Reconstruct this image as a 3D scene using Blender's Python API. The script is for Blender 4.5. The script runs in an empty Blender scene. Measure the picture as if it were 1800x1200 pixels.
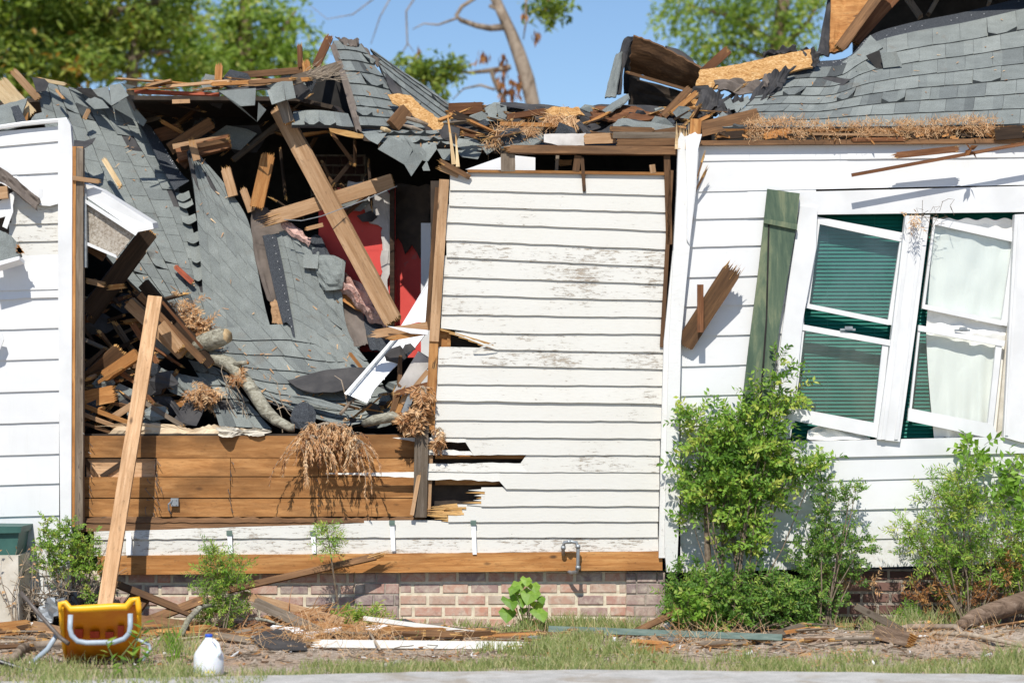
import bpy, math, random
from mathutils import Vector, Matrix, noise as mn
R = random.Random(7)
V = Vector
scn = bpy.context.scene
# ---------------- camera, sky, sun, exposure ----------------
S = 267.0; D = 15.0; HZ = 700.0; EH = 1.5          # px per metre at the facade, distance, horizon row, eye height
cam = bpy.data.objects.new("camera", bpy.data.cameras.new("camera"))
scn.collection.objects.link(cam); scn.camera = cam
cam.location = (0, -D, EH); cam.rotation_euler = (math.radians(90), 0, 0)
cam.data.sensor_width = 36; cam.data.lens = S*D/1800*36; cam.data.shift_y = 100/1800
cam.data.clip_end = 2000; cam.data.clip_start = 0.1
cam.data.dof.use_dof = True; cam.data.dof.focus_distance = 15.1; cam.data.dof.aperture_fstop = 1.9
SEL, SAZ = 50.0, 9.0
w = bpy.data.worlds.new("World"); scn.world = w; w.use_nodes = True
nt = w.node_tree; sky = nt.nodes.new("ShaderNodeTexSky"); sky.sky_type = 'NISHITA'; sky.sun_disc = False
sky.sun_elevation = math.radians(SEL); sky.sun_rotation = math.radians(180+SAZ)
sky.air_density = 0.88; sky.dust_density = 0.12; sky.ozone_density = 5.0; sky.altitude = 0
bgn = nt.nodes["Background"]; bgn.inputs[1].default_value = 0.12
nt.links.new(sky.outputs[0], bgn.inputs[0])
sl = bpy.data.lights.new("sun", 'SUN'); sl.energy = 4.8; sl.angle = math.radians(0.5); sl.color = (1, .96, .89)
so = bpy.data.objects.new("sun", sl); scn.collection.objects.link(so)
e, a = math.radians(SEL), math.radians(SAZ)
so.rotation_euler = V((math.sin(a)*math.cos(e), math.cos(a)*math.cos(e), -math.sin(e))).to_track_quat('-Z', 'Y').to_euler()
so.location = (-2, -12, 14)
scn.view_settings.view_transform = 'Standard'; scn.view_settings.look = 'None'
scn.view_settings.exposure = 0.03; scn.view_settings.gamma = 1
scn.cycles.max_bounces = 6; scn.cycles.transparent_max_bounces = 8
scn.cycles.caustics_reflective = False; scn.cycles.caustics_refractive = False

# ---------------- helpers ----------------
def P(px, py, y=0.0):
    s = (D+y)/D
    return V(((px-900)/S*s, y, EH+(HZ-py)/S*s))
def PP(t): return P(*t)
def G(px, py, z=0.0):
    d = (EH-z)*S*D/(py-HZ)
    return V(((px-900)/S*d/D, d-D, z))
def U(a, b): return R.uniform(a, b)
MATS = {}
class NT:
    def __init__(s, name, rough=.8, spec=.3):
        s.m = bpy.data.materials.new(name); s.m.use_nodes = True; s.t = s.m.node_tree
        s.b = s.t.nodes["Principled BSDF"]; s.b.inputs["Roughness"].default_value = rough
        s.b.inputs["Specular IOR Level"].default_value = spec
        MATS[name] = s.m; s.tc = None
    def n(s, k): return s.t.nodes.new(k)
    def l(s, a, b): s.t.links.new(a, b)
    def co(s, sc=(1, 1, 1), wobble=True):
        if not s.tc:
            tc = s.n("ShaderNodeTexCoord"); oi = s.n("ShaderNodeObjectInfo"); mu = s.n("ShaderNodeVectorMath"); mu.operation = 'ADD'
            sc_ = s.n("ShaderNodeMath"); sc_.operation = 'MULTIPLY'; sc_.inputs[1].default_value = 37.0
            s.l(oi.outputs["Random"], sc_.inputs[0]); s.l(tc.outputs["Object"], mu.inputs[0]); s.l(sc_.outputs[0], mu.inputs[1])
            s.tc = mu.outputs[0]; s.rnd = oi.outputs["Random"]
        mp = s.n("ShaderNodeMapping"); mp.inputs["Scale"].default_value = sc; s.l(s.tc, mp.inputs[0]); return mp.outputs[0]
    def noise(s, scale, det=4, sc=(1, 1, 1), dist=0, rough=.55):
        n = s.n("ShaderNodeTexNoise"); n.inputs["Scale"].default_value = scale; n.inputs["Detail"].default_value = det
        n.inputs["Distortion"].default_value = dist; n.inputs["Roughness"].default_value = rough
        s.l(s.co(sc), n.inputs["Vector"]); return n.outputs["Fac"]
    def ramp(s, f, stops, const=False):
        r = s.n("ShaderNodeValToRGB"); e = r.color_ramp.elements
        while len(e) > 1: e.remove(e[-1])
        e[0].position = stops[0][0]; e[0].color = tuple(stops[0][1])+(1,) if not isinstance(stops[0][1], (int, float)) else (stops[0][1],)*3+(1,)
        for p, c in stops[1:]:
            k = e.new(p); k.color = tuple(c)+(1,) if not isinstance(c, (int, float)) else (c, c, c, 1)
        if const: r.color_ramp.interpolation = 'CONSTANT'
        s.l(f, r.inputs[0]); return r.outputs[0]
    def mix(s, f, a, b, mode='MIX'):
        m = s.n("ShaderNodeMix"); m.data_type = 'RGBA'; m.blend_type = mode
        for i, x in ((0, f), (6, a), (7, b)):
            if isinstance(x, (int, float)): m.inputs[i].default_value = x
            elif isinstance(x, tuple): m.inputs[i].default_value = x+(1,)
            else: s.l(x, m.inputs[i])
        return m.outputs[2]
    def math(s, op, a, b=0.0):
        m = s.n("ShaderNodeMath"); m.operation = op
        for i, x in ((0, a), (1, b)):
            if isinstance(x, (int, float)): m.inputs[i].default_value = x
            else: s.l(x, m.inputs[i])
        return m.outputs[0]
    def tone(s):
        a = s.n("ShaderNodeAttribute"); a.attribute_name = "tone"; return a.outputs["Fac"]
    def col(s, c):
        if isinstance(c, tuple): s.b.inputs["Base Color"].default_value = c+(1,)
        else: s.l(c, s.b.inputs["Base Color"])
        return s
    def bump(s, h, st=.3, d=.004):
        b = s.n("ShaderNodeBump"); b.inputs["Strength"].default_value = st; b.inputs["Distance"].default_value = d
        s.l(h, b.inputs["Height"]); s.l(b.outputs[0], s.b.inputs["Normal"]); return s

def wood(name, c1, c2, c3, dirt=(.05, .035, .025), dirtamt=.45, fine=60, rough=.8):
    m = NT(name, rough, .2)
    g = m.noise(3.2, 8, (1, fine/3, fine/3), .6, .72); g2 = m.noise(1.3, 3, (1.2, 9, 9), 1.2)
    c = m.ramp(g, [(.3, c3), (.46, c1), (.6, c2), (.75, c1)])
    c = m.mix(m.ramp(g2, [(.42, 0.0), (.6, .55)]), c, c3)
    big = m.noise(2.2, 5, (1, 2, 2)); c = m.mix(m.math('MULTIPLY', m.ramp(big, [(.45, 0.0), (.75, 1.0)]), dirtamt), c, dirt)
    c = m.mix(1.0, c, m.ramp(m.tone(), [(0, .62), (1, 1.2)]), 'MULTIPLY')
    kn = m.n('ShaderNodeTexVoronoi'); kn.inputs['Scale'].default_value = 3.2; m.l(m.co((1, 2.2, 2.2)), kn.inputs['Vector']); c = m.mix(m.ramp(kn.outputs['Distance'], [(.05, .75), (.11, 0.0)]), c, dirt)
    gm = m.noise(38, 5, (.6, 1.5, 1.5), .5, .7); c = m.mix(m.ramp(gm, [(.56, 0.0), (.72, .45)]), c, dirt)
    v = m.ramp(m.rnd, [(0, .78), (1, 1.12)]); c = m.mix(1.0, c, v, 'MULTIPLY')
    m.col(c); m.bump(g, .5, .003); return m
def rough_mat(name, c1, c2, scale=30, rough=.8, sc=(1, 1, 1), bump=.3, lo=.35, hi=.65, spec=.3, d=.004):
    m = NT(name, rough, spec); g = m.noise(scale, 6, sc); m.col(m.ramp(g, [(lo, c1), (hi, c2)])); m.bump(g, bump, d); return m

wood("wood_tan", (.50, .30, .16), (.60, .39, .225), (.34, .19, .09), dirtamt=.2)
wood("wood_pale", (.66, .48, .27), (.78, .62, .38), (.5, .33, .16), dirtamt=.12)
wood("wood_orange", (.48, .215, .068), (.60, .31, .112), (.32, .13, .037), dirtamt=.3, fine=45)
wood("wood_brown", (.20, .105, .05), (.28, .15, .07), (.10, .052, .026), dirtamt=.5)
wood("wood_red", (.21, .085, .035), (.30, .14, .065), (.11, .045, .02), dirtamt=.35)
wood("wood_dark", (.055, .034, .021), (.085, .053, .033), (.025, .016, .011), dirtamt=.4)
wood("wood_grey", (.23, .18, .13), (.30, .245, .19), (.13, .095, .065), dirtamt=.35)
wood("wood_sheath", (.40, .185, .062), (.52, .265, .10), (.25, .11, .036), dirt=(.09, .045, .02), dirtamt=.75, fine=26)
wood("splinter", (.60, .35, .12), (.72, .46, .2), (.42, .2, .06), dirtamt=.15, fine=90)
# oriented strand / torn plywood
m = NT("osb", .75); v1 = m.noise(22, 4, (1, 2.2, 2.2), 2.0); v2 = m.noise(60, 3, (2, .6, .6), 1)
c = m.ramp(v1, [(.32, (.27, .125, .035)), (.45, (.45, .24, .08)), (.56, (.55, .32, .125)), (.7, (.68, .48, .25))])
m.col(m.mix(m.ramp(v2, [(.5, 0.0), (.68, .5)]), c, (.40, .19, .06))); m.bump(v2, .6, .005)
# clean white siding
m = NT("vinyl_white", .45, .4); g = m.noise(3, 5, (.6, 1, 1)); g2 = m.noise(30, 4, (.3, 1, 1)); sp = m.noise(70, 3)
c = m.ramp(g, [(.3, (.69, .69, .68)), (.6, (.745, .745, .735))]); c = m.mix(m.ramp(g2, [(.6, 0.0), (.8, .22)]), c, (.55, .53, .49))
c = m.mix(m.ramp(sp, [(.72, 0.0), (.78, .35)]), c, (.4, .37, .33)); c = m.mix(1.0, c, m.ramp(m.tone(), [(0, .93), (1, 1.03)]), 'MULTIPLY'); sx = m.n("ShaderNodeSeparateXYZ"); gg = m.n("ShaderNodeNewGeometry"); m.l(gg.outputs["Position"], sx.inputs[0])
lowz = m.ramp(m.math('ADD', sx.outputs[2], m.math('MULTIPLY', m.noise(6, 6), .35)), [(.38, 1.0), (.95, 0.0)]); c = m.mix(m.math('MULTIPLY', lowz, m.ramp(m.noise(45, 5), [(.42, .05), (.62, .5)])), c, (.42, .36, .28))
dr = m.noise(7, 6, (1, 1, .12), .3, .7); c = m.mix(m.ramp(dr, [(.56, 0.0), (.76, .3)]), c, (.52, .52, .47)); m.col(c); m.bump(m.noise(4, 3, (.4, 1, 1)), .15, .01)
# peeling paint
def peel(name, base, amt, ax=(1, 14, 14)):
    m = NT(name, .65, .25)
    a1 = m.noise(7.5, 9, ax, .3, .78); big = m.noise(2.6, 4); f1 = m.noise(16, 6, (1, 5, 5), .5, .7)
    fl = m.noise(19, 8, (1, 3, 3) if ax[2] > 1 else (3, 3, 1), .6, .8)
    s_ = m.math('ADD', m.math('ADD', m.math('MULTIPLY', a1, .40), m.math('MULTIPLY', fl, .40)), m.math('MULTIPLY', big, .20))
    s_ = m.math('ADD', s_, m.math('MULTIPLY', m.math('SUBTRACT', m.tone(), .5), .18))
    mask = m.ramp(s_, [(.605-amt, 0.0), (.63-amt, 1.0)])
    c = m.mix(m.ramp(big, [(.4, 0.0), (.7, .35)]), base, (.60, .57, .50))
    c = m.mix(m.ramp(f1, [(.55, 0.0), (.75, .3)]), c, (.52, .47, .39))
    gr = m.noise(4, 6, (1, 30, 30)); wd = m.ramp(gr, [(.35, (.16, .11, .07)), (.6, (.40, .33, .25)), (.8, (.55, .5, .42))])
    c = m.mix(m.math('MULTIPLY', mask, .85), c, wd)
    cr = m.noise(26, 8, (.35, 4, 4), 1.4, .8); crm = m.ramp(cr, [(.64, 0.0), (.68, .75)]); c = m.mix(crm, c, (.14, .11, .085))
    m.col(c); m.bump(m.math('SUBTRACT', f1, mask), .5, .003)
peel("paint_old", (.64, .625, .575), .042); peel("paint_worn", (.74, .735, .70), .035); peel("paint_post", (.74, .74, .72), .02, (6, 6, 1))
peel("paint_plain", (.8, .8, .79), -.06)
# shingles: granules + per tab tone
m = NT("shingle", .92, .15); g = m.noise(340, 3, rough=.8); g2 = m.noise(9, 5); 
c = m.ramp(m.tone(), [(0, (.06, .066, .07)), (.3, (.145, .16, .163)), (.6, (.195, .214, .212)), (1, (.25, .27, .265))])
c = m.mix(1.0, c, m.ramp(g, [(.3, .55), (.5, .95), (.68, 1.55)]), 'MULTIPLY'); c = m.mix(1.0, c, m.ramp(g2, [(.3, .86), (.7, 1.1)]), 'MULTIPLY')
st = m.noise(5, 5, (1, 1, 1), 1); c = m.mix(1.0, c, (1.13, 1.115, 1.06), 'MULTIPLY'); c = m.mix(m.ramp(st, [(.62, 0.0), (.75, .3)]), c, (.16, .12, .085)); m.col(c); m.bump(g, .6, .003)
m = NT("shingle_strip", .95, .1); g = m.noise(300, 3, rough=.8); c = m.ramp(g, [(.35, (.022, .025, .03)), (.55, (.06, .066, .075)), (.7, (.22, .23, .24))]); m.col(c); m.bump(g, .6, .003)
m = NT("felt", .85, .2); g = m.noise(7, 6, (1, 1, 1), .5); c = m.ramp(g, [(.3, (.035, .035, .038)), (.7, (.085, .08, .078))]); m.col(c); m.bump(m.noise(25, 5), .3, .006)
m = NT("felt_brown", .9, .15); g = m.noise(6, 7, (1, 1, 1), 1); c = m.ramp(g, [(.3, (.10, .082, .07)), (.7, (.20, .165, .14))]); m.col(c); m.bump(m.noise(25, 5), .3, .006)
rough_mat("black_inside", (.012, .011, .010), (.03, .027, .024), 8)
rough_mat("dark_board", (.03, .022, .016), (.07, .05, .035), 8, sc=(1, 6, 1))
# bricks
m = NT("brick", .85, .2); g = m.noise(14, 6, (1, 1, 1), .5, .7); t = m.tone()
c = m.ramp(t, [(0, (.15, .10, .105)), (.25, (.25, .175, .175)), (.5, (.42, .225, .18)), (.75, (.52, .245, .165)), (1, (.42, .34, .27))])
c = m.mix(m.ramp(g, [(.42, 0.1), (.66, .8)]), c, (.58, .50, .40)); c = m.mix(m.ramp(m.noise(30, 5), [(.58, 0.0), (.72, .35)]), c, (.12, .09, .08)); m.col(c); m.bump(g, .6, .006)
m = NT("brick_dark", .85, .2); g = m.noise(14, 6, (1, 1, 1), .5, .7); t = m.tone()
c = m.ramp(t, [(0, (.09, .05, .045)), (.5, (.16, .085, .07)), (1, (.22, .13, .105))]); c = m.mix(m.ramp(g, [(.55, 0.0), (.75, .5)]), c, (.28, .22, .17)); m.col(c); m.bump(g, .6, .006)
rough_mat("mortar", (.56, .48, .35), (.74, .67, .52), 22, bump=.6); rough_mat("mortar_grey", (.26, .22, .18), (.40, .35, .29), 22, bump=.6)
m = NT("paint_red", .7); g = m.noise(5, 5); m.col(m.mix(m.ramp(m.noise(14, 6), [(.66, 0.0), (.7, .35)]), m.ramp(g, [(.3, (.62, .065, .055)), (.7, (.74, .10, .08))]), (.35, .2, .17)))
rough_mat("plaster", (.42, .39, .36), (.60, .57, .53), 9, bump=.3); rough_mat("white_metal", (.78, .79, .80), (.84, .84, .84), 5, .45, bump=.05)
rough_mat("trim_white", (.66, .66, .65), (.76, .76, .75), 4, .5, bump=.08, sc=(1, 1, 1))
rough_mat("beige", (.52, .47, .38), (.66, .61, .52), 12, bump=.4); rough_mat("paper", (.50, .36, .22), (.68, .55, .38), 9, .9, bump=.4)
rough_mat("pink_wool", (.46, .27, .22), (.62, .42, .36), 16, .95, bump=1.0, d=.03)
m = NT("mottled", .9, .1); g = m.noise(55, 6, rough=.75); g2 = m.noise(5, 5); c = m.ramp(g, [(.36, (.20, .16, .12)), (.52, (.46, .41, .34)), (.68, (.62, .58, .52))]); m.col(m.mix(m.ramp(g2, [(.4, 0.0), (.7, .5)]), c, (.30, .25, .20))); m.bump(g, .8, .006)
m = NT("rust_red", .7); g = m.noise(9, 5, (1, 6, 6)); m.col(m.ramp(g, [(.35, (.22, .05, .025)), (.65, (.42, .10, .045))]))
m = NT("shutter_green", .7); g = m.noise(4, 6, (1, .25, .25), 1.5, .7); g2 = m.noise(13, 5, (1, .3, .3))
c = m.ramp(g, [(.36, (.05, .085, .058)), (.5, (.095, .135, .085)), (.62, (.19, .215, .125))]); m.col(m.mix(m.ramp(g2, [(.6, 0.0), (.8, .3)]), c, (.32, .33, .22))); m.bump(g2, .3, .003)
m = NT("blind", .35, .4); m.col((.010, .155, .115))
m = NT("curtain", .9, .1); m.col((.84, .82, .77)); m.bump(m.noise(8, 5, (1, 1, .3), 2), .4, .012)
m = NT("glass", .03, .5); m.b.inputs["Transmission Weight"].default_value = 0; m.b.inputs["Base Color"].default_value = (.02, .03, .03, 1)
tr = m.n("ShaderNodeBsdfTransparent"); tr.inputs[0].default_value = (.96, .98, .975, 1); mx = m.n("ShaderNodeMixShader"); fr = m.n("ShaderNodeFresnel"); fr.inputs[0].default_value = 1.5
dn = m.noise(3, 6, (1, 1, 1), 1); dd = m.ramp(dn, [(.4, .05), (.8, .11)]); df = m.n("ShaderNodeBsdfGlossy"); df.inputs["Roughness"].default_value = .08
m.l(dd, mx.inputs[0]); m.l(tr.outputs[0], mx.inputs[1]); m.l(df.outputs[0], mx.inputs[2]); m.l(mx.outputs[0], m.t.nodes["Material Output"].inputs[0])
rough_mat("galv", (.28, .30, .31), (.40, .42, .43), 25, .45); MATS["galv"].node_tree.nodes["Principled BSDF"].inputs["Metallic"].default_value = .5
rough_mat("steel_blue", (.30, .36, .42), (.42, .48, .54), 12, .4, bump=.05); rough_mat("tube_brown", (.09, .075, .065), (.15, .125, .11), 20, .4, bump=.05)
m = NT("yellow_plastic", .42, .5); g = m.noise(5, 5); m.col(m.mix(m.ramp(m.noise(28, 6, (1, 1, 1), 1), [(.6, 0.0), (.75, .4)]), m.ramp(g, [(.3, (.90, .42, .006)), (.7, (.98, .52, .012))]), (.45, .28, .10)))
m = NT("orange_plastic", .45, .5); g = m.noise(6, 4, (1, 1, 1), 1); m.col(m.ramp(g, [(.3, (.66, .19, .004)), (.7, (.80, .32, .01))]))
m = NT("red_plastic", .4, .5); m.col((.40, .035, .01))
m = NT("jug", .35, .4); m.col((.78, .80, .83)); m.b.inputs["Subsurface Weight"].default_value = .15
m = NT("cap_blue", .4); m.col((.03, .10, .55))
m = NT("label_mat", .4); m.col(m.ramp(m.tone(), [(0, (.10, .35, .62)), (.4, (.12, .5, .75)), (.6, (.85, .70, .05)), (1, (.8, .82, .85))]))
NT("nail_head", .5).col((.5, .5, .5)); rough_mat("bin_green", (.03, .09, .075), (.045, .12, .10), 9, .5, bump=.05)
rough_mat("gutter_green", (.10, .15, .125), (.17, .225, .19), 14, .5, sc=(1, 5, 5))
m = NT("bark_grey", .9, .1); g = m.noise(18, 7, (1, 2, 2), 1, .7); c = m.ramp(g, [(.3, (.09, .08, .06)), (.5, (.30, .28, .215)), (.68, (.50, .49, .40))]); m.col(c); m.bump(g, .8, .01)
m = NT("bark_brown", .9, .1); g = m.noise(10, 7, (1, 1, .4), 1, .7); m.col(m.ramp(g, [(.3, (.10, .065, .045)), (.6, (.27, .195, .14)), (.75, (.36, .29, .22))])); m.bump(g, .8, .01)
m = NT("bark_pale", .9, .1); g = m.noise(3.5, 7, (1, 1, .7), 1.5, .7); m.col(m.ramp(g, [(.36, (.09, .065, .045)), (.5, (.27, .21, .155)), (.7, (.44, .36, .28))])); m.bump(g, .6, .02)
def leafm(name, stops, trans=.35, tcol=1.4):
    m = NT(name, .5, .35); c = m.ramp(m.tone(), stops); g = m.noise(40, 2); c = m.mix(1.0, c, m.ramp(g, [(.3, .85), (.7, 1.12)]), 'MULTIPLY'); m.col(c)
    t = m.n("ShaderNodeBsdfTranslucent"); m.l(m.mix(1.0, c, (tcol, tcol, .6), 'MULTIPLY'), t.inputs[0]); mx = m.n("ShaderNodeMixShader"); mx.inputs[0].default_value = trans
    m.l(m.b.outputs[0], mx.inputs[1]); m.l(t.outputs[0], mx.inputs[2]); m.l(mx.outputs[0], m.t.nodes["Material Output"].inputs[0])
leafm("leaf_mid", [(0, (.06, .14, .018)), (.4, (.15, .29, .035)), (.75, (.27, .43, .06)), (1, (.46, .50, .10))], .33)
leafm("leaf_deep", [(0, (.045, .11, .018)), (.45, (.11, .23, .036)), (.8, (.20, .35, .06)), (1, (.34, .43, .08))], .33)
leafm("leaf_lime", [(0, (.09, .19, .02)), (.5, (.17, .32, .035)), (.85, (.26, .42, .06)), (1, (.36, .44, .09))])
leafm("leaf_tree_dark", [(0, (.06, .11, .015)), (.45, (.20, .29, .045)), (.8, (.38, .44, .09)), (.97, (.22, .25, .05)), (1, (.42, .22, .03))], .45)
leafm("leaf_tree_light", [(0, (.13, .21, .03)), (.45, (.25, .37, .07)), (.85, (.38, .48, .11)), (1, (.5, .52, .15))], .5)
leafm("leaf_dead", [(0, (.30, .13, .05)), (.35, (.52, .28, .125)), (.8, (.66, .42, .22)), (1, (.74, .54, .33))], .2, 1.1)
leafm("leaf_autumn", [(0, (.13, .05, .02)), (.5, (.34, .14, .045)), (1, (.50, .26, .09))], .3, 1.1)
leafm("grass", [(0, (.12, .17, .05)), (.5, (.25, .31, .10)), (.85, (.38, .41, .17)), (1, (.58, .50, .30))], .35, 1.2)
m = NT("bark_log", .9, .1); g = m.noise(9, 8, (.35, 2.2, 2.2), 1, .75); m.col(m.ramp(g, [(.32, (.07, .045, .03)), (.55, (.24, .165, .115)), (.72, (.38, .30, .23))])); m.bump(g, 1, .012)
rough_mat("twig", (.10, .07, .045), (.22, .17, .12), 40); rough_mat("twig_dry", (.26, .20, .14), (.44, .36, .27), 40); rough_mat("stem_green", (.10, .14, .04), (.20, .20, .08), 30)
class MB:
    def __init__(s): s.v = []; s.f = []; s.t = []; s.m = []
    def q(s, pts, tone=.5, mi=0):
        i = len(s.v); s.v += [tuple(p) for p in pts]; s.f.append(tuple(range(i, i+len(pts)))); s.t.append(tone); s.m.append(mi)
    def prism(s, poly, ext, tone=.5, mi=0, ms=None):
        n = len(poly); i = len(s.v); ext = V(ext)
        s.v += [tuple(p) for p in poly]+[tuple(V(p)+ext) for p in poly]
        s.f.append(tuple(range(i, i+n))); s.t.append(tone); s.m.append(mi)
        s.f.append(tuple(range(i+2*n-1, i+n-1, -1))); s.t.append(tone); s.m.append(mi)
        for k in range(n):
            k2 = (k+1) % n
            s.f.append((i+k, i+n+k, i+n+k2, i+k2)); s.t.append(tone); s.m.append(ms(k) if callable(ms) else (mi if ms is None else ms))
    def box(s, lo, hi, tone=.5, mi=0):
        x0, y0, z0 = lo; x1, y1, z1 = hi
        s.prism([(x0, y0, z0), (x1, y0, z0), (x1, y0, z1), (x0, y0, z1)], (0, y1-y0, 0), tone, mi)
    def pbox(s, x0, y0, x1, y1, yf, yb, tone=.5, mi=0):          # pixel rectangle, front depth yf, back depth yb
        s.prism([P(x0, y1, yf), P(x1, y1, yf), P(x1, y0, yf), P(x0, y0, yf)], (0, yb-yf, 0), tone, mi)
    def tube(s, pts, rad, n=8, tone=.5, mi=0, cap=True, wob=0, mend=None):
        pts = [V(p) for p in pts]; base = len(s.v); up = V((.3, .2, 1)).normalized(); rings = []
        for k, p in enumerate(pts):
            d = (pts[min(k+1, len(pts)-1)]-pts[max(k-1, 0)]).normalized()
            if k == 0: a_ = d.cross(up if abs(d.dot(up)) < .95 else V((1, 0, 0))).normalized()
            else: a_ = (a_-d*a_.dot(d)).normalized()
            b_ = d.cross(a_); r = rad[k] if isinstance(rad, (list, tuple)) else rad
            for j in range(n):
                an = j*2*math.pi/n; rr = r*(1+U(-wob, wob))
                s.v.append(tuple(p+(a_*math.cos(an)+b_*math.sin(an))*rr))
        for k in range(len(pts)-1):
            for j in range(n):
                j2 = (j+1) % n; s.f.append((base+k*n+j, base+k*n+j2, base+(k+1)*n+j2, base+(k+1)*n+j)); s.t.append(tone); s.m.append(mi)
        if cap:
            me = mi if mend is None else mend
            s.f.append(tuple(base+j for j in range(n))[::-1]); s.t.append(tone); s.m.append(me)
            s.f.append(tuple(base+(len(pts)-1)*n+j for j in range(n))); s.t.append(tone); s.m.append(me)
    def lathe(s, c, prof, n=24, tone=.5, mi=0, sq=1.0):
        base = len(s.v)
        for r, z in prof:
            for j in range(n):
                an = j*2*math.pi/n; ca, sa = math.cos(an), math.sin(an)
                k = 1/max(abs(ca), abs(sa))**(1-sq) if sq < 1 else 1
                s.v.append((c[0]+r*ca*k, c[1]+r*sa*k, c[2]+z))
        for k in range(len(prof)-1):
            for j in range(n):
                j2 = (j+1) % n; s.f.append((base+k*n+j, base+k*n+j2, base+(k+1)*n+j2, base+(k+1)*n+j)); s.t.append(tone); s.m.append(mi)
        s.f.append(tuple(base+j for j in range(n))[::-1]); s.t.append(tone); s.m.append(mi)
        s.f.append(tuple(base+(len(prof)-1)*n+j for j in range(n))); s.t.append(tone); s.m.append(mi)
    def leaf(s, b, d, L, W, tone=.5, mi=0, nrm=None):
        d = d.normalized(); nn = nrm if nrm is not None else V((U(-1, 1), U(-1.2, .4), U(0, 1.3)))
        sd = d.cross(nn); 
        if sd.length < 1e-4: sd = d.cross(V((1, 0, 0)))
        sd.normalize(); up = sd.cross(d)
        s.q([b, b+d*L*.45+sd*W*.5+up*W*.12, b+d*L-up*W*.1, b+d*L*.45-sd*W*.5+up*W*.12], tone, mi)
    def rib(s, pts, w0, w1, tone=.5, mi=0):                      # thin ribbon / strand
        pts = [V(p) for p in pts]; n = len(pts)-1; sd0 = V((U(-1, 1), U(-.3, .3), U(-1, 1))); pr = None
        for k, p in enumerate(pts):
            d = (pts[min(k+1, n)]-pts[max(k-1, 0)]); sd = d.cross(V((0, 1, 0))) if abs(d.normalized().y) < .9 else d.cross(V((1, 0, 0)))
            sd = sd.normalized()*(w0+(w1-w0)*k/n)*.5; cur = (p+sd, p-sd)
            if pr: s.q([pr[0], pr[1], cur[1], cur[0]], tone, mi)
            pr = cur
    def obj(s, name, mats, parent=None, org=None, mat=None, smooth=False, **tags):
        if isinstance(mats, str): mats = [mats]
        if mat is None:
            if org is None:
                n = len(s.v) or 1; org = V((sum(p[0] for p in s.v)/n, sum(p[1] for p in s.v)/n, min(p[2] for p in s.v)))
            mw = Matrix.Translation(org); vs = [(p[0]-org[0], p[1]-org[1], p[2]-org[2]) for p in s.v]
        else: mw = mat; vs = s.v
        me = bpy.data.meshes.new(name); me.from_pydata(vs, [], s.f)
        for k in mats: me.materials.append(MATS[k])
        at = me.attributes.new("tone", 'FLOAT', 'FACE'); at.data.foreach_set("value", s.t)
        me.polygons.foreach_set("material_index", s.m)
        if smooth: me.polygons.foreach_set("use_smooth", [True]*len(me.polygons))
        me.update(); o = bpy.data.objects.new(name, me); scn.collection.objects.link(o)
        if parent:
            o.parent = parent
            pw = V((0, 0, 0)); q_ = parent
            pm = PW.get(parent.name, Matrix.Identity(4)); o.matrix_local = pm.inverted() @ mw
        else: o.matrix_world = mw
        PW[o.name] = mw
        return tag(o, **tags)
PW = {}
def tag(o, label=None, cat=None, group=None, kind=None):
    if label: o["label"] = label
    if cat: o["category"] = cat
    if group: o["group"] = group
    if kind: o["kind"] = kind
    return o
def empty(name, loc, **tags):
    o = bpy.data.objects.new(name, None); scn.collection.objects.link(o); o.location = loc; o.empty_display_size = .1
    PW[o.name] = Matrix.Translation(V(loc)); return tag(o, **tags)

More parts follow.
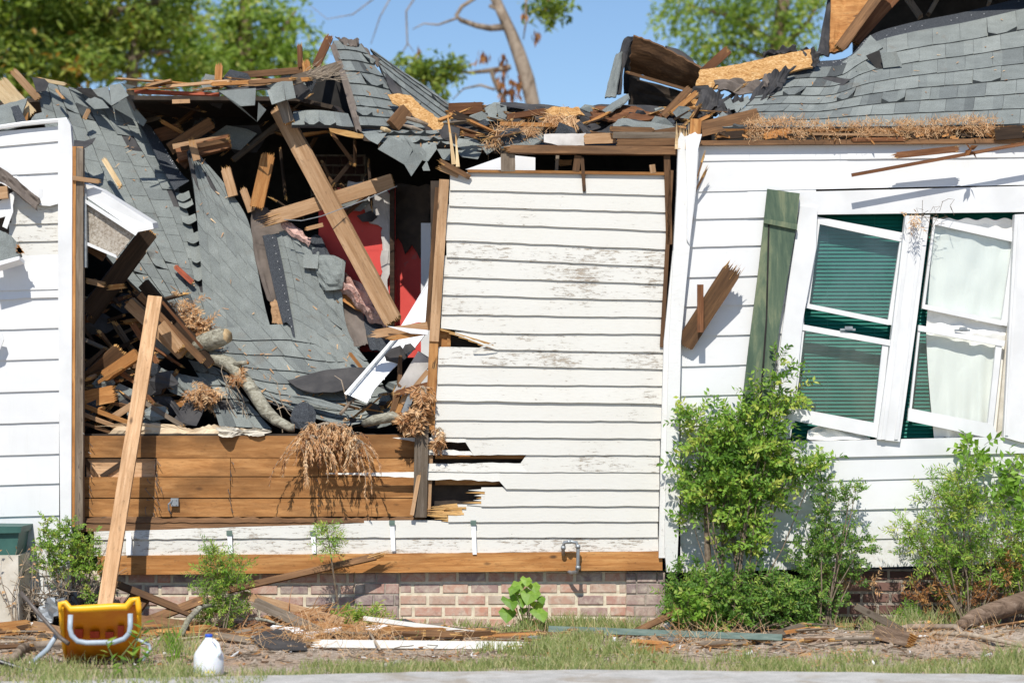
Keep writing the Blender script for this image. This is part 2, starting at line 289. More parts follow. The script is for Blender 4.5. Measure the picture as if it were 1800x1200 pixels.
def zig(x, w0, w1, depth, n, sgn):
    """jagged end between w0 and w1 at x, teeth pushed out by up to depth"""
    out = []
    for k in range(n+1):
        f = k/n; ww = w0+(w1-w0)*f
        out.append((x+sgn*(U(.0, .45) if k % 2 else U(.55, 1))*depth*(1 if 0 < k < n else U(0, .6)), ww))
    return out
def board(name, a, b, wd, t, mat, roll=0, ja=0, jb=0, parent=None, taper=1.0, bow=0, fresh="splinter", cut=0, tone=None, **tags):
    """board from a to b (world points); width wd facing the camera, thickness t"""
    a, b = V(a), V(b); X = (b-a); L = X.length; X.normalize(); F = V((0, -1, 0)); F = (F-X*F.dot(X)).normalized()
    if roll: F = Matrix.Rotation(math.radians(roll), 3, X) @ F
    W = F.cross(X).normalized()
    w2 = wd*.5; wt = w2*taper; n = max(3, int(L/.12)); mb = MB(); tn = U(.3, .7) if tone is None else tone
    nj = lambda w: max(6, int(w/.0065))
    def half(x): return w2+(wt-w2)*x/L
    bot = [(L*k/n, -half(L*k/n)+U(-1, 1)*wd*.012) for k in range(1, n)]
    top = [(L*k/n, half(L*k/n)+U(-1, 1)*wd*.012) for k in range(n-1, 0, -1)]
    eb = zig(L, -wt, wt, jb, nj(2*wt), 1) if jb else [(L+cut*wt, -wt), (L-cut*wt, wt)]
    ea = zig(0, w2, -w2, ja, nj(wd), -1) if ja else [(0, w2), (0, -w2)]
    o1 = [('s', p) for p in bot]+[('e', p) for p in eb]+[('s', p) for p in top]+[('a', p) for p in ea]
    poly = []
    for k, (c, p) in enumerate(o1):
        bz = bow*math.sin(math.pi*min(1, max(0, p[0]/L))); poly.append(V((p[0], p[1]+bz, t/2)))
    tg = [c for c, p in o1]
    def ms(k):
        c1, c2 = tg[k], tg[(k+1) % len(tg)]
        return 1 if (c1 == c2 == 'e' and jb) or (c1 == c2 == 'a' and ja) else 0
    # subdivide into strips by using ngon faces, plus splinter strands at broken ends
    mb.prism(poly, (0, 0, -t), tn, 0, ms)
    for (jj, x0, sg, hw) in ((jb, L, 1, wt), (ja, 0, -1, w2)):
        if jj:
            for k in range(int(8+wd*110)):
                ww = U(-hw, hw)*.9; l_ = jj*U(.5, 1.5); th = U(.001, .0035); zz = U(-t*.45, t*.45)
                p0 = V((x0-sg*jj*.6, ww, zz)); p1 = V((x0+sg*l_, ww+U(-.2, .2)*l_*.3, zz+U(-.1, .25)*l_))
                mb.prism([p0+V((0, th, 0)), p0-V((0, th, 0)), p1], (0, 0, th), U(.3, .9), 1)
    M = Matrix((X, W, F)).transposed().to_4x4(); M.translation = a
    return mb.obj(name, [mat, fresh], parent, mat=M, **tags)
def pb(name, x0, y0, x1, y1, wpx, ya, yb, t, mat, **k):          # board given by photo pixels and depths
    s = (D+(ya+yb)/2)/D
    return board(name, P(x0, y0, ya), P(x1, y1, yb), wpx/S*s, t, mat, **k)
def rough_poly(pts, amp, step):
    out = []
    n = len(pts)
    for k in range(n):
        a, b = V(pts[k]), V(pts[(k+1) % n]); m_ = max(1, int((b-a).length/step)); out.append(a)
        for j in range(1, m_):
            p = a.lerp(b, j/m_); out.append(p+V((U(-amp, amp), U(-amp, amp)*.3, U(-amp, amp))))
    return out
def slab(name, pts, t, mats, parent=None, amp=.006, step=.04, mi=0, ms=None, **tags):
    """irregular flat piece: pts = [(px,py,y)...], thickness t away from the camera"""
    mb = MB(); poly = rough_poly([PP(p) for p in pts], amp, step) if amp else [PP(p) for p in pts]
    mb.prism(poly, (0, t, -t*.2), .5, mi, ms); return mb.obj(name, mats, parent, **tags)
def cr(p, t):
    n = len(p)-1; x = min(max(t, 0), 1)*n; i = min(int(x), n-1); f = x-i
    p1, p2 = p[i], p[i+1]; p0 = p[i-1] if i > 0 else p1*2-p2; p3 = p[i+2] if i+2 <= n else p2*2-p1
    return .5*((2*p1)+(p2-p0)*f+(2*p0-5*p1+4*p2-p3)*f*f+(3*p1-p0-3*p2+p3)*f*f*f)
class Surf:
    def __init__(s, ctrl): s.c = [[P(*q) for q in r] for r in ctrl]; s.cache = {}
    def p(s, u, v):
        k = (round(u, 4), round(v, 4))
        if k not in s.cache: s.cache[k] = cr([cr(r, u) for r in s.c], v)
        return s.cache[k]
    def n(s, u, v):
        e = .02; a = s.p(min(1, u+e), v)-s.p(max(0, u-e), v); b = s.p(u, min(1, v+e))-s.p(u, max(0, v-e)); n = a.cross(b)
        if n.length < 1e-9: n = V((0, -1, .5))
        n.normalize(); 
        if n.dot(V((0, -1, .35))) < 0: n = -n
        return n
def sheet(mb, sf, nu, nv, t, off=0, tone=.5, mi=0, mside=None, jag=.0, wave=0):
    """curved slab under / on a surface, ragged borders"""
    g = []; base = len(mb.v)
    ju0 = [U(0, jag) for _ in range(nv+1)]; ju1 = [1-U(0, jag) for _ in range(nv+1)]; jv0 = [U(0, jag) for _ in range(nu+1)]; jv1 = [1-U(0, jag) for _ in range(nu+1)]
    for side in (0, 1):
        for j in range(nv+1):
            for i in range(nu+1):
                u = ju0[j]+(ju1[j]-ju0[j])*i/nu; v = jv0[i]+(jv1[i]-jv0[i])*j/nv
                n = sf.n(u, v); h = off-side*t+(wave*mn.noise(V((u*5, v*5, wave*90))) if wave else 0); mb.v.append(tuple(sf.p(u, v)+n*h))
    A = lambda s_, i, j: base+s_*(nu+1)*(nv+1)+j*(nu+1)+i
    ms = mi if mside is None else mside
    for j in range(nv):
        for i in range(nu):
            mb.f.append((A(0, i, j), A(0, i+1, j), A(0, i+1, j+1), A(0, i, j+1))); mb.t.append(tone); mb.m.append(mi)
            mb.f.append((A(1, i, j), A(1, i, j+1), A(1, i+1, j+1), A(1, i+1, j))); mb.t.append(tone); mb.m.append(ms)
    for i in range(nu):
        for j in (0, nv): mb.f.append((A(0, i, j), A(1, i, j), A(1, i+1, j), A(0, i+1, j))); mb.t.append(tone); mb.m.append(ms)
    for j in range(nv):
        for i in (0, nu): mb.f.append((A(0, i, j), A(0, i, j+1), A(1, i, j+1), A(1, i, j))); mb.t.append(tone); mb.m.append(ms)
def shingles(mb, sf, rows, tabs, lift=.006, mask=None, curl=.006, tr=(.38, .72), dark=.04, mi=0, gap=.006, loose=.06, shear=0, miss=.018):
    for r in range(rows):
        v0, v1 = r/rows, (r+1)/rows; off = (r % 2)*.5+U(-.12, .12)
        for k in range(-1, tabs+1):
            u0 = (k+off)/tabs; u1 = u0+1/tabs-gap/tabs*2; u0, u1 = max(0, u0), min(1, u1)
            if u1-u0 < .12/tabs: continue
            if U(0, 1) < miss: continue
            if mask and not mask((u0+u1)/2, (v0+v1)/2): continue
            va = max(0, v0-.25/rows); t0 = U(*tr); t0 = U(0, .2) if U(0, 1) < dark else t0; t1 = t0 if U(0, 1) < .45 else min(1, max(0, t0+U(-.22, .22))); sp = R.choice((1, 2))
            cl = curl*U(0, 1)+(U(.01, .03) if U(0, 1) < loose else 0); sk = U(-.01, .01)/rows*1.6
            nu, nv = 3, 2; P_ = []
            for j in range(nv+1):
                for i in range(nu+1):
                    v = va+(v1-va)*j/nv+(sk*(i-1.5) if j == nv else 0); v = min(1, v); u = min(1, max(0, u0+(u1-u0)*i/nu+shear*((v-v0)*rows-.5)/tabs))
                    n = sf.n(u, v); h = .0015+(lift+cl*(abs(i-1.5)/1.5)**2)*(j/nv)**1.5; P_.append(sf.p(u, v)+n*h)
            b = len(mb.v); mb.v += [tuple(p) for p in P_]
            for j in range(nv):
                for i in range(nu): mb.f.append((b+j*4+i, b+j*4+i+1, b+(j+1)*4+i+1, b+(j+1)*4+i)); mb.t.append(t0 if i < sp else t1); mb.m.append(mi)
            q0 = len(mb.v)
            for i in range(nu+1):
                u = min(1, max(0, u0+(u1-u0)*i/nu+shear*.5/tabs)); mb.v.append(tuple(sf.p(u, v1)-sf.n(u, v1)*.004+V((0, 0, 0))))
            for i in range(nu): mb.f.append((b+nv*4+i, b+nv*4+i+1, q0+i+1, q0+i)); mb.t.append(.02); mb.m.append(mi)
def straw(mb, c, n, L, sp, bias=(0, 0, -.4), wd=.003, tone=(.2, 1), mi=0, curl=.5, seg=3):
    c = V(c); sp = V(sp) if not isinstance(sp, (int, float)) else V((sp, sp, sp))
    for _ in range(n):
        p = c+V((U(-1, 1)*sp.x, U(-1, 1)*sp.y, U(-1, 1)*sp.z)); d = (V((U(-1, 1), U(-1, 1)*.6, U(-1, 1)))+V(bias)*2).normalized(); l_ = L*U(.4, 1.2); pts = [p]
        for k in range(seg): d = (d+V((U(-1, 1), U(-1, 1), U(-1, 1)))*curl*.5+V(bias)*.15).normalized(); pts.append(pts[-1]+d*l_/seg)
        mb.rib(pts, wd*U(.7, 1.3), wd*.4, U(*tone), mi)
def sprig(mb, p, d, L, nl, ll, lw, tn=(.2, .8), mi=0, ms=1, droop=.2, sw=.003, pair=True):
    d = V(d).normalized(); pts = [V(p)]; dd = d
    for k in range(3): dd = (dd+V((U(-.2, .2), U(-.2, .2), U(-.15, .1)-droop*.4))).normalized(); pts.append(pts[-1]+dd*L/3)
    mb.rib(pts, sw, sw*.5, .5, ms); t0 = U(*tn)
    for k in range(nl):
        f = (k+1)/nl; x = f*3; i = min(int(x), 2); q_ = pts[i].lerp(pts[i+1], x-i); ax = (pts[i+1]-pts[i]).normalized()
        for sgn in ((1, -1) if pair and k < nl-1 else (R.choice((1, -1)),)):
            sd = ax.cross(V((U(-.5, .5), -1+U(-.6, .6), U(.0, .8)))).normalized()*sgn
            mb.leaf(q_, ax*U(.4, .9)+sd*U(.6, 1)+V((0, 0, U(-.25, .2))), ll*U(.7, 1.2), lw*U(.8, 1.2), min(1, max(0, t0+U(-.2, .2))), mi)
def blobs_bush(mb, blobs, ll, lw, L=.10, nl=5, tn=(.15, .85), root=None, sr=.006, droop=.2, mleaf=0, mstem=1, out=.7):
    """blobs = (px,py,y,rx,rz,n): twigs of leaves filling an uneven crown, stems from root"""
    for (px, py, y, rx, rz, n) in blobs:
        c = P(px, py, y); ry = (rx+rz)*.38
        if root is not None:
            r0 = V(root)+V((U(-.05, .05), U(-.04, .04), 0)); m1 = r0.lerp(c, .5)+V((U(-.06, .06), U(-.05, .05), U(0, .05)))
            mb.tube([r0, r0.lerp(m1, .5)+V((U(-.02, .02), 0, 0)), m1, m1.lerp(c, .6), c+V((0, 0, rz*.5))], [sr, sr*.9, sr*.7, sr*.5, sr*.25], 5, mi=mstem)
        for _ in range(n):
            while True:
                q_ = V((U(-1, 1), U(-1, 1), U(-1, 1)))
                if .1 < q_.length < 1: break
            if U(0, 1) < .22: continue
            q_ = q_.normalized()*U(.95, 1.3) if U(0, 1) < .16 else q_*(.5+.5*q_.length); p = c+V((q_.x*rx, q_.y*ry, q_.z*rz))
            d = V((q_.x, q_.y-.15, q_.z*.6+.45))*out+V((U(-1, 1), U(-1, 1), U(-.6, 1)))*.6
            sprig(mb, p, d, L*U(.6, 1.3), nl, ll, lw, tn, mleaf, mstem, droop)
# ---------------- ground, road ----------------
def gh(x, y):
    """ground height"""
    h = .02*mn.noise(V((x*1.1, y*1.3, 3)))+.02*mn.noise(V((x*4, y*4, 7)))+.012*mn.noise(V((x*11, y*11, 1)))+.007*mn.noise(V((x*27, y*27, 5)))
    near = max(0, min(1, (y+2.25)/.5)); h *= near
    h += .07*near*max(0, min(1, (x-1.2)/1.5))*math.exp(-((y+1.1)/.6)**2)
    return h if y < .1 else 0
m = NT("soil", .95, .1); tc = m.noise(3.2, 7); g = m.noise(26, 7, rough=.7); g3 = m.noise(90, 4)
c = m.ramp(g, [(.32, (.20, .15, .11)), (.5, (.42, .34, .265)), (.68, (.60, .51, .42))]); c = m.mix(m.ramp(tc, [(.45, 0.0), (.65, .55)]), c, (.42, .27, .17))
m.col(m.mix(1.0, c, m.ramp(g3, [(.3, .7), (.7, 1.25)]), 'MULTIPLY')); m.bump(g, .9, .02)
xs = [-400, -150, -60, -25, -12, -7]+[-4.6+.05*i for i in range(185)]+[7, 12, 25, 60, 150, 400]
ys = [-80, -30, -15, -8]+[-4+.05*i for i in range(84)]+[.5, 2, 6, 15, 40, 100, 300, 900]
mb = MB(); mb.v = [(x, y, gh(x, y)) for y in ys for x in xs]; nx = len(xs)
for j in range(len(ys)-1):
    for i in range(nx-1): mb.f.append((j*nx+i, j*nx+i+1, (j+1)*nx+i+1, (j+1)*nx+i)); mb.t.append(.5); mb.m.append(0)
mb.obj("ground", "soil", org=(0, 0, 0), smooth=True, kind="structure")
m = NT("asphalt_pale", .9, .2); g = m.noise(8, 6); g2 = m.noise(160, 3)
m.col(m.mix(1.0, m.mix(m.ramp(m.noise(3, 7, (1, 1, 1), 1), [(.5, 0.0), (.66, .6)]), m.ramp(g, [(.3, (.40, .39, .365)), (.7, (.55, .53, .50))]), (.33, .27, .2)), m.ramp(g2, [(.3, .8), (.7, 1.2)]), 'MULTIPLY')); m.bump(g2, .5, .004)
def road_edge(x): return -2.49-.085*abs(x-.4)**1.2*(1 if x > .4 else 1.6)+.05*mn.noise(V((x*3, 2, 9)))+.015*mn.noise(V((x*17, 2, 9)))
mb = MB(); rx = [-300, -60, -12]+[-5+.06*i for i in range(170)]+[12, 60, 300]
ed = [(x, road_edge(x) if abs(x) < 5.3 else -3.0-.0*x, .012) for x in rx]
b = len(mb.v)
for x, y, z in ed: mb.v += [(x, y, z), (x, y-.02, .016), (x, -9, .016), (x, y, -.02)]
for i in range(len(ed)-1):
    k = i*4
    for a_, c_ in ((0, 1), (1, 2), (3, 0)): mb.f.append((k+a_, k+c_, k+4+c_, k+4+a_)); mb.t.append(.5); mb.m.append(0)
mb.obj("road", "asphalt_pale", org=(0, -4, 0), kind="structure")

# ---------------- the house ----------------
HO = V((0, .5, 0))
house = empty("house", HO, label="storm wrecked white wooden house with its roof fallen in over the open room", cat="house")
def lerpl(a, b, f): return a+(b-a)*f
def lapboard(mb, xs, tops, bots, yb, proj, tone, mi=0, rag=0):
    n = len(xs); f = []
    for i in range(n):
        t_, b_ = tops[i]+U(-rag, rag)*.5, bots[i]+U(-rag, rag)
        f.append((P(xs[i], t_, yb), P(xs[i], max(b_, t_+.2), yb-proj), P(xs[i], max(b_, t_+.2), yb+.004)))
    for i in range(n-1):
        a_, b_ = f[i], f[i+1]
        mb.q([a_[0], a_[1], b_[1], b_[0]], tone, mi); mb.q([a_[1], a_[2], b_[2], b_[1]], tone, mi)
    mb.q([f[0][0], f[0][2], f[0][1]], tone, mi); mb.q([f[-1][0], f[-1][1], f[-1][2]], tone, mi)
def frange(a, b, st):
    n = max(2, int(abs(b-a)/st)); return [a+(b-a)*i/n for i in range(n+1)]
# middle clapboard wall
Lm = [303, 334, 362, 391, 422, 452, 486, 518, 552, 585, 613, 641, 675, 704, 738, 768, 799, 829, 859, 889, 917, 944, 971]
Rm = [310, 343, 373, 406, 438, 469, 499, 528, 558, 587, 619, 649, 678, 710, 740, 771, 800, 830, 860, 889, 916, 944, 968]
def em(i, x): return lerpl(Lm[i], Rm[i], (x-785)/385)+.9*mn.noise(V((x*.012, i*3.1, 0)))
def xlm(y): return 788-(y-335)*.066+U(-3, 3)
def xrm(y): return 1178-(y-310)*.036 if y > 380 else 1178-(y-310)*.06
mb = MB()
for i in range(22):
    x0, x1 = xlm(Lm[i]), xrm(Rm[i]); tn = U(.3, .7); tf = lambda x, i=i: em(i, x)-3; bf = lambda x, i=i: em(i+1, x)
    if i == 0:
        for xa, xb, dy in ((x0+2, 1025, 0), (1029, x1, 0)):
            xs = frange(xa, xb, 18); lapboard(mb, xs, [(303 if xb < 1100 else 306)+(x-xa)*.004 for x in xs], [bf(x) for x in xs], 0, .016, U(.1, .3), rag=.5)
        continue
    if i == 8: bf = lambda x: min(em(9, x), 577+(x-775)*.12) if x < 840 else em(9, x)
    if i == 9:
        x0 = 800; bf = lambda x: min(em(10, x), 578+(x-778)*.40) if x < 868 else em(10, x)
    if i == 21: continue
    if i == 15:
        xs = frange(690, 1160, 14); lapboard(mb, xs, [768+(1-min(1, (x-690)/70))*1+(0 if x > 770 else 0) if x < 765 else em(15, x)-3 for x in xs], [min(776+abs(U(0, 2)), 768+(x-688)*.2) if x < 826 else em(16, x) for x in xs], 0, .014, tn, rag=.5)
        xs = frange(748, 838, 10); lapboard(mb, xs, [791-(x-748)*.02+(3 if x > 800 else 0) for x in xs], [em(16, x) for x in xs], 0, .014, tn, rag=.5); continue
    if i == 16:
        xs = frange(744, 1159, 12); lapboard(mb, xs, [em(16, x)-3 if x > 922 else min(825, 815-(x-744)*.012+U(-1, 1)) for x in xs], [em(17, x) for x in xs], 0, .014, tn, rag=.4); continue
    if i == 17:
        xs = frange(572, 1159, 12); lapboard(mb, xs, [em(17, x)-3 if x > 745 else 831-(x-572)*.012 for x in xs], [833+max(0, x-580)*.04+U(-.5, .5) if x < 740 else (min(em(18, x), 842+max(0, x-760)*.03+U(-1.5, 1.5)) if x < 884 else em(18, x)) for x in xs], -.004, .014, tn, rag=.4); continue
    if i == 18: x0 = 846
    if i == 19: x0 = 788
    if i == 20: x0 = 640
    xs = frange(x0, x1, 18); lapboard(mb, xs, [tf(x) for x in xs], [bf(x) for x in xs], 0, .016 if i != 12 else .022, tn, rag=.5)
    if i in (18, 19):      # torn ends
        for k in range(7):
            yy = lerpl(em(i, x0), em(i+1, x0), (k+.5)/7); ln = U(8, 34)
            mb.prism([P(x0+6, yy-2.4, -.006), P(x0+6, yy+2.4, -.01), P(x0-ln, yy+U(-1, 1.5), -.008)], (0, .01, 0), .4, 1 if i == 19 or k % 2 else 0)
# lowest two boards carried on to the left
for (xa, xb, ta, tb, ba, bb) in ((165, 640, 934, 919, 948, 944), (165, 1157, 946, 942, 977, 968)):
    xs = frange(xa, xb, 18); lapboard(mb, xs, [lerpl(ta, tb, (x-xa)/(xb-xa)) for x in xs], [lerpl(ba, bb, (x-xa)/(xb-xa)) for x in xs], -.001, .014, .72, 0, rag=.8)
for k in range(26):
    x = U(756, 800); y = U(884, 908); mb.prism([P(x+20, y-2, -.012), P(x+20, y+2, -.012), P(x-U(5, 20), y+U(-2, 2), -.016)], (0, .006, 0), U(.4, 1), 1)
mb.obj("clapboard_wall", ["paint_old", "splinter"], house, label="weathered clapboards with peeling white paint")
# sheathing coloured as interior darkness behind the clapboards and studs in the broken parts
mb = MB(); mb.pbox(757, 318, 1182, 990, .10, .13); mb.obj("wall_backing", "dark_board", house)
mb = MB()
for (x0, y0, x1, y1, dv) in ((786, 578, 792, 640, .02), (757, 578, 790, 622, .03), (765, 840, 880, 852, .035), (765, 800, 925, 806, .03), (765, 897, 850, 925, .02)):
    mb = MB(); mb.pbox(x0, y0, x1, y1, dv, dv+.04, U(.3, .8)); mb.obj("inner_lath", "wood_orange", house)
mb = MB(); 
for k in range(5): mb.prism([P(775+k*16, 576+k*6.5, -.012), P(795+k*18, 586+k*6.8, -.014), P(772+k*17, 580+k*6.5, -.014)], (0, .01, 0), .5)
mb.prism([P(775, 577, -.013), P(866, 604, -.013), P(870, 611, -.013), P(830, 598, -.013), P(790, 583, -.013)], (0, .014, 0), .4); mb.obj("torn_edge", "splinter", house)
mb = MB(); mb.rib([P(832, 619, -.02), P(850, 609, -.05), P(872, 602, -.06)], .018, .008, .6); mb.obj("wood_sliver", "paint_old", house)
# orange end stud and inner studs
pb("end_stud", 781, 316, 763, 600, 17, -.012, -.012, .05, "wood_tan", parent=house, tone=.5)
pb("end_stud", 763, 596, 756, 752, 16, .0, .0, .05, "wood_orange", parent=house, tone=.7, jb=.03)
pb("end_stud", 770, 330, 752, 580, 10, .06, .06, .05, "wood_brown", parent=house)
pb("wall_stud", 742, 742, 738, 908, 24, -.02, .0, .06, "wood_grey", parent=house, ja=.02)
pb("wall_stud", 757, 780, 752, 905, 10, .03, .03, .05, "wood_tan", parent=house)
pb("stud_splinter", 736, 838, 724, 905, 7, -.03, -.05, .02, "wood_tan", parent=house, ja=.06)
# header opening
for a_ in ((893, 271, 893, 302, 25, "wood_grey"), (1023, 277, 1027, 336, 6, "wood_brown"), (1016, 274, 1012, 302, 12, "wood_brown"), (1172, 272, 1176, 430, 11, "wood_brown"), (1146, 290, 1148, 305, 10, "wood_tan"), (980, 274, 978, 303, 6, "wood_grey")):
    pb("short_stud", a_[0], a_[1], a_[2], a_[3], a_[4], -.004 if a_[0] != 980 else .12, -.004 if a_[0] != 980 else .12, .05, a_[5], parent=house)
pb("wall_stud", 1180, 300, 1163, 610, 7, -.004, -.004, .05, "wood_brown", parent=house); pb("top_plate", 898, 263, 1190, 266, 14, -.01, -.01, .09, "wood_brown", parent=house, ja=.05, tone=.75)
pb("ledger", 822, 301, 1178, 306, 5, -.002, -.002, .05, "wood_orange", parent=house, tone=.2)
mb = MB(); mb.prism([P(818, 298, .16), P(892, 272, .16), P(941, 277, .16), P(941, 300, .16)], (0, .01, 0)); mb.obj("inner_panel", "white_metal", house)
slab("inner_panel", [(975, 280, .4), (1006, 281, .4), (1004, 290, .4), (985, 292, .4)], .01, ["wood_tan"], house, label="torn brown panel behind the header")
# sheathing boards of the opened lower wall
mb = MB(); rows = [765, 804, 837, 875, 908]
for i in range(4):
    cuts = [148, 275, 405, 560, 748] if i == 1 else ([148, 560, 748] if i in (0, 3) else [148, 405, 748])
    for k in range(len(cuts)-1):
        if i == 1 and k == 0: continue
        dx = U(-.004, .004); mb.pbox(cuts[k]+.5, rows[i]+U(.6, 1.4)-(2 if i == 0 and k else 0), cuts[k+1]-.5, rows[i+1]-U(.2, .8), .07+dx, .10, .35+.3*(i % 2)+U(-.15, .25))
mb.obj("sheathing", "wood_sheath", house, label="brown horizontal boards laid bare below the open room")
mb = MB(); mb.pbox(148, 762, 748, 925, .115, .12); mb.obj("wall_backing", "dark_board", house)
pb("brace", 148, 806, 170, 838, 8, .088, .088, .01, "wood_brown", parent=house); pb("brace", 178, 838, 226, 806, 9, .088, .088, .01, "wood_dark", parent=house)
mb = MB(); mb.pbox(152, 806, 273, 838, .10, .112, .9); mb.obj("patch_board", "wood_tan", house, label="paler patch where a board is missing")
mb = MB()
for x, ys_ in ((158, range(780, 905, 18)), (272, range(808, 900, 13)), (278, range(812, 900, 16)), (404, range(810, 905, 17)), (258, range(842, 900, 17)), (560, range(775, 900, 22)), (140, range(300, 930, 27))):
    for y in ys_:
        mb = MB(); y_ = .066 if x > 145 else -.02; p = P(x+U(-3, 3), y+U(-4, 4), y_); mb.tube([p, p+V((U(-.01, .02), -.03, U(-.01, .01))), p+V((U(0, .03), -.035, U(-.05, .0)))], .0022, 5); mb.obj("nail", "tube_brown", house)
mb = MB(); xs = frange(135, 748, 10); lapboard(mb, xs, [909+U(-2.5, 2) for x in xs], [918+U(-1, 1.5) for x in xs], .04, .03, .3); xs = frange(136, 640, 14); lapboard(mb, xs, [916 for x in xs], [934-(x-136)*.02 for x in xs], .02, .012, .6)
mb.obj("sill_beam", "wood_brown", house, label="rotten grey sill under the bare boards")
pb("skirt_board", 172, 993, 1164, 985, 33, -.028, -.028, .035, "wood_orange", parent=house, tone=.95, label="new orange plank along the foot of the wall")
# torn lining above the bare boards
sf = Surf([[(165, 748, .16), (230, 742, .13), (300, 745, .17), (340, 752, .14), (370, 746, .18), (410, 750, .12), (450, 755, .16)], [(160, 768, .13)]+[(x, 768, .125) for x in (230, 300, 340, 370, 410, 455)]])
mb = MB(); sheet(mb, sf, 60, 4, .004, jag=.12, wave=.02); mb.obj("torn_lining", "paper", house, label="buckled tan lining board above the bare boards")
mb = MB(); sf = Surf([[(380, 752, .08), (400, 748, .03), (425, 756, .08), (450, 750, .05), (478, 757, .09)], [(378, 764, .06), (402, 772, .00), (425, 764, .07), (450, 768, .05), (478, 762, .08)]]); sheet(mb, sf, 24, 4, .003, jag=.15, wave=.03); mb.obj("torn_lining", "beige", house, label="curled cream lining sheet")
# left siding
mb = MB(); Ly = [222, 248, 303, 355]; Lt = [450, 508, 521, 576, 630, 686, 741, 797, 849, 905, 958, 1010, 1062]
def edl(y, x): return y+(103-x)*(.09 if y < 260 else .055 if y < 320 else .03)
for i in range(3):
    xs = frange(-60, 104, 14); lapboard(mb, xs, [edl(Ly[i], x)-(3 if i else 0) for x in xs], [edl(Ly[i+1], x) if i < 2 else min(edl(355, x), 303+max(0, (x-22))*1.1+3 if x < 72 else 999) for x in xs], -.03, .014, U(.3, .7))
mb.obj("siding", "vinyl_white", house); mb = MB()
for i in range(12):
    if i == 1: continue
    xs = frange(-60, 104, 20); lapboard(mb, xs, [edl(Lt[i], x)-3 for x in xs], [edl(Lt[i+1] if i else 508, x) for x in xs], -.03, .013, U(.3, .7), rag=.2)
xs = frange(-60, 104, 20); lapboard(mb, xs, [edl(505, x) for x in xs], [edl(522, x)+(2 if x < 30 else 0) for x in xs], -.028, .02, .5)
mb.obj("siding", "vinyl_white", house); mb = MB(); mb.prism([P(68, 352, -.05), P(103, 352, -.05), P(103, 358, -.05), P(88, 362, -.055), P(70, 361, -.055)], (0, .01, 0)); mb.prism([P(68, 330, -.045), P(74, 332, -.045), P(74, 360, -.045), P(68, 360, -.045)], (0, .01, 0))
mb.obj("torn_flap", "vinyl_white", house)
mb = MB()
for (a_, b_, xl_, xr_) in ((330, 362, 24, 70), (358, 392, 20, 104), (389, 423, 16, 104), (420, 452, -60, 104)):
    xs = frange(xl_, xr_, 12); lapboard(mb, xs, [edl(a_, x) for x in xs], [edl(b_, x) for x in xs], -.012, .014, .55, rag=.4)
mb.obj("old_clapboards", "paint_old", house, label="old clapboards with bare patches showing under the torn siding")
mb = MB(); mb.pbox(-60, 235, 100, 1090, 0, .03); mb.obj("wall_backing", "dark_board", house)
mb = MB(); mb.prism([P(102, 212, -.075), P(118, 209, -.075), P(124, 220, -.075), P(127, 260, -.075), P(125, 936, -.075), P(106, 937, -.075), P(102, 500, -.075)], (0, .06, 0))
mb.prism([P(102, 935, -.07), P(126, 935, -.07), P(122, 1085, -.07), P(100, 1085, -.07)], (0, .05, 0))
mb.obj("corner_board", "trim_white", house, label="white corner board of the left wall")
mb = MB(); mb.tube([P(-40, 236, -.06), P(0, 224, -.06), P(40, 218, -.06), P(80, 214, -.06), P(118, 211, -.06)], .016, 6); mb.obj("wall_cap", "trim_white", house)
pb("end_stud", 130, 258, 128, 925, 9, -.045, -.03, .05, "wood_orange", parent=house, tone=.5); pb("end_stud", 140, 262, 140, 930, 15, -.03, -.02, .06, "wood_grey", parent=house, tone=.55, ja=.01)
pb("end_stud", 138, 258, 139, 345, 17, -.037, -.037, .03, "wood_tan", parent=house, tone=.3); mb = MB(); mb.pbox(146, 330, 152, 470, -.02, .03); mb.obj("metal_flashing", "galv", house)
# right siding
mb = MB(); mb2 = MB(); Rl = [257, 283, 337, 385, 434, 487, 538, 590, 643, 695, 747, 799, 851, 903, 955, 1005]
def edr(y, x): return y-(x-1225)*(.008 if y < 260 else .012 if y < 300 else .021 if y < 400 else .027)
for i in range(15):
    ends = [(1196, 1990)]
    if 2 <= i <= 9: ends = [(1196, 1432-(Rl[i]-360)*.105), (1806, 1990)]
    if i == 10: ends = [(1196, 1384), (1806, 1990)]
    for (xa, xb) in ends:
        cx = U(xa+60, xb-30) if xb-xa > 150 else xb
        for (xc, xd, ov) in ((xa, cx, 0), (cx-3, xb, .0025)):
            if xd-xc < 8: continue
            xs = frange(xc, xd, 22); lapboard(mb if xa < 1500 else mb2, xs, [edr(Rl[i], x)-3 for x in xs], [edr(Rl[i+1], x) for x in xs], .0-ov, .013 if i > 1 else .009, U(.3, .7), rag=.25)
mb.obj("siding", "vinyl_white", house, label="clean white lap siding on the right wall"); mb2.obj("siding", "vinyl_white", house)
mb = MB(); mb.prism([P(1196, 258, .03), P(1196, 1003, .03), P(1352, 1003, .03), P(1425, 380, .03), P(1425, 258, .03)], (0, .02, 0)); mb.pbox(1352, 800, 1990, 990, .03, .05); mb.pbox(1425, 258, 1990, 345, .03, .05); mb.pbox(1812, 345, 1990, 800, .03, .05); mb.obj("wall_backing", "dark_board", house)
pb("eave_board", 1230, 252, 1980, 247, 8, -.03, -.03, .05, "wood_brown", parent=house, tone=.7)
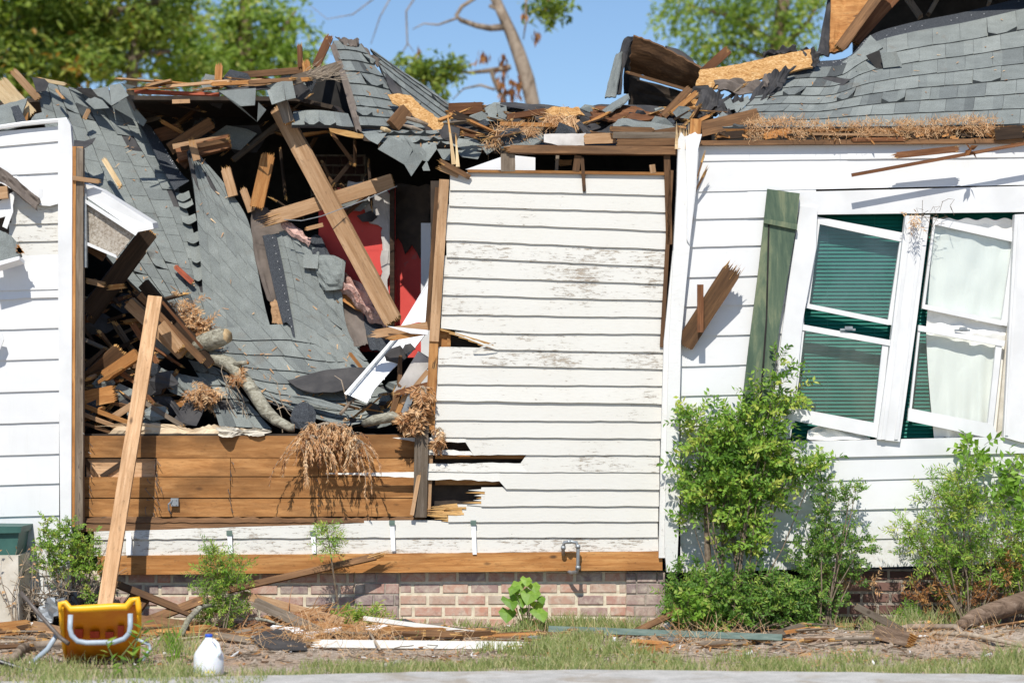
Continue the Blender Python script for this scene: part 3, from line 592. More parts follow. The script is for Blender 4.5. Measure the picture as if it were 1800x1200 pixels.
# splintered corner post
pts = [(1192, 246), (1197, 232), (1203, 240), (1211, 238), (1222, 232), (1230, 240), (1224, 330), (1214, 420), (1206, 500), (1197, 600), (1194, 760), (1196, 850), (1190, 1004), (1172, 1005), (1168, 960), (1172, 760), (1176, 600), (1185, 420), (1190, 330)]
mb = MB(); mb.prism([P(x, y, -.10) for x, y in pts], (0, .09, 0)); mb.prism([P(1183, 440, -.07), P(1192, 440, -.07), P(1187, 600, -.07), P(1170, 980, -.07), P(1158, 980, -.07), P(1163, 740, -.07), P(1167, 600, -.07)], (0, .06, 0))
post = mb.obj("corner_post", "paint_post", house, label="tall white corner post splintered at the top")
mb = MB(); mb.prism([P(1205, 243, -.13), P(1212, 236, -.135), P(1234, 236, -.12), P(1227, 262, -.12), P(1224, 330, -.11), P(1212, 430, -.11), P(1207, 420, -.12), P(1208, 330, -.125)], (0, .02, 0)); mb.obj("split_casing", "paint_plain", post)
mb = MB()
for k in range(26):
    x = 1186+k*1.1+U(-1, 1); mb.prism([P(x, 262, -.11+U(0, .06)), P(x+U(3, 6), 262, -.1), P(x+U(0, 4), 212+U(0, 26), -.08+U(-.02, .02))], (0, .008, 0), U(.4, 1))
mb.obj("broken_fibres", "wood_pale", post)
pb("stud_end", 1223, 210, 1221, 240, 19, -.06, -.06, .06, "wood_orange", parent=house)
for a_ in ((1222, 300, 1217, 385, 5), (1236, 278, 1224, 318, 4), (1238, 306, 1218, 345, 5)): pb("splinter_strip", a_[0], a_[1], a_[2], a_[3], a_[4], -.09, -.07, .008, "wood_brown", parent=house, ja=.05, jb=.05, taper=.5)
# ---------------- foundation ----------------
def bricks(mb, x0, x1, ytop, ybot, yf, tr, bl=47, bh=15, gx=5.5, gy=5.2, mi=0):
    r = 0; y = ytop
    while y < ybot:
        x = x0-(r % 2)*bl*.5*1.1+U(-3, 0)
        while x < x1:
            l_ = bl*R.choice((1, 1, 1, .5 if U(0, 1) < .3 else 1))*U(.94, 1.03); xa, xb = max(x, x0), min(x+l_, x1)
            if xb-xa > 5:
                d = yf+U(-.004, .003); e_ = .8; ya, yb_ = y+U(-.5, .5), y+bh+U(-.5, .5)
                f = [P(xa+e_, yb_-e_, d), P(xb-e_, yb_-e_, d), P(xb-e_, ya+e_, d), P(xa+e_, ya+e_, d)]; g_ = [P(xa, yb_, d+.004), P(xb, yb_, d+.004), P(xb, ya, d+.004), P(xa, ya, d+.004)]; h_ = [v_+V((0, .05, 0)) for v_ in g_]
                t = U(*tr); mb.q(f, t, mi)
                for k in range(4): k2 = (k+1) % 4; mb.q([f[k], g_[k], g_[k2], f[k2]], t, mi); mb.q([g_[k], h_[k], h_[k2], g_[k2]], t, mi)
            x += l_+gx
        y += bh+gy; r += 1
mb = MB(); bricks(mb, 126, 622, 1008, 1130, .03, (.1, .75)); bricks(mb, 704, 1100, 1006, 1130, .03, (.2, 1))
mb.pbox(126, 1004, 1102, 1140, .036, .12, mi=1); mb.obj("foundation_wall", ["brick", "mortar"], house, label="low wall of red bricks in thick cream mortar")
for x0, x1 in ((624, 701), (1101, 1169)):
    mb = MB(); bricks(mb, x0, x1, 1006, 1130, .012, (0, .5), 36, 17, 2.5, 2.8); mb.pbox(x0+1, 1004, x1-1, 1140, .018, .14, mi=1); mb.obj("brick_pier", ["brick", "mortar_grey"], house)
mb = MB(); bricks(mb, 1420, 1990, 1003, 1140, .05, (0, 1), 45, 15, 5, 5); mb.pbox(1420, 1000, 1990, 1140, .056, .16, mi=1); mb.obj("foundation_wall", ["brick_dark", "mortar_grey"], house, label="low wall of dark brown bricks behind the right shrubs")
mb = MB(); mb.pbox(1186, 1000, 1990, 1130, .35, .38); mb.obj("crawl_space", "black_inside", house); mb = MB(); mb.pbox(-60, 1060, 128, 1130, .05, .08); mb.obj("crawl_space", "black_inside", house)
# ---------------- interior shell ----------------
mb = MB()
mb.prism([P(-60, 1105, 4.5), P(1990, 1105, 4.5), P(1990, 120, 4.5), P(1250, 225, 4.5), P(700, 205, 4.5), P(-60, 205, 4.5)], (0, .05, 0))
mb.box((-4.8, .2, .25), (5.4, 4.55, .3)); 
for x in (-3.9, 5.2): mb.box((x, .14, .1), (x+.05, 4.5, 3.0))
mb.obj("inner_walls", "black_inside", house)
mb = MB(); mb.prism([P(500, 150, 1.75), P(560, 138, 1.75), P(596, 118, 1.75), P(640, 225, 1.75), P(640, 240, 1.75), P(500, 240, 1.75)], (0, .05, 0)); mb.obj("attic_dark", "black_inside", house)  # flat black backdrop, stands in for the shade inside the roof beside the peak
mb = MB(); mb.prism([P(560, 430, 1.12), P(695, 330, 1.12), P(695, 618, 1.12), P(560, 618, 1.12)], (0, .03, 0)); mb.prism([P(560, 330, 1.119), P(690, 330, 1.119), P(690, 440, 1.119), P(560, 440, 1.119)], (0, .03, 0))
mb.obj("red_wall", "paint_red", house, label="bright red painted plaster inside the room")
mb = MB(); mb.prism([P(690, 345, 1.22), P(752, 345, 1.22), P(752, 628, 1.22), P(690, 628, 1.22)], (0, .03, 0)); mb.obj("red_wall", "paint_red", house, label="narrower strip of red plaster beside the end stud")
mb = MB(); mb.prism([P(740, 392, 1.06), P(768, 392, 1.05), P(768, 700, 1.05), P(740, 700, 1.06)], (0, .02, 0)); mb.obj("door_casing", "trim_white", house)
slab("bare_plaster", [(566, 352, 1.085), (590, 344, 1.085), (612, 352, 1.085), (604, 372, 1.085), (588, 380, 1.085), (572, 372, 1.085)], .02, ["plaster"], house, amp=.012)
slab("bare_plaster", [(612, 318, 1.08), (660, 322, 1.08), (688, 345, 1.08), (690, 470, 1.08), (676, 470, 1.08), (672, 400, 1.08), (650, 392, 1.08), (634, 360, 1.08), (612, 350, 1.08)], .02, ["plaster"], house, amp=.014)
slab("bare_plaster", [(671, 440, 1.075), (683, 440, 1.075), (684, 580, 1.075), (672, 575, 1.075), (668, 510, 1.075)], .015, ["plaster"], house, amp=.012)
slab("shade_slab", [(684, 325, 1.16), (756, 325, 1.16), (756, 452, 1.16), (746, 438, 1.16), (738, 455, 1.16), (724, 430, 1.16), (712, 446, 1.16), (700, 418, 1.16), (684, 428, 1.16)], .015, ["dark_board"], house, amp=.012)  # added dark slab, stands in for shade on the top of the red strip
mb = MB(); mb.pbox(685, 320, 693, 620, 1.02, 1.08); mb.obj("wall_stud", "wood_dark", house)
mb = MB(); bricks(mb, 548, 640, 275, 345, 3.4, (.0, .1), 24, 14, 2, 3); mb.pbox(546, 272, 642, 346, 3.41, 3.6, mi=1); mb.obj("chimney_breast", ["brick_dark", "mortar_grey"], house)
# roof deck over the dark room (closes it against the sky)
def deckpoly(front, back, t=.03):
    mb_ = MB()
    for i in range(len(front)-1):
        f0, f1, b0, b1 = P(*front[i]), P(*front[i+1]), P(*back[i]), P(*back[i+1]); mb_.prism([f0, f1, b1, b0], (0, 0, -t))
    return mb_
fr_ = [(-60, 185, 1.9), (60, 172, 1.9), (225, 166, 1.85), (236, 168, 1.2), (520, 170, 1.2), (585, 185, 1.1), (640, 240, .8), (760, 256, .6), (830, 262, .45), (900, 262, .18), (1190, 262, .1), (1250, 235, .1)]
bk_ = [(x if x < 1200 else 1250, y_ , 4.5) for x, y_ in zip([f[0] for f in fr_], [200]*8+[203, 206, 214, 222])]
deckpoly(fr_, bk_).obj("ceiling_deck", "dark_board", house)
# ---------------- right roof ----------------
JT = [(1372, 118, 1.12), (1432, 108, 1.2), (1490, 100, 1.3), (1530, 62, 1.55), (1600, 40, 1.7), (1700, 20, 1.85), (1810, -8, 2.05), (1990, -50, 2.3)]
JE = [(1268, 226, .02), (1340, 226, 0), (1420, 226, 0), (1500, 225, 0), (1590, 224, 0), (1690, 222, 0), (1810, 220, 0), (1990, 214, 0)]
JM = [(lerpl(a_[0], b_[0], .5)+6, lerpl(a_[1], b_[1], .52)+(3 if 2 <= k <= 3 else 0), lerpl(a_[2], b_[2], .5)) for k, (a_, b_) in enumerate(zip(JT, JE))]
sf = Surf([JT, JM, JE]); mb = MB(); sheet(mb, sf, 40, 14, .02, off=-.002, mi=1, mside=2)
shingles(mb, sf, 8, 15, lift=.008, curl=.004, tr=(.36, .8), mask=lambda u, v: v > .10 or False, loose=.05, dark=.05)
roof = mb.obj("roof", ["shingle", "shingle_strip", "wood_orange"], house, label="slope of grey shingles over the right wall")
for k in range(30):
    mb = MB(); u = U(.15, .95); v = U(.02, .1); p = sf.p(u, v); n = sf.n(u, v); mb.tube([p, p+n*.003], .004, 6); mb.obj("roof_nail", "nail_head", roof)
slab("torn_felt", [(1438, 137, .95), (1460, 134, .9), (1495, 139, .85), (1480, 152, .8), (1475, 155, .78)], .005, ["felt"], roof)
mb = MB(); sf2 = Surf([[(1441, 124, 1.18), (1475, 116, 1.22), (1505, 96, 1.3), (1530, 66, 1.45)], [(1441, 136, 1.05), (1475, 133, 1.1), (1510, 116, 1.18), (1552, 88, 1.3)]]); sheet(mb, sf2, 16, 2, .006, off=.02, tone=.6, mi=0); shingles(mb, sf2, 1, 4, lift=.02, loose=0); mb.obj("lifted_course", "shingle", roof)
mb = MB()
for q_ in ([(1504, 120), (1521, 110), (1532, 126), (1512, 138)], [(1548, 93), (1576, 91), (1586, 116), (1553, 120)]):
    mb.prism([P(x, y, .98) for x, y in q_], (0, .008, 0), .75)
mb.obj("loose_shingle", "shingle", roof)
mb = MB(); mb.prism([P(1522, 98, 1.12), P(1546, 88, 1.12), P(1553, 120, 1.0), P(1540, 120, 1.0)], (0, .008, 0)); mb.obj("roof_hole", "black_inside", roof)
# attic gable standing behind the right roof
mb = MB(); mb.prism([P(1500, 130, 3.6), P(2050, 130, 3.6), P(2050, -260, 3.6), P(1500, -150, 3.6)], (0, .05, 0)); mb.prism([P(1440, 0, 1.5)+V((0, 0, .35)), P(2050, 0, 1.5)+V((0, 0, .45)), P(2050, 0, 3.6)+V((0, 0, .9)), P(1440, 0, 3.6)+V((0, 0, .9))], (0, 0, .04)); mb.obj("attic_dark", "black_inside", house)
for a_ in ((1590, -10, 1618, 30, 10), (1655, -15, 1632, 26, 7), (1745, -15, 1738, 8, 5)): pb("rafter", a_[0], a_[1], a_[2], a_[3], a_[4], 2.2, 2.1, .05, "wood_grey", parent=house)
# window
win = empty("window", P(1590, 770, -.02), label="double sash window leaning to the right with white frame"); win.parent = house; win.location = V(win.location)-HO
Yf = -.035
mb = MB()
def quad(mb, pts, yf, t, tone=.5, mi=0): mb.prism([P(x, y, yf) for x, y in pts], (0, t, 0), tone, mi)
quad(mb, [(1375, 338), (1990, 322), (1990, 370), (1437, 377), (1376, 372)], Yf+.012, .04)
quad(mb, [(1407, 362), (1437, 365), (1434, 440), (1412, 560), (1390, 770), (1350, 772), (1386, 500)], Yf-.01, .04)
quad(mb, [(1340, 777), (1990, 762), (1990, 792), (1340, 806)], Yf+.012, .04)
quad(mb, [(1592, 379), (1635, 378), (1612, 560), (1582, 776), (1542, 772), (1566, 600)], Yf-.02, .07)
quad(mb, [(1784, 377), (1840, 374), (1830, 776), (1796, 777), (1764, 768)], Yf-.02, .07)
fo = mb.obj("window_frame", "trim_white", win)
mb = MB(); quad(mb, [(1598, 385), (1603, 385), (1556, 772), (1549, 772)], Yf-.028, .008); quad(mb, [(1620, 385), (1626, 385), (1578, 772), (1572, 772)], Yf-.028, .008); quad(mb, [(1790, 385), (1794, 385), (1772, 765), (1767, 765)], Yf-.028, .008); mb.obj("moulding", "trim_white", win)
def sash(o):       # o: list of px polygons
    pass
for dx, dy, sc in ((0, 0, 1.0), (203, 1, .97)):
    X = lambda x: 1437+(x-1437)*sc+dx
    Q = lambda pts: [(X(x), y+dy) for x, y in pts]
    mb = MB()
    quad(mb, Q([(1437, 381), (1592, 410), (1590, 426), (1437, 393)]), -.0, .035)
    quad(mb, Q([(1437, 393), (1441, 394), (1422, 540), (1417, 539)]), -.0, .035); quad(mb, Q([(1582, 424), (1592, 426), (1571, 572), (1560, 570)]), -.0, .035)
    quad(mb, Q([(1418, 533), (1563, 562), (1562, 571), (1417, 541)]), -.004, .035)
    mb.obj("upper_sash", "beige" if 0 else "trim_white", win)
    mb = MB()
    quad(mb, Q([(1411, 570), (1568, 598), (1566, 608), (1410, 580)]), -.03, .03)
    quad(mb, Q([(1410, 580), (1414, 580), (1398, 722), (1394, 722)]), -.022, .03); quad(mb, Q([(1551, 606), (1562, 608), (1546, 748), (1536, 746)]), -.022, .03)
    quad(mb, Q([(1393, 716), (1545, 744), (1560, 773), (1391, 738)]), -.024, .03)
    mb.obj("lower_sash", "trim_white", win)
    mb = MB(); quad(mb, Q([(1440, 392), (1584, 424), (1562, 568), (1420, 538)]), .02, .004); quad(mb, Q([(1412, 578), (1552, 604), (1538, 745), (1396, 718)]), .004, .004); mb.obj("pane", "glass", win)
    mb = MB(); 
    p = P(X(1490), 579+dy, -.03); mb.box(p+V((-.05, -.012, -.008)), p+V((.05, .012, .006))); mb.box(p+V((-.02, -.02, .0)), p+V((.03, .0, .02))); mb.obj("sash_lock", "galv", win)
    mb = MB(); quad(mb, Q([(1592, 378), (1600, 378), (1560, 772), (1552, 772)]), .0, .06); mb.obj("side_jamb", "beige", win)
# blind, curtain
for (x0, x1, lab) in ((1392, 1600, "dark green slatted blind filling the left window"), (1575, 1815, "dark green slatted blind half covered by the white curtain")):
    mb = MB(); y = 374
    while y < 772:
        a_ = U(-.4, .4); mb.prism([P(x0, y, .10), P(x1, y+a_, .10), P(x1, y+5.4+a_, .085), P(x0, y+5.4, .085)], (0, .002, .003), .5); y += 6.6
    for k in (.3, .7): mb.tube([P(lerpl(x0, x1, k), 374, .083), P(lerpl(x0, x1, k), 772, .083)], .0012, 4)
    mb.obj("window_blind", "blind", label=lab, cat="blind", group="slatted blinds")
mb = MB(); mb.prism([P(1390, 340, .16), P(1990, 340, .16), P(1990, 800, .16), P(1390, 800, .16)], (0, .02, 0)); mb.obj("wall_backing", "black_inside", house)
cols = []; nx_, nz_ = 90, 40; mb = MB(); gr_ = []
for j in range(nz_+1):
    row = []; y = 385+(770-385)*j/nz_
    xa = 1640-max(0, j-20)*(-.05)*10 if j > 20 else 1642-(j/20)*14; xb = 1800-(j/nz_)*36
    if j > 20: xa = 1628+((j-20)/20)**1.5*14
    for i in range(nx_+1):
        u = i/nx_; d = .045+.004*math.sin(u*17+1.2*math.sin(y*.012)+math.sin(u*9)*2)+(.009*math.sin(u*30+y*.006)*max(0, (y-560)/210))+.012*mn.noise(V((u*6, y*.014, 3)))+(.01*math.sin(y*.5) if j < 4 or 18 < j < 23 else 0)
        row.append(P(xa+(xb-xa)*u, y+2*math.sin(u*30), d))
    gr_.append(row)
for j in range(nz_):
    for i in range(nx_): mb.q([gr_[j][i], gr_[j][i+1], gr_[j+1][i+1], gr_[j+1][i]], .5)
mb.obj("curtain", "curtain", smooth=True, label="ruffled white curtain hanging inside the right window", cat="curtain")
mb = MB()
sfc = Surf([[(1420, 757, .02), (1450, 745, .05), (1480, 752, .03), (1520, 762, .05)], [(1418, 772, -.01), (1450, 773, .02), (1490, 773, .0), (1530, 774, .03)]]); sheet(mb, sfc, 20, 4, .004, wave=.03); mb.obj("cloth_bundle", "curtain", label="crumpled white cloth bunched on the left window sill", cat="cloth")
# shutter
sh = MB(); quad(sh, [(1349, 332), (1406, 340), (1399, 402), (1372, 560), (1355, 700), (1340, 726), (1303, 722), (1316, 610), (1334, 470)], -.075, .025)
shut = sh.obj("shutter", "shutter_green", house, label="weathered green board shutter leaning beside the window")
mb = MB(); quad(mb, [(1344, 384), (1402, 394), (1401, 404), (1343, 392)], -.095, .02); mb.obj("batten", "shutter_green", shut)
mb = MB(); quad(mb, [(1350, 395), (1353, 395), (1349, 560), (1338, 724), (1334, 724), (1346, 560)], -.079, .004); mb.obj("board_gap", "black_inside", shut)
# ---------------- fallen roof sections (each lies loose) ----------------
A_T = [(205, 152, 1.75), (258, 235, 1.6), (312, 325, 1.4), (346, 430, 1.18), (368, 530, .98), (382, 600, .85)]
A_B = [(62, 140, 1.65), (82, 235, 1.45), (118, 350, 1.2), (190, 455, 1.0), (262, 530, .85), (330, 605, .72)]
A_M = [(130, 156, 1.74), (168, 238, 1.56), (212, 340, 1.32), (268, 442, 1.12), (316, 530, .93), (356, 603, .80)]
sf = Surf([A_T, A_M, A_B]); mb = MB(); sheet(mb, sf, 40, 12, .022, off=-.002, mi=1, mside=2, jag=.015)
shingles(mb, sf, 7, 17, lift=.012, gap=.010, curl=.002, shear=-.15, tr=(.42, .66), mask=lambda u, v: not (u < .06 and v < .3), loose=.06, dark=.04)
secA = mb.obj("fallen_roof_section", ["shingle", "felt", "wood_brown"], label="largest fallen slope of grey shingles sliding down behind the left wall stud", cat="roof section", group="fallen pieces of the shingled roof")
mb = MB(); sf2 = Surf([[(262, 225, 1.62), (288, 262, 1.55), (312, 300, 1.45), (333, 322, 1.38)], [(238, 212, 1.58), (262, 255, 1.5), (285, 300, 1.4), (306, 338, 1.3)]]); sheet(mb, sf2, 14, 3, .006, off=.02, jag=.02)
for k in range(14):
    p = sf2.p(U(.05, .95), U(.02, .2)); mb.tube([p, p+sf2.n(.5, .1)*.024], .0035, 5, mi=1)
mb.obj("nail_strip", ["shingle_strip", "nail_head"], secA)
def flap(name, polys, t, mat, parent=None, **k):
    mb = MB()
    for pl in polys: mb.prism([PP(p) for p in pl], (0, t, -t*.3), U(.4, .75))
    return mb.obj(name, [mat], parent, **k)
flap("curled_shingle", [[(192, 150, 1.62), (212, 147, 1.55), (226, 168, 1.45), (196, 186, 1.5)], [(196, 188, 1.5), (222, 172, 1.4), (238, 190, 1.38), (258, 212, 1.4), (252, 222, 1.42), (228, 206, 1.45)], [(212, 146, 1.58), (240, 152, 1.6), (262, 160, 1.7), (250, 166, 1.7), (226, 158, 1.6)],
    [(160, 168, 1.6), (180, 176, 1.5), (192, 190, 1.46), (166, 192, 1.5), (150, 178, 1.6)], [(120, 154, 1.7), (158, 158, 1.68), (190, 152, 1.62), (196, 186, 1.5), (180, 172, 1.52), (150, 160, 1.64)]], .006, "shingle", secA)
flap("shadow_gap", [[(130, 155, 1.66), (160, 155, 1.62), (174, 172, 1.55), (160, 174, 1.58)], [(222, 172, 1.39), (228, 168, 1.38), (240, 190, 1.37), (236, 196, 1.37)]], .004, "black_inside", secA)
flap("torn_felt", [[(56, 136, 1.5), (88, 140, 1.55), (80, 160, 1.5), (64, 162, 1.48)], [(130, 246, 1.2), (148, 248, 1.15), (168, 242, 1.2), (162, 252, 1.1), (146, 262, 1.05), (130, 260, 1.1)]], .006, "felt", secA)
mb = MB()
for (x, y, w_, h_) in ((308, 338, 24, 12), (312, 352, 25, 10), (318, 378, 25, 12), (326, 408, 24, 16), (334, 432, 20, 26), (338, 470, 18, 20)):
    ys0 = 1.4-(y-325)*.0021; ys1 = ys0-h_*.0021; s2 = Surf([[(x, y, ys0-.02), (x+w_*.5, y+2, ys0-.03), (x+w_, y-3, ys0)], [(x+3, y+h_, ys1-.05), (x+w_*.5+2, y+h_+4, ys1-.06), (x+w_+3, y+h_-3, ys1-.04)]]); sheet(mb, s2, 8, 3, .004, tone=U(.5, .8))
mb.obj("curled_shingle", "shingle", secA)
B_R = [(346, 268, 1.3), (396, 325, 1.22), (436, 388, 1.12), (452, 470, .98), (466, 540, .86), (484, 605, .72)]
B_L = [(331, 264, 1.26), (342, 345, 1.16), (350, 425, 1.05), (355, 490, .95), (360, 550, .86), (368, 625, .72)]
B_M = [(338, 264, 1.3), (370, 335, 1.2), (394, 405, 1.1), (405, 480, .98), (414, 545, .87), (426, 615, .72)]
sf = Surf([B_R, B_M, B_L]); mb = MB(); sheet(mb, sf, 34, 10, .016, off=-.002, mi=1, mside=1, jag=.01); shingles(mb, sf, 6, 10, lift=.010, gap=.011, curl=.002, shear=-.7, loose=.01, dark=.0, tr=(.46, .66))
mb.obj("fallen_roof_section", ["shingle", "felt"], label="narrow buckled strip of shingles pointing up in the middle of the fallen slope", cat="roof section", group="fallen pieces of the shingled roof")
C = [[(366, 575, .80), (430, 575, .78), (500, 570, .8), (560, 580, .82), (618, 590, .85)], [(372, 630, .66), (440, 640, .62), (510, 645, .6), (585, 655, .62), (655, 650, .66)], [(430, 668, .58), (480, 695, .5), (540, 705, .46), (600, 712, .46), (690, 700, .5)], [(455, 700, .52), (505, 720, .44), (560, 738, .38), (620, 748, .36), (705, 722, .4)]]
sf = Surf(C); mb = MB(); sheet(mb, sf, 30, 18, .02, off=-.002, mi=1, mside=2, jag=.012); shingles(mb, sf, 8, 8, lift=.011, gap=.011, curl=.003, shear=.55, loose=.03, dark=.01, tr=(.44, .66), mask=lambda u, v: not (v > .86 and u < .30))
mb.obj("fallen_roof_section", ["shingle", "felt", "wood_brown"], label="scooped bowl of grey shingles at the bottom of the fallen slope", cat="roof section", group="fallen pieces of the shingled roof")
Dd = [[(478, 412, 1.02), (502, 405, 1.02), (520, 410, 1.0), (548, 432, 1.0), (604, 470, 1.0)], [(496, 480, .94), (520, 472, .93), (545, 476, .92), (570, 482, .92), (600, 492, .92)], [(512, 560, .82), (540, 560, .82), (565, 565, .82), (590, 572, .82), (612, 585, .82)], [(536, 650, .64), (570, 652, .64), (600, 655, .64), (630, 655, .65), (662, 660, .66)]]
Dd = [list(r) for r in zip(*Dd)]; sf = Surf(Dd); mb = MB(); sheet(mb, sf, 30, 24, .018, off=-.002, mi=1, mside=1, jag=.015); shingles(mb, sf, 6, 9, lift=.011, gap=.011, curl=.003, shear=.4, loose=.03, dark=.0, tr=(.5, .7))
secD = mb.obj("fallen_roof_section", ["shingle", "felt"], label="fallen shingle panel with a dark nailing strip down its left edge", cat="roof section", group="fallen pieces of the shingled roof")
mb = MB(); s2 = Surf([[(461, 414, .96), (472, 412, .97), (486, 416, .98)], [(480, 500, .88), (492, 500, .88), (503, 500, .89)], [(497, 570, .78), (510, 572, .78), (524, 622, .7)]]); sheet(mb, s2, 4, 16, .014, off=.012, jag=.01)
for k in range(12): 
    p = s2.p(.72, .04+k*.08); mb.tube([p, p+V((0, -.018, .008))], .003, 5, mi=1)
mb.obj("nail_strip", ["shingle_strip", "nail_head"], secD)
mb = MB(); s2 = Surf([[(548, 455, .95), (575, 450, .9), (608, 462, .88)], [(560, 480, .9), (585, 486, .84), (606, 480, .84)], [(572, 510, .88), (586, 510, .84), (598, 504, .86)]]); sheet(mb, s2, 10, 8, .006, off=.03, tone=.6, wave=.02)
s2 = Surf([[(535, 450, .93), (562, 448, .9)], [(535, 472, .9), (560, 474, .87)]]); sheet(mb, s2, 4, 3, .005, off=.02, tone=.75); mb.obj("curled_shingle", "shingle", secD)
def surf(name, ctrl, nu, nv, t, mat, jag=.03, wave=.01, parent=None, **k):
    mb = MB(); sheet(mb, Surf(ctrl), nu, nv, t, jag=jag, wave=wave); return mb.obj(name, [mat] if isinstance(mat, str) else mat, parent, **k)
surf("roofing_felt", [[(445, 356, 1.14), (466, 362, 1.16), (484, 378, 1.2), (500, 398, 1.2)], [(440, 380, 1.1), (465, 400, 1.12), (490, 410, 1.14), (520, 420, 1.12)], [(448, 450, .99), (460, 470, .98), (475, 480, .98), (500, 480, 1.0)], [(470, 530, .88), (480, 535, .88), (486, 535, .88), (500, 530, .9)]], 20, 20, .006, "felt_brown", label="torn brown felt between the narrow shingle strip and the nailing strip", cat="roofing felt")
surf("torn_plywood", [[(474, 528, .87), (486, 525, .87), (496, 530, .87)], [(478, 568, .8), (488, 570, .8), (500, 575, .8)]], 8, 8, .012, "wood_tan", jag=.1, label="small strip of broken plywood under the brown felt", cat="plywood")
surf("roofing_felt", [[(592, 500, .98), (612, 515, 1.0), (640, 530, 1.0)], [(600, 560, .88), (615, 560, .88), (640, 560, .88)], [(615, 610, .76), (630, 610, .76), (648, 606, .76)]], 12, 12, .006, "felt_brown", label="flat brown felt panel right of the curled shingles", cat="roofing felt")
surf("shingle_sheet", [[(640, 545, .92), (662, 548, .92), (684, 560, .92)], [(640, 570, .85), (664, 574, .85), (692, 572, .86)], [(650, 615, .72), (670, 618, .72), (686, 610, .74)]], 10, 10, .012, "shingle_strip", label="dark shingle sheet lying right of the flat felt panel", cat="shingle sheet")
surf("shingle_sheet", [[(505, 668, .50), (560, 652, .54), (620, 645, .56), (660, 648, .56)], [(518, 680, .44), (560, 672, .46), (615, 662, .48), (660, 655, .5)], [(545, 689, .38), (570, 690, .38), (610, 684, .4), (650, 668, .44)]], 20, 8, .008, "felt", jag=.02, label="dark underside of a bent shingle sheet lying in the bowl of the fallen slope", cat="shingle sheet")
surf("shingle_sheet", [[(518, 712, .34), (535, 705, .32), (552, 714, .32)], [(510, 735, .3), (532, 735, .27), (556, 732, .3)], [(518, 752, .28), (535, 756, .26), (550, 750, .28)]], 10, 8, .008, "shingle_strip", label="small dark shingle hanging over the hole beside the mossy branch", cat="shingle sheet")
surf("shingle_sheet", [[(500, 692, .40), (550, 698, .36), (612, 716, .34)], [(520, 700, .38), (560, 712, .33), (600, 722, .32)]], 14, 4, .006, "shingle", label="thin curled shingle strip across the bottom of the bowl", cat="shingle sheet")
surf("shingle_sheet", [[(663, 690, .42), (690, 685, .38), (706, 690, .34)], [(668, 720, .36), (690, 722, .3), (708, 726, .3)], [(640, 750, .3), (664, 752, .26), (700, 742, .26)]], 10, 10, .01, "shingle", label="bent grey shingle beside the broken chair legs near the end stud", cat="shingle sheet") if False else \
surf("shingle_sheet", [[(663, 690, .42), (690, 685, .38), (706, 690, .34)], [(668, 720, .36), (690, 722, .3), (708, 726, .3)], [(640, 750, .3), (664, 752, .26), (700, 742, .26)]], 10, 10, .01, "shingle", label="bent grey shingle below the white soffit panel", cat="shingle sheet")
# lower left heap of shingles
E_ = [[(330, 632, .62), (365, 640, .58), (398, 655, .54)], [(365, 690, .46), (400, 690, .43), (430, 700, .41)], [(385, 752, .3), (430, 752, .28), (478, 756, .27)]]
sf = Surf(E_); mb = MB(); sheet(mb, sf, 14, 14, .016, off=-.002, mi=1, mside=1, jag=.03); shingles(mb, sf, 5, 3, lift=.01, curl=.01, loose=.2, tr=(.35, .7))
mb.obj("fallen_roof_section", ["shingle", "felt"], label="small slope of shingles left of the mossy branch above the bare boards", cat="roof section", group="fallen pieces of the shingled roof")
surf("shingle_sheet", [[(280, 645, .55), (320, 655, .5), (370, 665, .48)], [(270, 655, .5), (320, 680, .44), (375, 710, .4)], [(300, 690, .46), (340, 705, .42), (372, 722, .38)]], 16, 8, .012, ["shingle"], wave=.04, label="dark crumpled shingles under the small pile of straw", cat="shingle sheet")
surf("shingle_sheet", [[(208, 690, .4), (226, 684, .38), (246, 696, .36)], [(214, 712, .36), (232, 714, .34), (250, 716, .34)]], 8, 6, .008, "shingle", label="pale shingle scrap among the boards at the lower left", cat="shingle sheet")
surf("shingle_sheet", [[(222, 722, .32), (255, 716, .3), (275, 720, .3)], [(226, 748, .28), (258, 750, .26), (285, 748, .26)]], 8, 6, .008, "shingle", label="flat shingle scrap just above the torn tan lining", cat="shingle sheet")
for i, (c_, lab) in enumerate((([[(300, 742, .26), (330, 700, .36), (350, 690, .4)], [(345, 750, .22), (362, 715, .32), (372, 700, .36)]], "long curved dark shingle edge left of the small shingle slope"), ([[(288, 700, .34), (305, 720, .3), (320, 748, .24)], [(298, 698, .34), (316, 722, .3), (334, 748, .24)]], "narrow dark strip bending down to the tan lining"))):
    surf("roofing_felt", c_, 8, 6, .006, "felt", label=lab, cat="roofing felt")
# ---------------- peaked section ----------------
F_ = [[(584, 72, 1.55), (606, 72, 1.56), (634, 78, 1.58)], [(600, 120, 1.3), (632, 122, 1.3), (668, 130, 1.3)], [(618, 175, 1.05), (660, 180, 1.03), (712, 190, 1.0)], [(634, 223, .8), (685, 225, .76), (748, 228, .7)]]
sf = Surf(F_); mb = MB(); sheet(mb, sf, 14, 20, .02, off=-.002, mi=1, mside=1, jag=.01); shingles(mb, sf, 8, 3, lift=.013, curl=.006, loose=.04, tr=(.3, .52), dark=.03)
G_ = [[(650, 84, 1.6), (700, 120, 1.45), (760, 160, 1.2), (862, 238, .75)], [(662, 105, 1.5), (708, 140, 1.32), (762, 180, 1.08), (846, 242, .68)], [(680, 145, 1.25), (712, 172, 1.12), (750, 200, .96), (800, 240, .66)]]
sg = Surf(G_); sheet(mb, sg, 24, 8, .02, off=-.002, mi=1, mside=1, jag=.01); shingles(mb, sg, 5, 7, lift=.011, curl=.006, loose=.04, tr=(.25, .48), dark=.05)
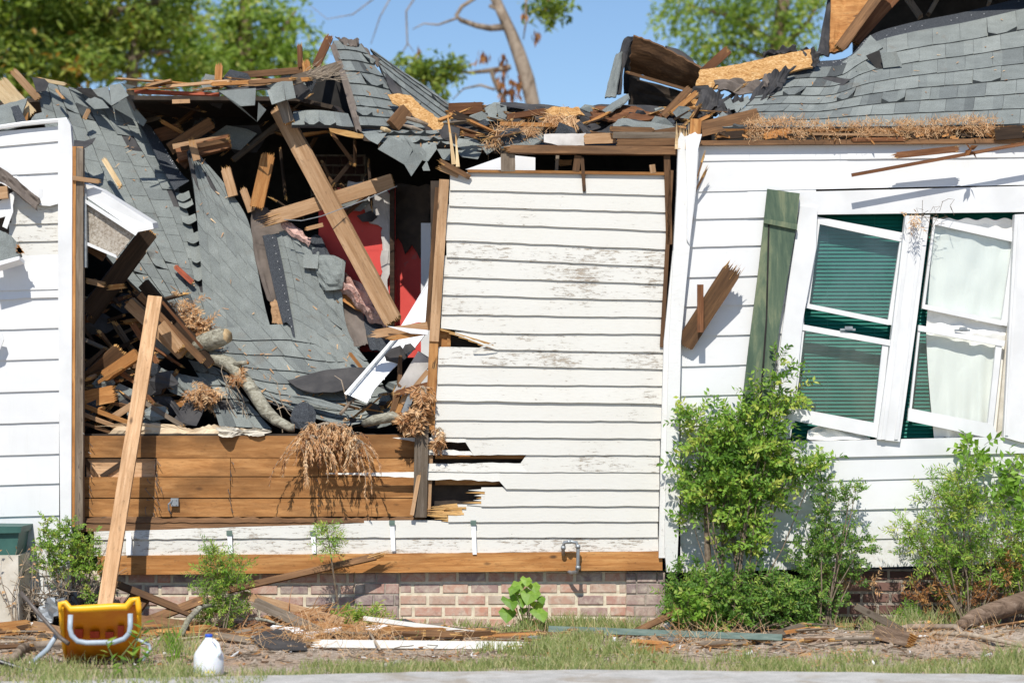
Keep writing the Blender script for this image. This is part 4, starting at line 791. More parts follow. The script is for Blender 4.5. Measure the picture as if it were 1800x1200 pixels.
peak = mb.obj("roof_peak", ["shingle", "felt"], label="steep shingled peak still standing over the dark room", cat="roof section")
surf("rake_strip", [[(577, 72, 1.53), (588, 72, 1.52)], [(600, 140, 1.2), (612, 140, 1.18)], [(612, 185, .98), (626, 185, .96)], [(626, 232, .78), (636, 232, .76)]], 4, 20, .018, "felt_brown", jag=.04, parent=peak)
surf("ridge_felt", [[(588, 66, 1.6), (612, 66, 1.58), (634, 68, 1.56)], [(600, 76, 1.5), (615, 80, 1.48), (630, 74, 1.5)]], 14, 4, .01, "felt_brown", jag=.1, wave=.04, parent=peak)
surf("ridge_felt", [[(634, 76, 1.6), (650, 90, 1.55), (668, 106, 1.5)], [(640, 92, 1.5), (655, 106, 1.45), (672, 114, 1.42)]], 12, 4, .01, "felt_brown", jag=.1, wave=.04, parent=peak)
surf("valley_felt", [[(676, 128, 1.28), (690, 140, 1.2)], [(682, 150, 1.14), (702, 160, 1.1)], [(690, 164, 1.08), (716, 172, 1.04)]], 5, 8, .006, "felt", parent=peak)
slab("broken_plywood", [(681, 166, .90), (700, 164, .92), (722, 168, .92), (745, 190, .82), (775, 212, .72), (789, 226, .66), (788, 236, .64), (765, 232, .66), (740, 214, .74), (712, 192, .84), (690, 182, .87)], .016, ["osb"], amp=.006, step=.03, label="leaf shaped piece of torn plywood lying on the roof peak", cat="plywood")
pb("timber_block", 690, 222, 714, 194, 24, .62, .70, .05, "wood_brown", label="short brown timber block below the torn plywood on the peak", cat="timber", roll=20)
for k, (x, y, l_, r_, m_, lb) in enumerate(((732, 212, 34, .016, "bark_pale", "grey broken branch stub beside the short timber block"), (725, 224, 30, .012, "bark_pale", "pale twisted root end under the torn plywood on the peak"), (678, 228, 14, .018, "wood_pale", "pale broken stub at the foot of the peak"))):
    mb = MB(); mb.tube([P(x-l_*.5, y-l_*.12, .62), P(x, y, .58), P(x+l_*.6, y+l_*.2, .6)], [r_*.8, r_, r_*.5], 8, wob=.15); mb.obj("broken_branch" if k < 2 else "wood_stub", m_, label=lb, cat="branch" if k < 2 else "wood")
# hanging layer of shingles under the peak
H_ = [[(635, 232, .72), (690, 228, .66), (750, 230, .6), (800, 226, .56), (860, 236, .6)], [(655, 248, .62), (700, 246, .56), (752, 246, .5), (800, 244, .46), (862, 246, .5)], [(680, 262, .56), (720, 280, .46), (756, 262, .44), (800, 258, .4), (860, 262, .4)]]
sf = Surf(H_); mb = MB(); sheet(mb, sf, 30, 8, .012, off=-.003, mi=1, mside=1, jag=.04); shingles(mb, sf, 3, 8, lift=.02, curl=.02, loose=.4, tr=(.3, .6), dark=.08)
hang = mb.obj("fallen_roof_section", ["shingle", "felt"], label="crumpled layer of shingles hanging under the roof peak above the room", cat="roof section", group="fallen pieces of the shingled roof")
flap("curled_shingle", [[(638, 236, .6), (680, 234, .56), (664, 254, .5), (648, 246, .55)], [(664, 262, .5), (686, 240, .5), (708, 252, .44), (692, 278, .44)], [(692, 278, .44), (712, 244, .44), (726, 262, .4), (712, 290, .4)], [(714, 244, .42), (744, 262, .38), (754, 272, .38), (750, 284, .36), (736, 280, .38)],
    [(710, 288, .38), (728, 264, .37), (742, 282, .35), (723, 310, .35)], [(744, 252, .42), (766, 250, .4), (768, 262, .36), (752, 284, .36), (738, 268, .38)], [(768, 262, .36), (792, 262, .34), (790, 282, .33), (778, 280, .34)], [(742, 294, .36), (750, 282, .35), (756, 300, .33), (744, 300, .35)]], .007, "shingle", hang)
flap("curled_shingle", [[(792, 242, .4), (838, 246, .36), (856, 262, .34), (828, 268, .32), (796, 256, .34)], [(800, 262, .34), (846, 268, .3), (840, 280, .28), (812, 276, .28)], [(846, 258, .34), (884, 240, .34), (894, 246, .32), (872, 262, .28), (856, 272, .28)]], .007, "shingle", hang)
I_ = [[(515, 196, .92), (560, 194, .9), (612, 200, .86)], [(512, 222, .8), (560, 222, .78), (622, 226, .76)]]
sf = Surf(I_); mb = MB(); sheet(mb, sf, 14, 4, .014, off=-.002, mi=1, mside=1); shingles(mb, sf, 1, 4, lift=.01, tr=(.4, .7)); mb.obj("fallen_roof_section", ["shingle", "felt"], label="short strip of shingles left of the peak above the long leaning rafter", cat="roof section", group="fallen pieces of the shingled roof")
slab("broken_lath", [(578, 225, .72), (600, 228, .72), (640, 236, .7), (638, 243, .7), (610, 240, .7), (580, 231, .72)], .012, ["splinter"], label="thin split lath under the short strip of shingles", cat="lath")
f3 = flap("hanging_shingle", [[(384, 160, .80), (450, 155, .74), (448, 185, .7), (420, 187, .72)], [(384, 160, .80), (422, 186, .71), (452, 214, .74)], [(452, 214, .74), (454, 180, .7), (468, 193, .72)], [(466, 150, .8), (497, 143, .72), (502, 176, .68), (478, 184, .68)], [(497, 143, .72), (514, 143, .74), (520, 172, .72), (503, 176, .68)]], .008, "shingle", label="folded shingles hanging from the torn roof edge above the dark room", cat="shingle")
surf("torn_edge_felt", [[(380, 158, .82), (430, 152, .8), (470, 150, .8), (520, 140, .84)], [(384, 166, .80), (430, 160, .76), (470, 156, .76), (520, 146, .8)]], 20, 2, .006, "felt", parent=f3)
mb = MB(); mb.prism([P(236, 156, .95), P(300, 160, .95), P(385, 163, .93), P(384, 168, .93), P(300, 166, .95), P(236, 163, .95)], (0, .06, 0)); mb.obj("red_board", "rust_red", label="long thin red board along the torn roof edge", cat="board")
pb("lath_stub", 303, 179, 334, 178, 7, .85, .85, .02, "wood_tan", jb=0, label="small wooden stub hanging on a nail below the red board", cat="wood")
for a_ in (("roof_board", 295, 152, 400, 143, 5, .9, .8, "wood_tan", "thin split board above the red board"), ("roof_board", 375, 148, 540, 140, 7, .8, .8, "wood_orange", "split orange board along the torn edge left of the peak"), ("roof_board", 400, 134, 540, 123, 11, .95, .95, "wood_brown", "dark brown board lying on top of the torn edge left of the peak"), ("roof_board", 515, 142, 592, 118, 17, .78, .9, "wood_grey", "grey weathered board running up to the peak"), ("roof_board", 440, 145, 512, 140, 7, .76, .76, "wood_brown", "short dark lath between the split boards left of the peak"),
           ("timber_end", 384, 142, 385, 119, 13, .9, .9, "wood_orange", "square timber end sticking up left of the peak"), ("timber_end", 528, 120, 527, 84, 9, .95, .95, "wood_red", "thin upright stake left of the peak"), ("timber_end", 556, 116, 578, 68, 14, 1.5, 1.6, "wood_red", "leaning broken rafter tip against the top of the peak"), ("timber_end", 540, 126, 538, 112, 14, .9, .9, "wood_orange", "small orange wood chunk at the foot of the upright stake"),
           ("timber_end", 66, 172, 26, 128, 13, 1.5, 1.5, "wood_tan", "splintered tan timber sticking up left of the fallen slope"), ("timber_end", 50, 205, 0, 150, 34, 1.4, 1.4, "wood_pale", "broad pale broken board at the left edge above the white wall"), ("roof_board", 70, 140, 112, 148, 6, 1.55, 1.55, "wood_pale", "pale splinter along the top of the fallen slope")):
    pb(a_[0], a_[1], a_[2], a_[3], a_[4], a_[5], a_[6], a_[7], .03, a_[8], ja=.02, jb=.035, label=a_[9], cat="board" if "board" in a_[0] else "timber")
mb = MB(); straw(mb, P(560, 134, .82), 60, .16, (.12, .05, .03), (.8, 0, .3), .003); mb.obj("shredded_bark", "twig_dry", label="bundle of grey shredded strips left of the peak", cat="wood shreds")
# left roof corner beyond the white wall
surf("shingle_sheet", [[(-20, 190, 1.3), (10, 182, 1.3), (48, 172, 1.35)], [(-20, 225, 1.0), (12, 228, 1.0), (36, 222, 1.05)]], 8, 6, .014, "shingle", label="shingle piece at the far left edge above the white wall", cat="shingle sheet")
surf("shingle_sheet", [[(18, 188, 1.15), (32, 184, 1.15)], [(32, 222, .95), (50, 220, .95)]], 4, 6, .014, "shingle_strip", label="dark nailing strip at the far left above the white wall", cat="shingle sheet")
surf("shingle_sheet", [[(62, 200, 1.1), (78, 196, 1.1)], [(50, 216, .95), (82, 215, .98)]], 4, 4, .01, "shingle", label="small shingle triangle behind the cap of the white wall", cat="shingle sheet")
pb("timber_end", 44, 216, 50, 198, 8, 1.2, 1.2, .02, "wood_orange", taper=.2, label="tiny orange wedge in the dark gap behind the white wall", cat="timber")
# ---------------- ridge of rubble over the clapboard wall ----------------
surf("collapsed_ridge", [[(780, 192, .75), (860, 186, .8), (950, 184, .8), (1040, 192, .8), (1100, 182, .8), (1180, 186, .8), (1260, 175, .8)], [(790, 215, .62), (860, 205, .6), (950, 205, .58), (1040, 205, .58), (1100, 200, .58), (1180, 205, .58), (1260, 200, .55)], [(800, 246, .5), (860, 240, .4), (950, 238, .34), (1040, 236, .34), (1100, 232, .3), (1180, 230, .3), (1260, 228, .25)]], 60, 12, .03, "felt", jag=.02, wave=.08, label="crushed dark roof deck lying across the top of the clapboard wall", cat="roof section")
LIST = [  # kind, px0,py0,px1,py1,w, y0,y1, mat, label
 ("roof_board", 790, 192, 846, 190, 20, .5, .5, "wood_red", "wide reddish board end right of the peak"),
 ("log_stub", 800, 202, 862, 228, 13, .42, .36, "wood_dark", "dark round stick end pointing left beside the peak"),
 ("roof_board", 880, 218, 1000, 221, 7, .3, .3, "wood_orange", "thin orange board along the rubble above the white inner panel"),
 ("roof_board", 892, 206, 955, 196, 10, .42, .42, "wood_red", "red stained board under the folded black felt"),
 ("roof_board", 1000, 238, 1072, 242, 1, .2, .2, "wood_brown", "x"),
 ("roof_board", 1028, 245, 1080, 243, 18, .06, .06, "wood_tan", "pale square-cut board end left of the stacked boards"),
 ("roof_board", 1074, 227, 1145, 229, 9, .02, .02, "wood_brown", "top short board of the stack over the header"),
 ("roof_board", 1078, 238, 1190, 238, 11, .0, .0, "wood_grey", "second board of the stack over the header"),
 ("roof_board", 1086, 251, 1190, 250, 13, -.012, -.012, "wood_brown", "lowest board of the stack over the header"),
 ("roof_board", 1140, 236, 1192, 228, 10, .06, .06, "wood_brown", "short slanting board on top of the stacked boards"),
 ("roof_board", 1165, 205, 1210, 158, 13, .5, .6, "wood_brown", "split board leaning in front of the raised plywood lid"),
 ("roof_board", 1180, 200, 1222, 165, 9, .46, .55, "wood_orange", "orange split board beside the leaning split board"),
 ("timber_end", 1238, 126, 1278, 90, 16, 1.1, 1.15, "wood_red", "square timber sticking up behind the pale plywood"),
 ("charred_log", 1232, 228, 1330, 204, 26, .0, .1, "wood_brown", "charred cracked timber resting on the corner post"),
 ("charred_log", 1262, 240, 1305, 236, 13, -.02, .0, "wood_dark", "short dark cracked timber below the charred timber"),
 ("roof_board", 1345, 240, 1385, 232, 12, -.04, -.02, "wood_orange", "short orange board end in the straw on the eave"),
 ("timber_end", 1750, 236, 1796, 232, 22, -.06, -.06, "wood_dark", "dark box shaped timber at the right end of the eave"),
 ("roof_board", 1430, 236, 1570, 238, 4, -.05, -.05, "wood_tan", "thin pale stick lying in the straw on the eave"),
 ("roof_board", 1500, 246, 1590, 245, 7, -.045, -.045, "wood_red", "red brown board lying along the eave"),
]
for L_ in LIST:
    if L_[9] == "x": continue
    pb(L_[0], L_[1], L_[2], L_[3], L_[4], L_[5], L_[6], L_[7], .035, L_[8], ja=.02 if L_[0] != "roof_board" or L_[1] > 1200 else .008, jb=.02, label=L_[9], cat={"roof_board": "board", "timber_end": "timber", "charred_log": "timber", "log_stub": "stick"}[L_[0]])
flap("folded_shingle", [[(842, 196, .5), (868, 180, .6), (880, 180, .6), (872, 205, .46), (892, 214, .42), (840, 212, .44)], [(872, 182, .55), (890, 186, .5), (893, 212, .42), (876, 206, .45)]], .01, "shingle", label="folded shingles standing up right of the peak", cat="shingle")
flap("folded_felt", [[(870, 180, .7), (905, 180, .7), (940, 184, .65), (952, 190, .6), (920, 192, .5), (880, 186, .5)], [(930, 184, .5), (958, 188, .5), (954, 194, .45), (935, 200, .45), (918, 198, .45)]], .01, "felt", label="folded black felt on top of the rubble in front of the bare tree", cat="roofing felt")
surf("broken_plywood", [[(1040, 190, .6), (1080, 186, .6), (1120, 190, .55), (1165, 202, .5)], [(1035, 206, .4), (1080, 212, .38), (1125, 214, .36), (1170, 210, .4)]], 26, 5, .014, "wood_red", jag=.05, wave=.03, label="curved brown plywood sheet over the dark gap in the rubble", cat="plywood")
surf("broken_plywood", [[(940, 196, .5), (980, 190, .5), (1022, 186, .5)], [(945, 212, .38), (985, 208, .38), (1030, 204, .4)]], 16, 5, .012, "osb", jag=.08, wave=.03, label="ragged plywood edge behind the tuft of shredded wood", cat="plywood")
surf("shingle_sheet", [[(1055, 195, .55), (1080, 178, .6), (1105, 164, .65)], [(1068, 200, .4), (1090, 186, .45), (1108, 172, .5)]], 12, 5, .01, "shingle", jag=.05, label="grey shingle sloping up to the raised plywood lid", cat="shingle sheet")
surf("shingle_sheet", [[(1075, 218, .2), (1100, 208, .22), (1140, 216, .2), (1188, 222, .16)], [(1076, 226, .1), (1105, 222, .1), (1145, 228, .08), (1190, 230, .06)]], 20, 5, .012, "shingle", jag=.05, wave=.02, label="shingle lying on the stacked boards over the header", cat="shingle sheet")
surf("shingle_sheet", [[(880, 258, .22), (920, 246, .26), (952, 234, .3)], [(898, 262, .14), (935, 256, .16), (958, 242, .2)]], 12, 4, .012, "shingle", jag=.05, label="shingle sloping onto the long header plate", cat="shingle sheet")
surf("shingle_sheet", [[(1012, 216, .2), (1020, 212, .2)], [(1028, 236, .12), (1040, 234, .12)]], 6, 6, .008, "felt", label="small grey felt flap by the tuft of shredded wood", cat="shingle sheet")
slab("plaster_slab", [(956, 236, .1), (1030, 234, .1), (1028, 256, .08), (985, 257, .08), (956, 250, .08)], .02, ["plaster"], amp=.004, label="broken grey plaster slab standing on the header plate", cat="plaster")
mb = MB(); straw(mb, P(905, 232, .26), 260, .10, (.14, .04, .025), (.3, -.2, 0), .004, curl=.9); mb.obj("wood_shreds", "leaf_dead", label="ragged brown shreds above the white inner panel", cat="wood shreds")
mb = MB(); straw(mb, P(868, 252, .30), 120, .08, (.06, .04, .03), (.1, -.2, -.1), .004, curl=1.2); mb.obj("wood_shreds", "leaf_dead", label="curly shreds on the shingles left of the header plate", cat="wood shreds")
mb = MB(); straw(mb, P(985, 210, .34), 170, .13, (.11, .04, .03), (-.3, -.3, -.3), .005, curl=1.2)
for k in range(14): x = 985+k*2.2; mb.prism([P(x, 208+U(-4, 4), .3), P(x+5, 210, .3), P(x+U(5, 16), 236, .22)], (0, .006, 0), U(.4, 1))
mb.obj("wood_shreds", "leaf_dead", label="big pale tuft of shredded wood over the plaster slab", cat="wood shreds")
# raised lid of the roof
LD = [[(1112, 62, 1.0), (1150, 76, 1.0), (1190, 96, 1.0), (1232, 120, .95)], [(1106, 100, 1.1), (1150, 112, 1.1), (1190, 130, 1.08), (1228, 142, 1.05)], [(1106, 128, 1.25), (1150, 140, 1.25), (1190, 156, 1.2), (1218, 164, 1.2)]]
lid = surf("tipped_roof_section", LD, 24, 12, .02, ["wood_brown"], jag=.03, wave=.01, label="raised brown plywood lid tipped open beside the corner post", cat="roof section")
surf("roof_lid_felt", [[(1075, 165, 1.1), (1082, 120, 1.2), (1096, 70, 1.2), (1112, 64, 1.1)], [(1090, 168, 1.0), (1094, 125, 1.1), (1104, 85, 1.1), (1114, 70, 1.05)]], 20, 5, .012, "felt", parent=lid)
surf("roof_lid_felt", [[(1098, 72, 1.3), (1112, 64, 1.4), (1125, 72, 1.4)], [(1098, 165, 1.3), (1112, 170, 1.4), (1125, 170, 1.4)]], 6, 12, .01, "black_inside", parent=lid)
surf("roof_lid_shingle", [[(1062, 172, 1.0), (1070, 140, 1.1), (1082, 95, 1.2)], [(1082, 172, .95), (1088, 130, 1.05), (1093, 90, 1.15)]], 12, 5, .012, "shingle", parent=lid)
surf("roof_lid_felt", [[(1170, 80, 1.12), (1195, 88, 1.15), (1218, 104, 1.15)], [(1175, 92, 1.08), (1198, 100, 1.1), (1222, 116, 1.1)]], 8, 3, .02, "felt", parent=lid)
pb("lid_batten", 1104, 128, 1215, 160, 5, .98, .98, .02, "wood_brown", parent=lid, ja=.02)
surf("lid_lower_board", [[(1104, 134, 1.3), (1160, 150, 1.3), (1216, 166, 1.3)], [(1104, 185, 1.35), (1160, 190, 1.35), (1200, 195, 1.35)]], 10, 6, .02, "dark_board", parent=lid)
surf("broken_plywood", [[(1228, 122, .92), (1300, 112, .95), (1360, 98, 1.0), (1425, 86, 1.05)], [(1215, 165, .8), (1290, 148, .82), (1360, 134, .88), (1430, 118, .95)]], 30, 8, .016, ["osb"], jag=.025, wave=.01, label="long pale strand board standing on edge left of the right roof", cat="plywood")
surf("broken_plywood", [[(1215, 160, .78), (1235, 152, .76), (1262, 150, .76)], [(1190, 195, .62), (1220, 195, .6), (1240, 180, .64)], [(1184, 210, .55), (1205, 212, .52), (1222, 205, .54)]], 14, 10, .02, ["osb"], jag=.06, wave=.05, label="torn yellow board end between the lid and the black felt", cat="plywood")
for c_, lb, mt in (([[(1253, 145, .74), (1300, 138, .74), (1335, 145, .74), (1352, 132, .76)], [(1262, 160, .64), (1300, 168, .6), (1335, 160, .62), (1345, 150, .64)]], "brown black felt draped along the long pale strand board", "felt_brown"), ([[(1232, 160, .62), (1262, 158, .6), (1270, 172, .56)], [(1222, 182, .54), (1250, 190, .5), (1268, 182, .5)], [(1208, 216, .4), (1225, 218, .36), (1250, 190, .46)]], "dark felt sheet sliding towards the corner post", "felt"),
                   ([[(1345, 135, .8), (1375, 120, .85), (1402, 120, .88)], [(1300, 196, .45), (1330, 200, .42), (1355, 160, .6)]], "grey felt band at the left end of the right roof", "felt"), ([[(1262, 178, .5), (1290, 170, .52), (1310, 172, .5)], [(1256, 205, .36), (1280, 210, .34), (1300, 200, .38)]], "black crumpled felt in front of the small shingles", "felt"),
                   ([[(1406, 88, 1.05), (1425, 84, 1.06), (1442, 96, 1.05)], [(1415, 118, 1.0), (1430, 119, .98), (1442, 110, 1.0)]], "crumpled black felt knob at the end of the strand board", "felt"), ([[(1340, 96, 1.15), (1370, 86, 1.15), (1400, 84, 1.15)], [(1342, 101, 1.1), (1372, 94, 1.1), (1402, 92, 1.1)]], "thin ragged felt edge behind the strand board", "felt")):
    surf("torn_felt", c_, 16, 8, .007, mt, jag=.05, wave=.05, label=lb, cat="roofing felt", group="scraps of torn roofing felt")
flap("folded_shingle", [[(1285, 184, .44), (1315, 168, .5), (1318, 178, .46), (1296, 200, .38)], [(1272, 180, .46), (1284, 172, .48), (1292, 192, .4), (1280, 194, .4)], [(1256, 212, .3), (1270, 196, .36), (1288, 208, .3)]], .008, "shingle", label="small pale shingles folded among the black felt left of the right roof", cat="shingle")
# raised roof panel at the top right
surf("roof_panel", [[(1462, -40, 1.75), (1500, -40, 1.75), (1560, -40, 1.75)], [(1458, 60, 1.55), (1480, 60, 1.55), (1530, 20, 1.6)], [(1458, 92, 1.5), (1468, 92, 1.5), (1490, 84, 1.5)]], 10, 16, .03, ["wood_orange"], jag=.04, wave=.02, label="upright orange brown roof board panel at the top right", cat="roof section")
pb("roof_rafter", 1476, 84, 1560, -30, 18, 1.42, 1.55, .05, "wood_brown", label="dark rafter edge along the upright orange panel", cat="timber", ja=.02)
pb("roof_rafter", 1500, 70, 1600, -40, 26, 1.6, 1.75, .05, "wood_red", label="broad red brown rafter behind the upright orange panel", cat="timber", ja=.02)
surf("roof_felt_edge", [[(1462, -40, 1.9), (1478, -40, 1.8)], [(1445, 50, 1.7), (1462, 50, 1.62)], [(1436, 96, 1.6), (1456, 100, 1.55)]], 4, 12, .02, "felt", label="black felt hanging down the left side of the upright panel", cat="roofing felt")
# ---------------- timbers inside the fallen room ----------------
BE = [
 ("rafter", 492, 192, 606, 345, 31, .95, .70, "wood_brown", 0, 0, "x"),
 ("rafter", 490, 190, 690, 562, 31, 1.0, .62, "wood_tan", .02, .03, "longest rafter leaning across the dark opening"),
 ("roof_timber", 488, 380, 690, 318, 25, .95, .85, "wood_tan", .12, .01, "tan beam lying behind the longest rafter"),
 ("roof_timber", 452, 362, 471, 276, 24, 1.05, 1.05, "wood_orange", .02, .03, "short upright orange timber in the dark opening"),
 ("roof_timber", 410, 345, 398, 300, 17, 1.15, 1.15, "wood_tan", 0, .03, "pale pointed stub behind the narrow shingle strip"),
 ("roof_timber", 442, 372, 428, 334, 13, 1.1, 1.1, "wood_tan", 0, .02, "small tan stub beside the short upright timber"),
 ("roof_timber", 540, 402, 568, 395, 7, .9, .9, "wood_tan", .02, .0, "thin tan stick left of the red wall"),
 ("roof_timber", 496, 180, 508, 214, 20, .84, .82, "wood_grey", .03, .02, "grey timber end at the head of the longest rafter"),
 ("rafter", 276, 238, 314, 228, 23, 1.65, 1.6, "wood_red", .0, .03, "short red brown timber deep in the upper left gap"),
 ("rafter", 298, 262, 370, 216, 21, 1.5, 1.5, "wood_brown", .0, .02, "brown timber rising to the right in the upper left gap"),
 ("rafter", 304, 258, 402, 240, 9, 1.42, 1.4, "wood_tan", .0, .01, "thin tan timber crossing the upper left gap"),
 ("rafter", 312, 274, 402, 250, 24, 1.35, 1.35, "wood_red", .0, .015, "thick red brown timber lying in the upper left gap"),
 ("rafter", 318, 262, 400, 246, 8, 1.3, 1.3, "wood_brown", .0, .015, "narrow dark timber on the thick red brown timber"),
 ("rafter", 318, 290, 345, 262, 22, 1.45, 1.45, "wood_red", .0, .03, "short red timber behind the tip of the narrow shingle strip"),
 ("rafter", 346, 282, 338, 252, 13, 1.12, 1.12, "wood_tan", .0, .03, "pale tip just above the narrow shingle strip"),
 ("rafter", 155, 548, 262, 408, 30, .42, .35, "wood_dark", .02, .02, "thick black brown beam rising under the white soffit box"),
 ("rafter", 158, 565, 250, 440, 16, .55, .5, "wood_dark", .0, .02, "second dark beam behind the thick black brown beam"),
 ("rafter", 228, 532, 322, 622, 22, .45, .4, "wood_tan", .01, .01, "tan timber behind the leaning plank"),
 ("rafter", 245, 518, 357, 634, 12, .38, .3, "wood_brown", .0, .01, "narrow brown timber right of the leaning plank"),
 ("rafter", 252, 498, 372, 640, 20, .50, .42, "wood_dark", .0, .01, "dark slab edge above the narrow brown timber"),
 ("rafter", 285, 530, 356, 612, 4, .30, .28, "wood_red", .0, .0, "thin red edged strip on the dark slab edge"),
 ("rafter", 284, 570, 316, 612, 20, .36, .32, "wood_tan", .0, .02, "short tan timber end under the dark slab edge"),
 ("rafter", 150, 682, 216, 622, 44, .42, .35, "wood_brown", .02, .02, "wide brown board in the heap at the lower left"),
 ("rafter", 186, 660, 242, 622, 20, .30, .26, "wood_orange", .02, .0, "orange timber end on the wide brown board"),
 ("rafter", 172, 672, 212, 648, 5, .24, .24, "wood_orange", .0, .02, "orange sliver on the wide brown board"),
 ("rafter", 150, 702, 198, 692, 30, .28, .28, "wood_orange", .03, .03, "rotten orange lump under the wide brown board"),
 ("rafter", 145, 712, 232, 745, 8, .24, .22, "wood_orange", .0, .01, "upper thin slat in the lower left corner"),
 ("rafter", 147, 728, 215, 754, 7, .20, .18, "wood_tan", .0, .01, "middle thin slat in the lower left corner"),
 ("rafter", 148, 744, 196, 760, 6, .18, .18, "wood_brown", .0, .01, "lowest thin slat in the lower left corner"),
 ("rafter", 242, 700, 320, 748, 8, .28, .2, "wood_grey", .0, .02, "grey slat right of the leaning plank above the tan lining"),
 ("rafter", 196, 735, 232, 712, 12, .26, .24, "wood_tan", .03, .03, "short splintered chunk left of the leaning plank"),
 ("broken_board", 664, 586, 752, 573, 15, .02, .02, "wood_tan", .06, .0, "upper half of the broken board crossing the white soffit panel"),
 ("broken_board", 690, 594, 752, 583, 9, -.02, -.02, "wood_orange", .05, .0, "lower half of the broken board crossing the white soffit panel"),
 ("painted_board", 705, 695, 748, 625, 30, .16, .12, "plaster", .01, .0, "pale painted board behind the soffit panel near the end stud"),
 ("broken_board", 706, 708, 752, 652, 8, .08, .06, "wood_tan", .0, .0, "narrow edge board under the pale painted board"),
 ("broken_board", 692, 742, 712, 694, 9, .10, .08, "wood_orange", .02, .0, "orange batten standing in the corner near the end stud"),
 ("painted_board", 704, 742, 724, 692, 11, .06, .05, "galv", .0, .0, "grey metal strip standing beside the orange batten"),
 ("broken_board", 686, 736, 700, 690, 10, .16, .14, "wood_brown", .0, .02, "brown splintered post behind the orange batten"),
 ("broken_board", 700, 690, 752, 676, 10, .04, .02, "wood_red", .04, .0, "torn red brown veneer above the orange batten"),
 ("broken_board", 744, 745, 764, 640, 7, .02, -.02, "wood_brown", .03, .05, "split strip hanging on the lower end stud"),
 ("broken_board", 778, 286, 826, 312, 9, -.06, -.03, "wood_brown", .03, .0, "split brown board on the top left corner of the clapboard wall"),
 ("broken_board", 776, 296, 806, 308, 10, -.03, -.02, "wood_tan", .03, .0, "short tan piece under the split brown board"),
 ("splinter_stake", 798, 290, 790, 224, 8, -.02, .1, "wood_pale", .0, .08, "taller pale splinter standing at the top of the clapboard wall"),
 ("splinter_stake", 805, 294, 802, 250, 7, -.02, .05, "wood_pale", .0, .05, "shorter pale splinter standing at the top of the clapboard wall"),
 ("broken_board", 1204, 604, 1284, 480, 33, -.05, -.16, "wood_brown", .02, .07, "broken brown board sticking out beside the corner post"),
 ("cleat", 1231, 500, 1231, 584, 11, -.17, -.17, "wood_red", .0, .0, "small red brown cleat nailed on the board beside the corner post"),
 ("long_stick", 1497, 308, 1815, 250, 6, -.18, -.18, "wood_red", .0, .0, "long thin stick crossing the upper right wall"),
 ("broken_board", 1578, 273, 1682, 262, 11, -.17, -.17, "wood_red", .04, .02, "short pointed board above the long thin stick"),
 ("broken_board", 128, 313, 172, 319, 8, -.08, -.06, "wood_tan", .0, .02, "small cross piece nailed on the left stud"),
 ("broken_board", 150, 430, 184, 452, 16, .3, .3, "wood_brown", .0, .0, "short brown board below the white soffit box"),
 ("broken_board", 155, 494, 182, 500, 10, .2, .2, "wood_tan", .02, .02, "small tan chip beside the thick black brown beam"),
 ("broken_board", 195, 505, 214, 503, 9, .26, .26, "wood_orange", .03, .03, "orange splintered tip on the thick black brown beam"),
 ("wood_chip", 184, 282, 210, 325, 9, 1.22, 1.15, "wood_pale", .02, .03, "pale split stick lying on the largest fallen slope"),
 ("wood_chip", 149, 208, 156, 194, 8, 1.45, 1.45, "wood_tan", .01, .01, "small tan chip near the top of the largest fallen slope"),
 ("wood_chip", 310, 470, 338, 496, 9, 1.0, .95, "rust_red", .02, .01, "red wood chip above the dead twigs on the fallen slope"),
 ("wood_chip", 616, 622, 634, 645, 6, .6, .58, "wood_orange", .02, .02, "orange splinter lying on the bowl of shingles"),
 ("wood_chip", 100, 160, 110, 172, 4, 1.5, 1.48, "wood_tan", .02, .02, "thin tan sliver near the top edge of the fallen slope"),
]
for q_ in BE:
    if q_[11] == "x": continue
    pb(q_[0], q_[1], q_[2], q_[3], q_[4], q_[5], q_[6], q_[7], .045 if q_[5] > 14 else .016, q_[8], ja=q_[9], jb=q_[10], taper=.3 if "stake" in q_[0] or q_[0] == "long_stick" and 0 else 1, roll=R.choice((0, 12, -12, 18)) if q_[0] == "rafter" else 0,
       label=q_[11], cat={"rafter": "timber", "roof_timber": "timber", "broken_board": "board", "painted_board": "board", "splinter_stake": "splinter", "cleat": "cleat", "long_stick": "stick", "wood_chip": "wood chip"}[q_[0]])
# leaning plank
f = G(184, 1085); board("leaning_plank", P(185, 1064, -.62), P(273, 522, .12), 25/S, .04, "wood_tan", tone=.9, label="long new plank leaning against the opened wall", cat="plank")
# insulation
surf("insulation", [[(596, 468, .92), (625, 490, .9), (665, 530, .84), (690, 560, .8)], [(590, 500, .85), (618, 520, .8), (650, 552, .76), (684, 566, .76)]], 24, 8, .05, "pink_wool", jag=.06, wave=.09, label="lump of pink insulation under the longest rafter", cat="insulation")
surf("insulation", [[(488, 378, 1.02), (520, 400, 1.0), (548, 420, .98)], [(500, 396, .96), (520, 412, .94), (545, 430, .93)]], 14, 4, .03, "pink_wool", jag=.06, wave=.03, label="thin roll of pink insulation at the top of the nailing strip", cat="insulation")
surf("shingle_sheet", [[(532, 425, 1.0), (560, 412, 1.05), (578, 445, 1.0)], [(542, 450, .95), (560, 450, .96), (582, 452, .95)]], 8, 6, .01, "shingle_strip", label="dark shingle corner behind the curled shingles", cat="shingle sheet")
slab("torn_plywood", [(592, 512, .9), (612, 520, .9), (640, 540, .88), (636, 548, .86), (612, 535, .86), (596, 525, .88)], .012, ["wood_orange"], label="torn orange veneer beside the lump of insulation", cat="plywood")
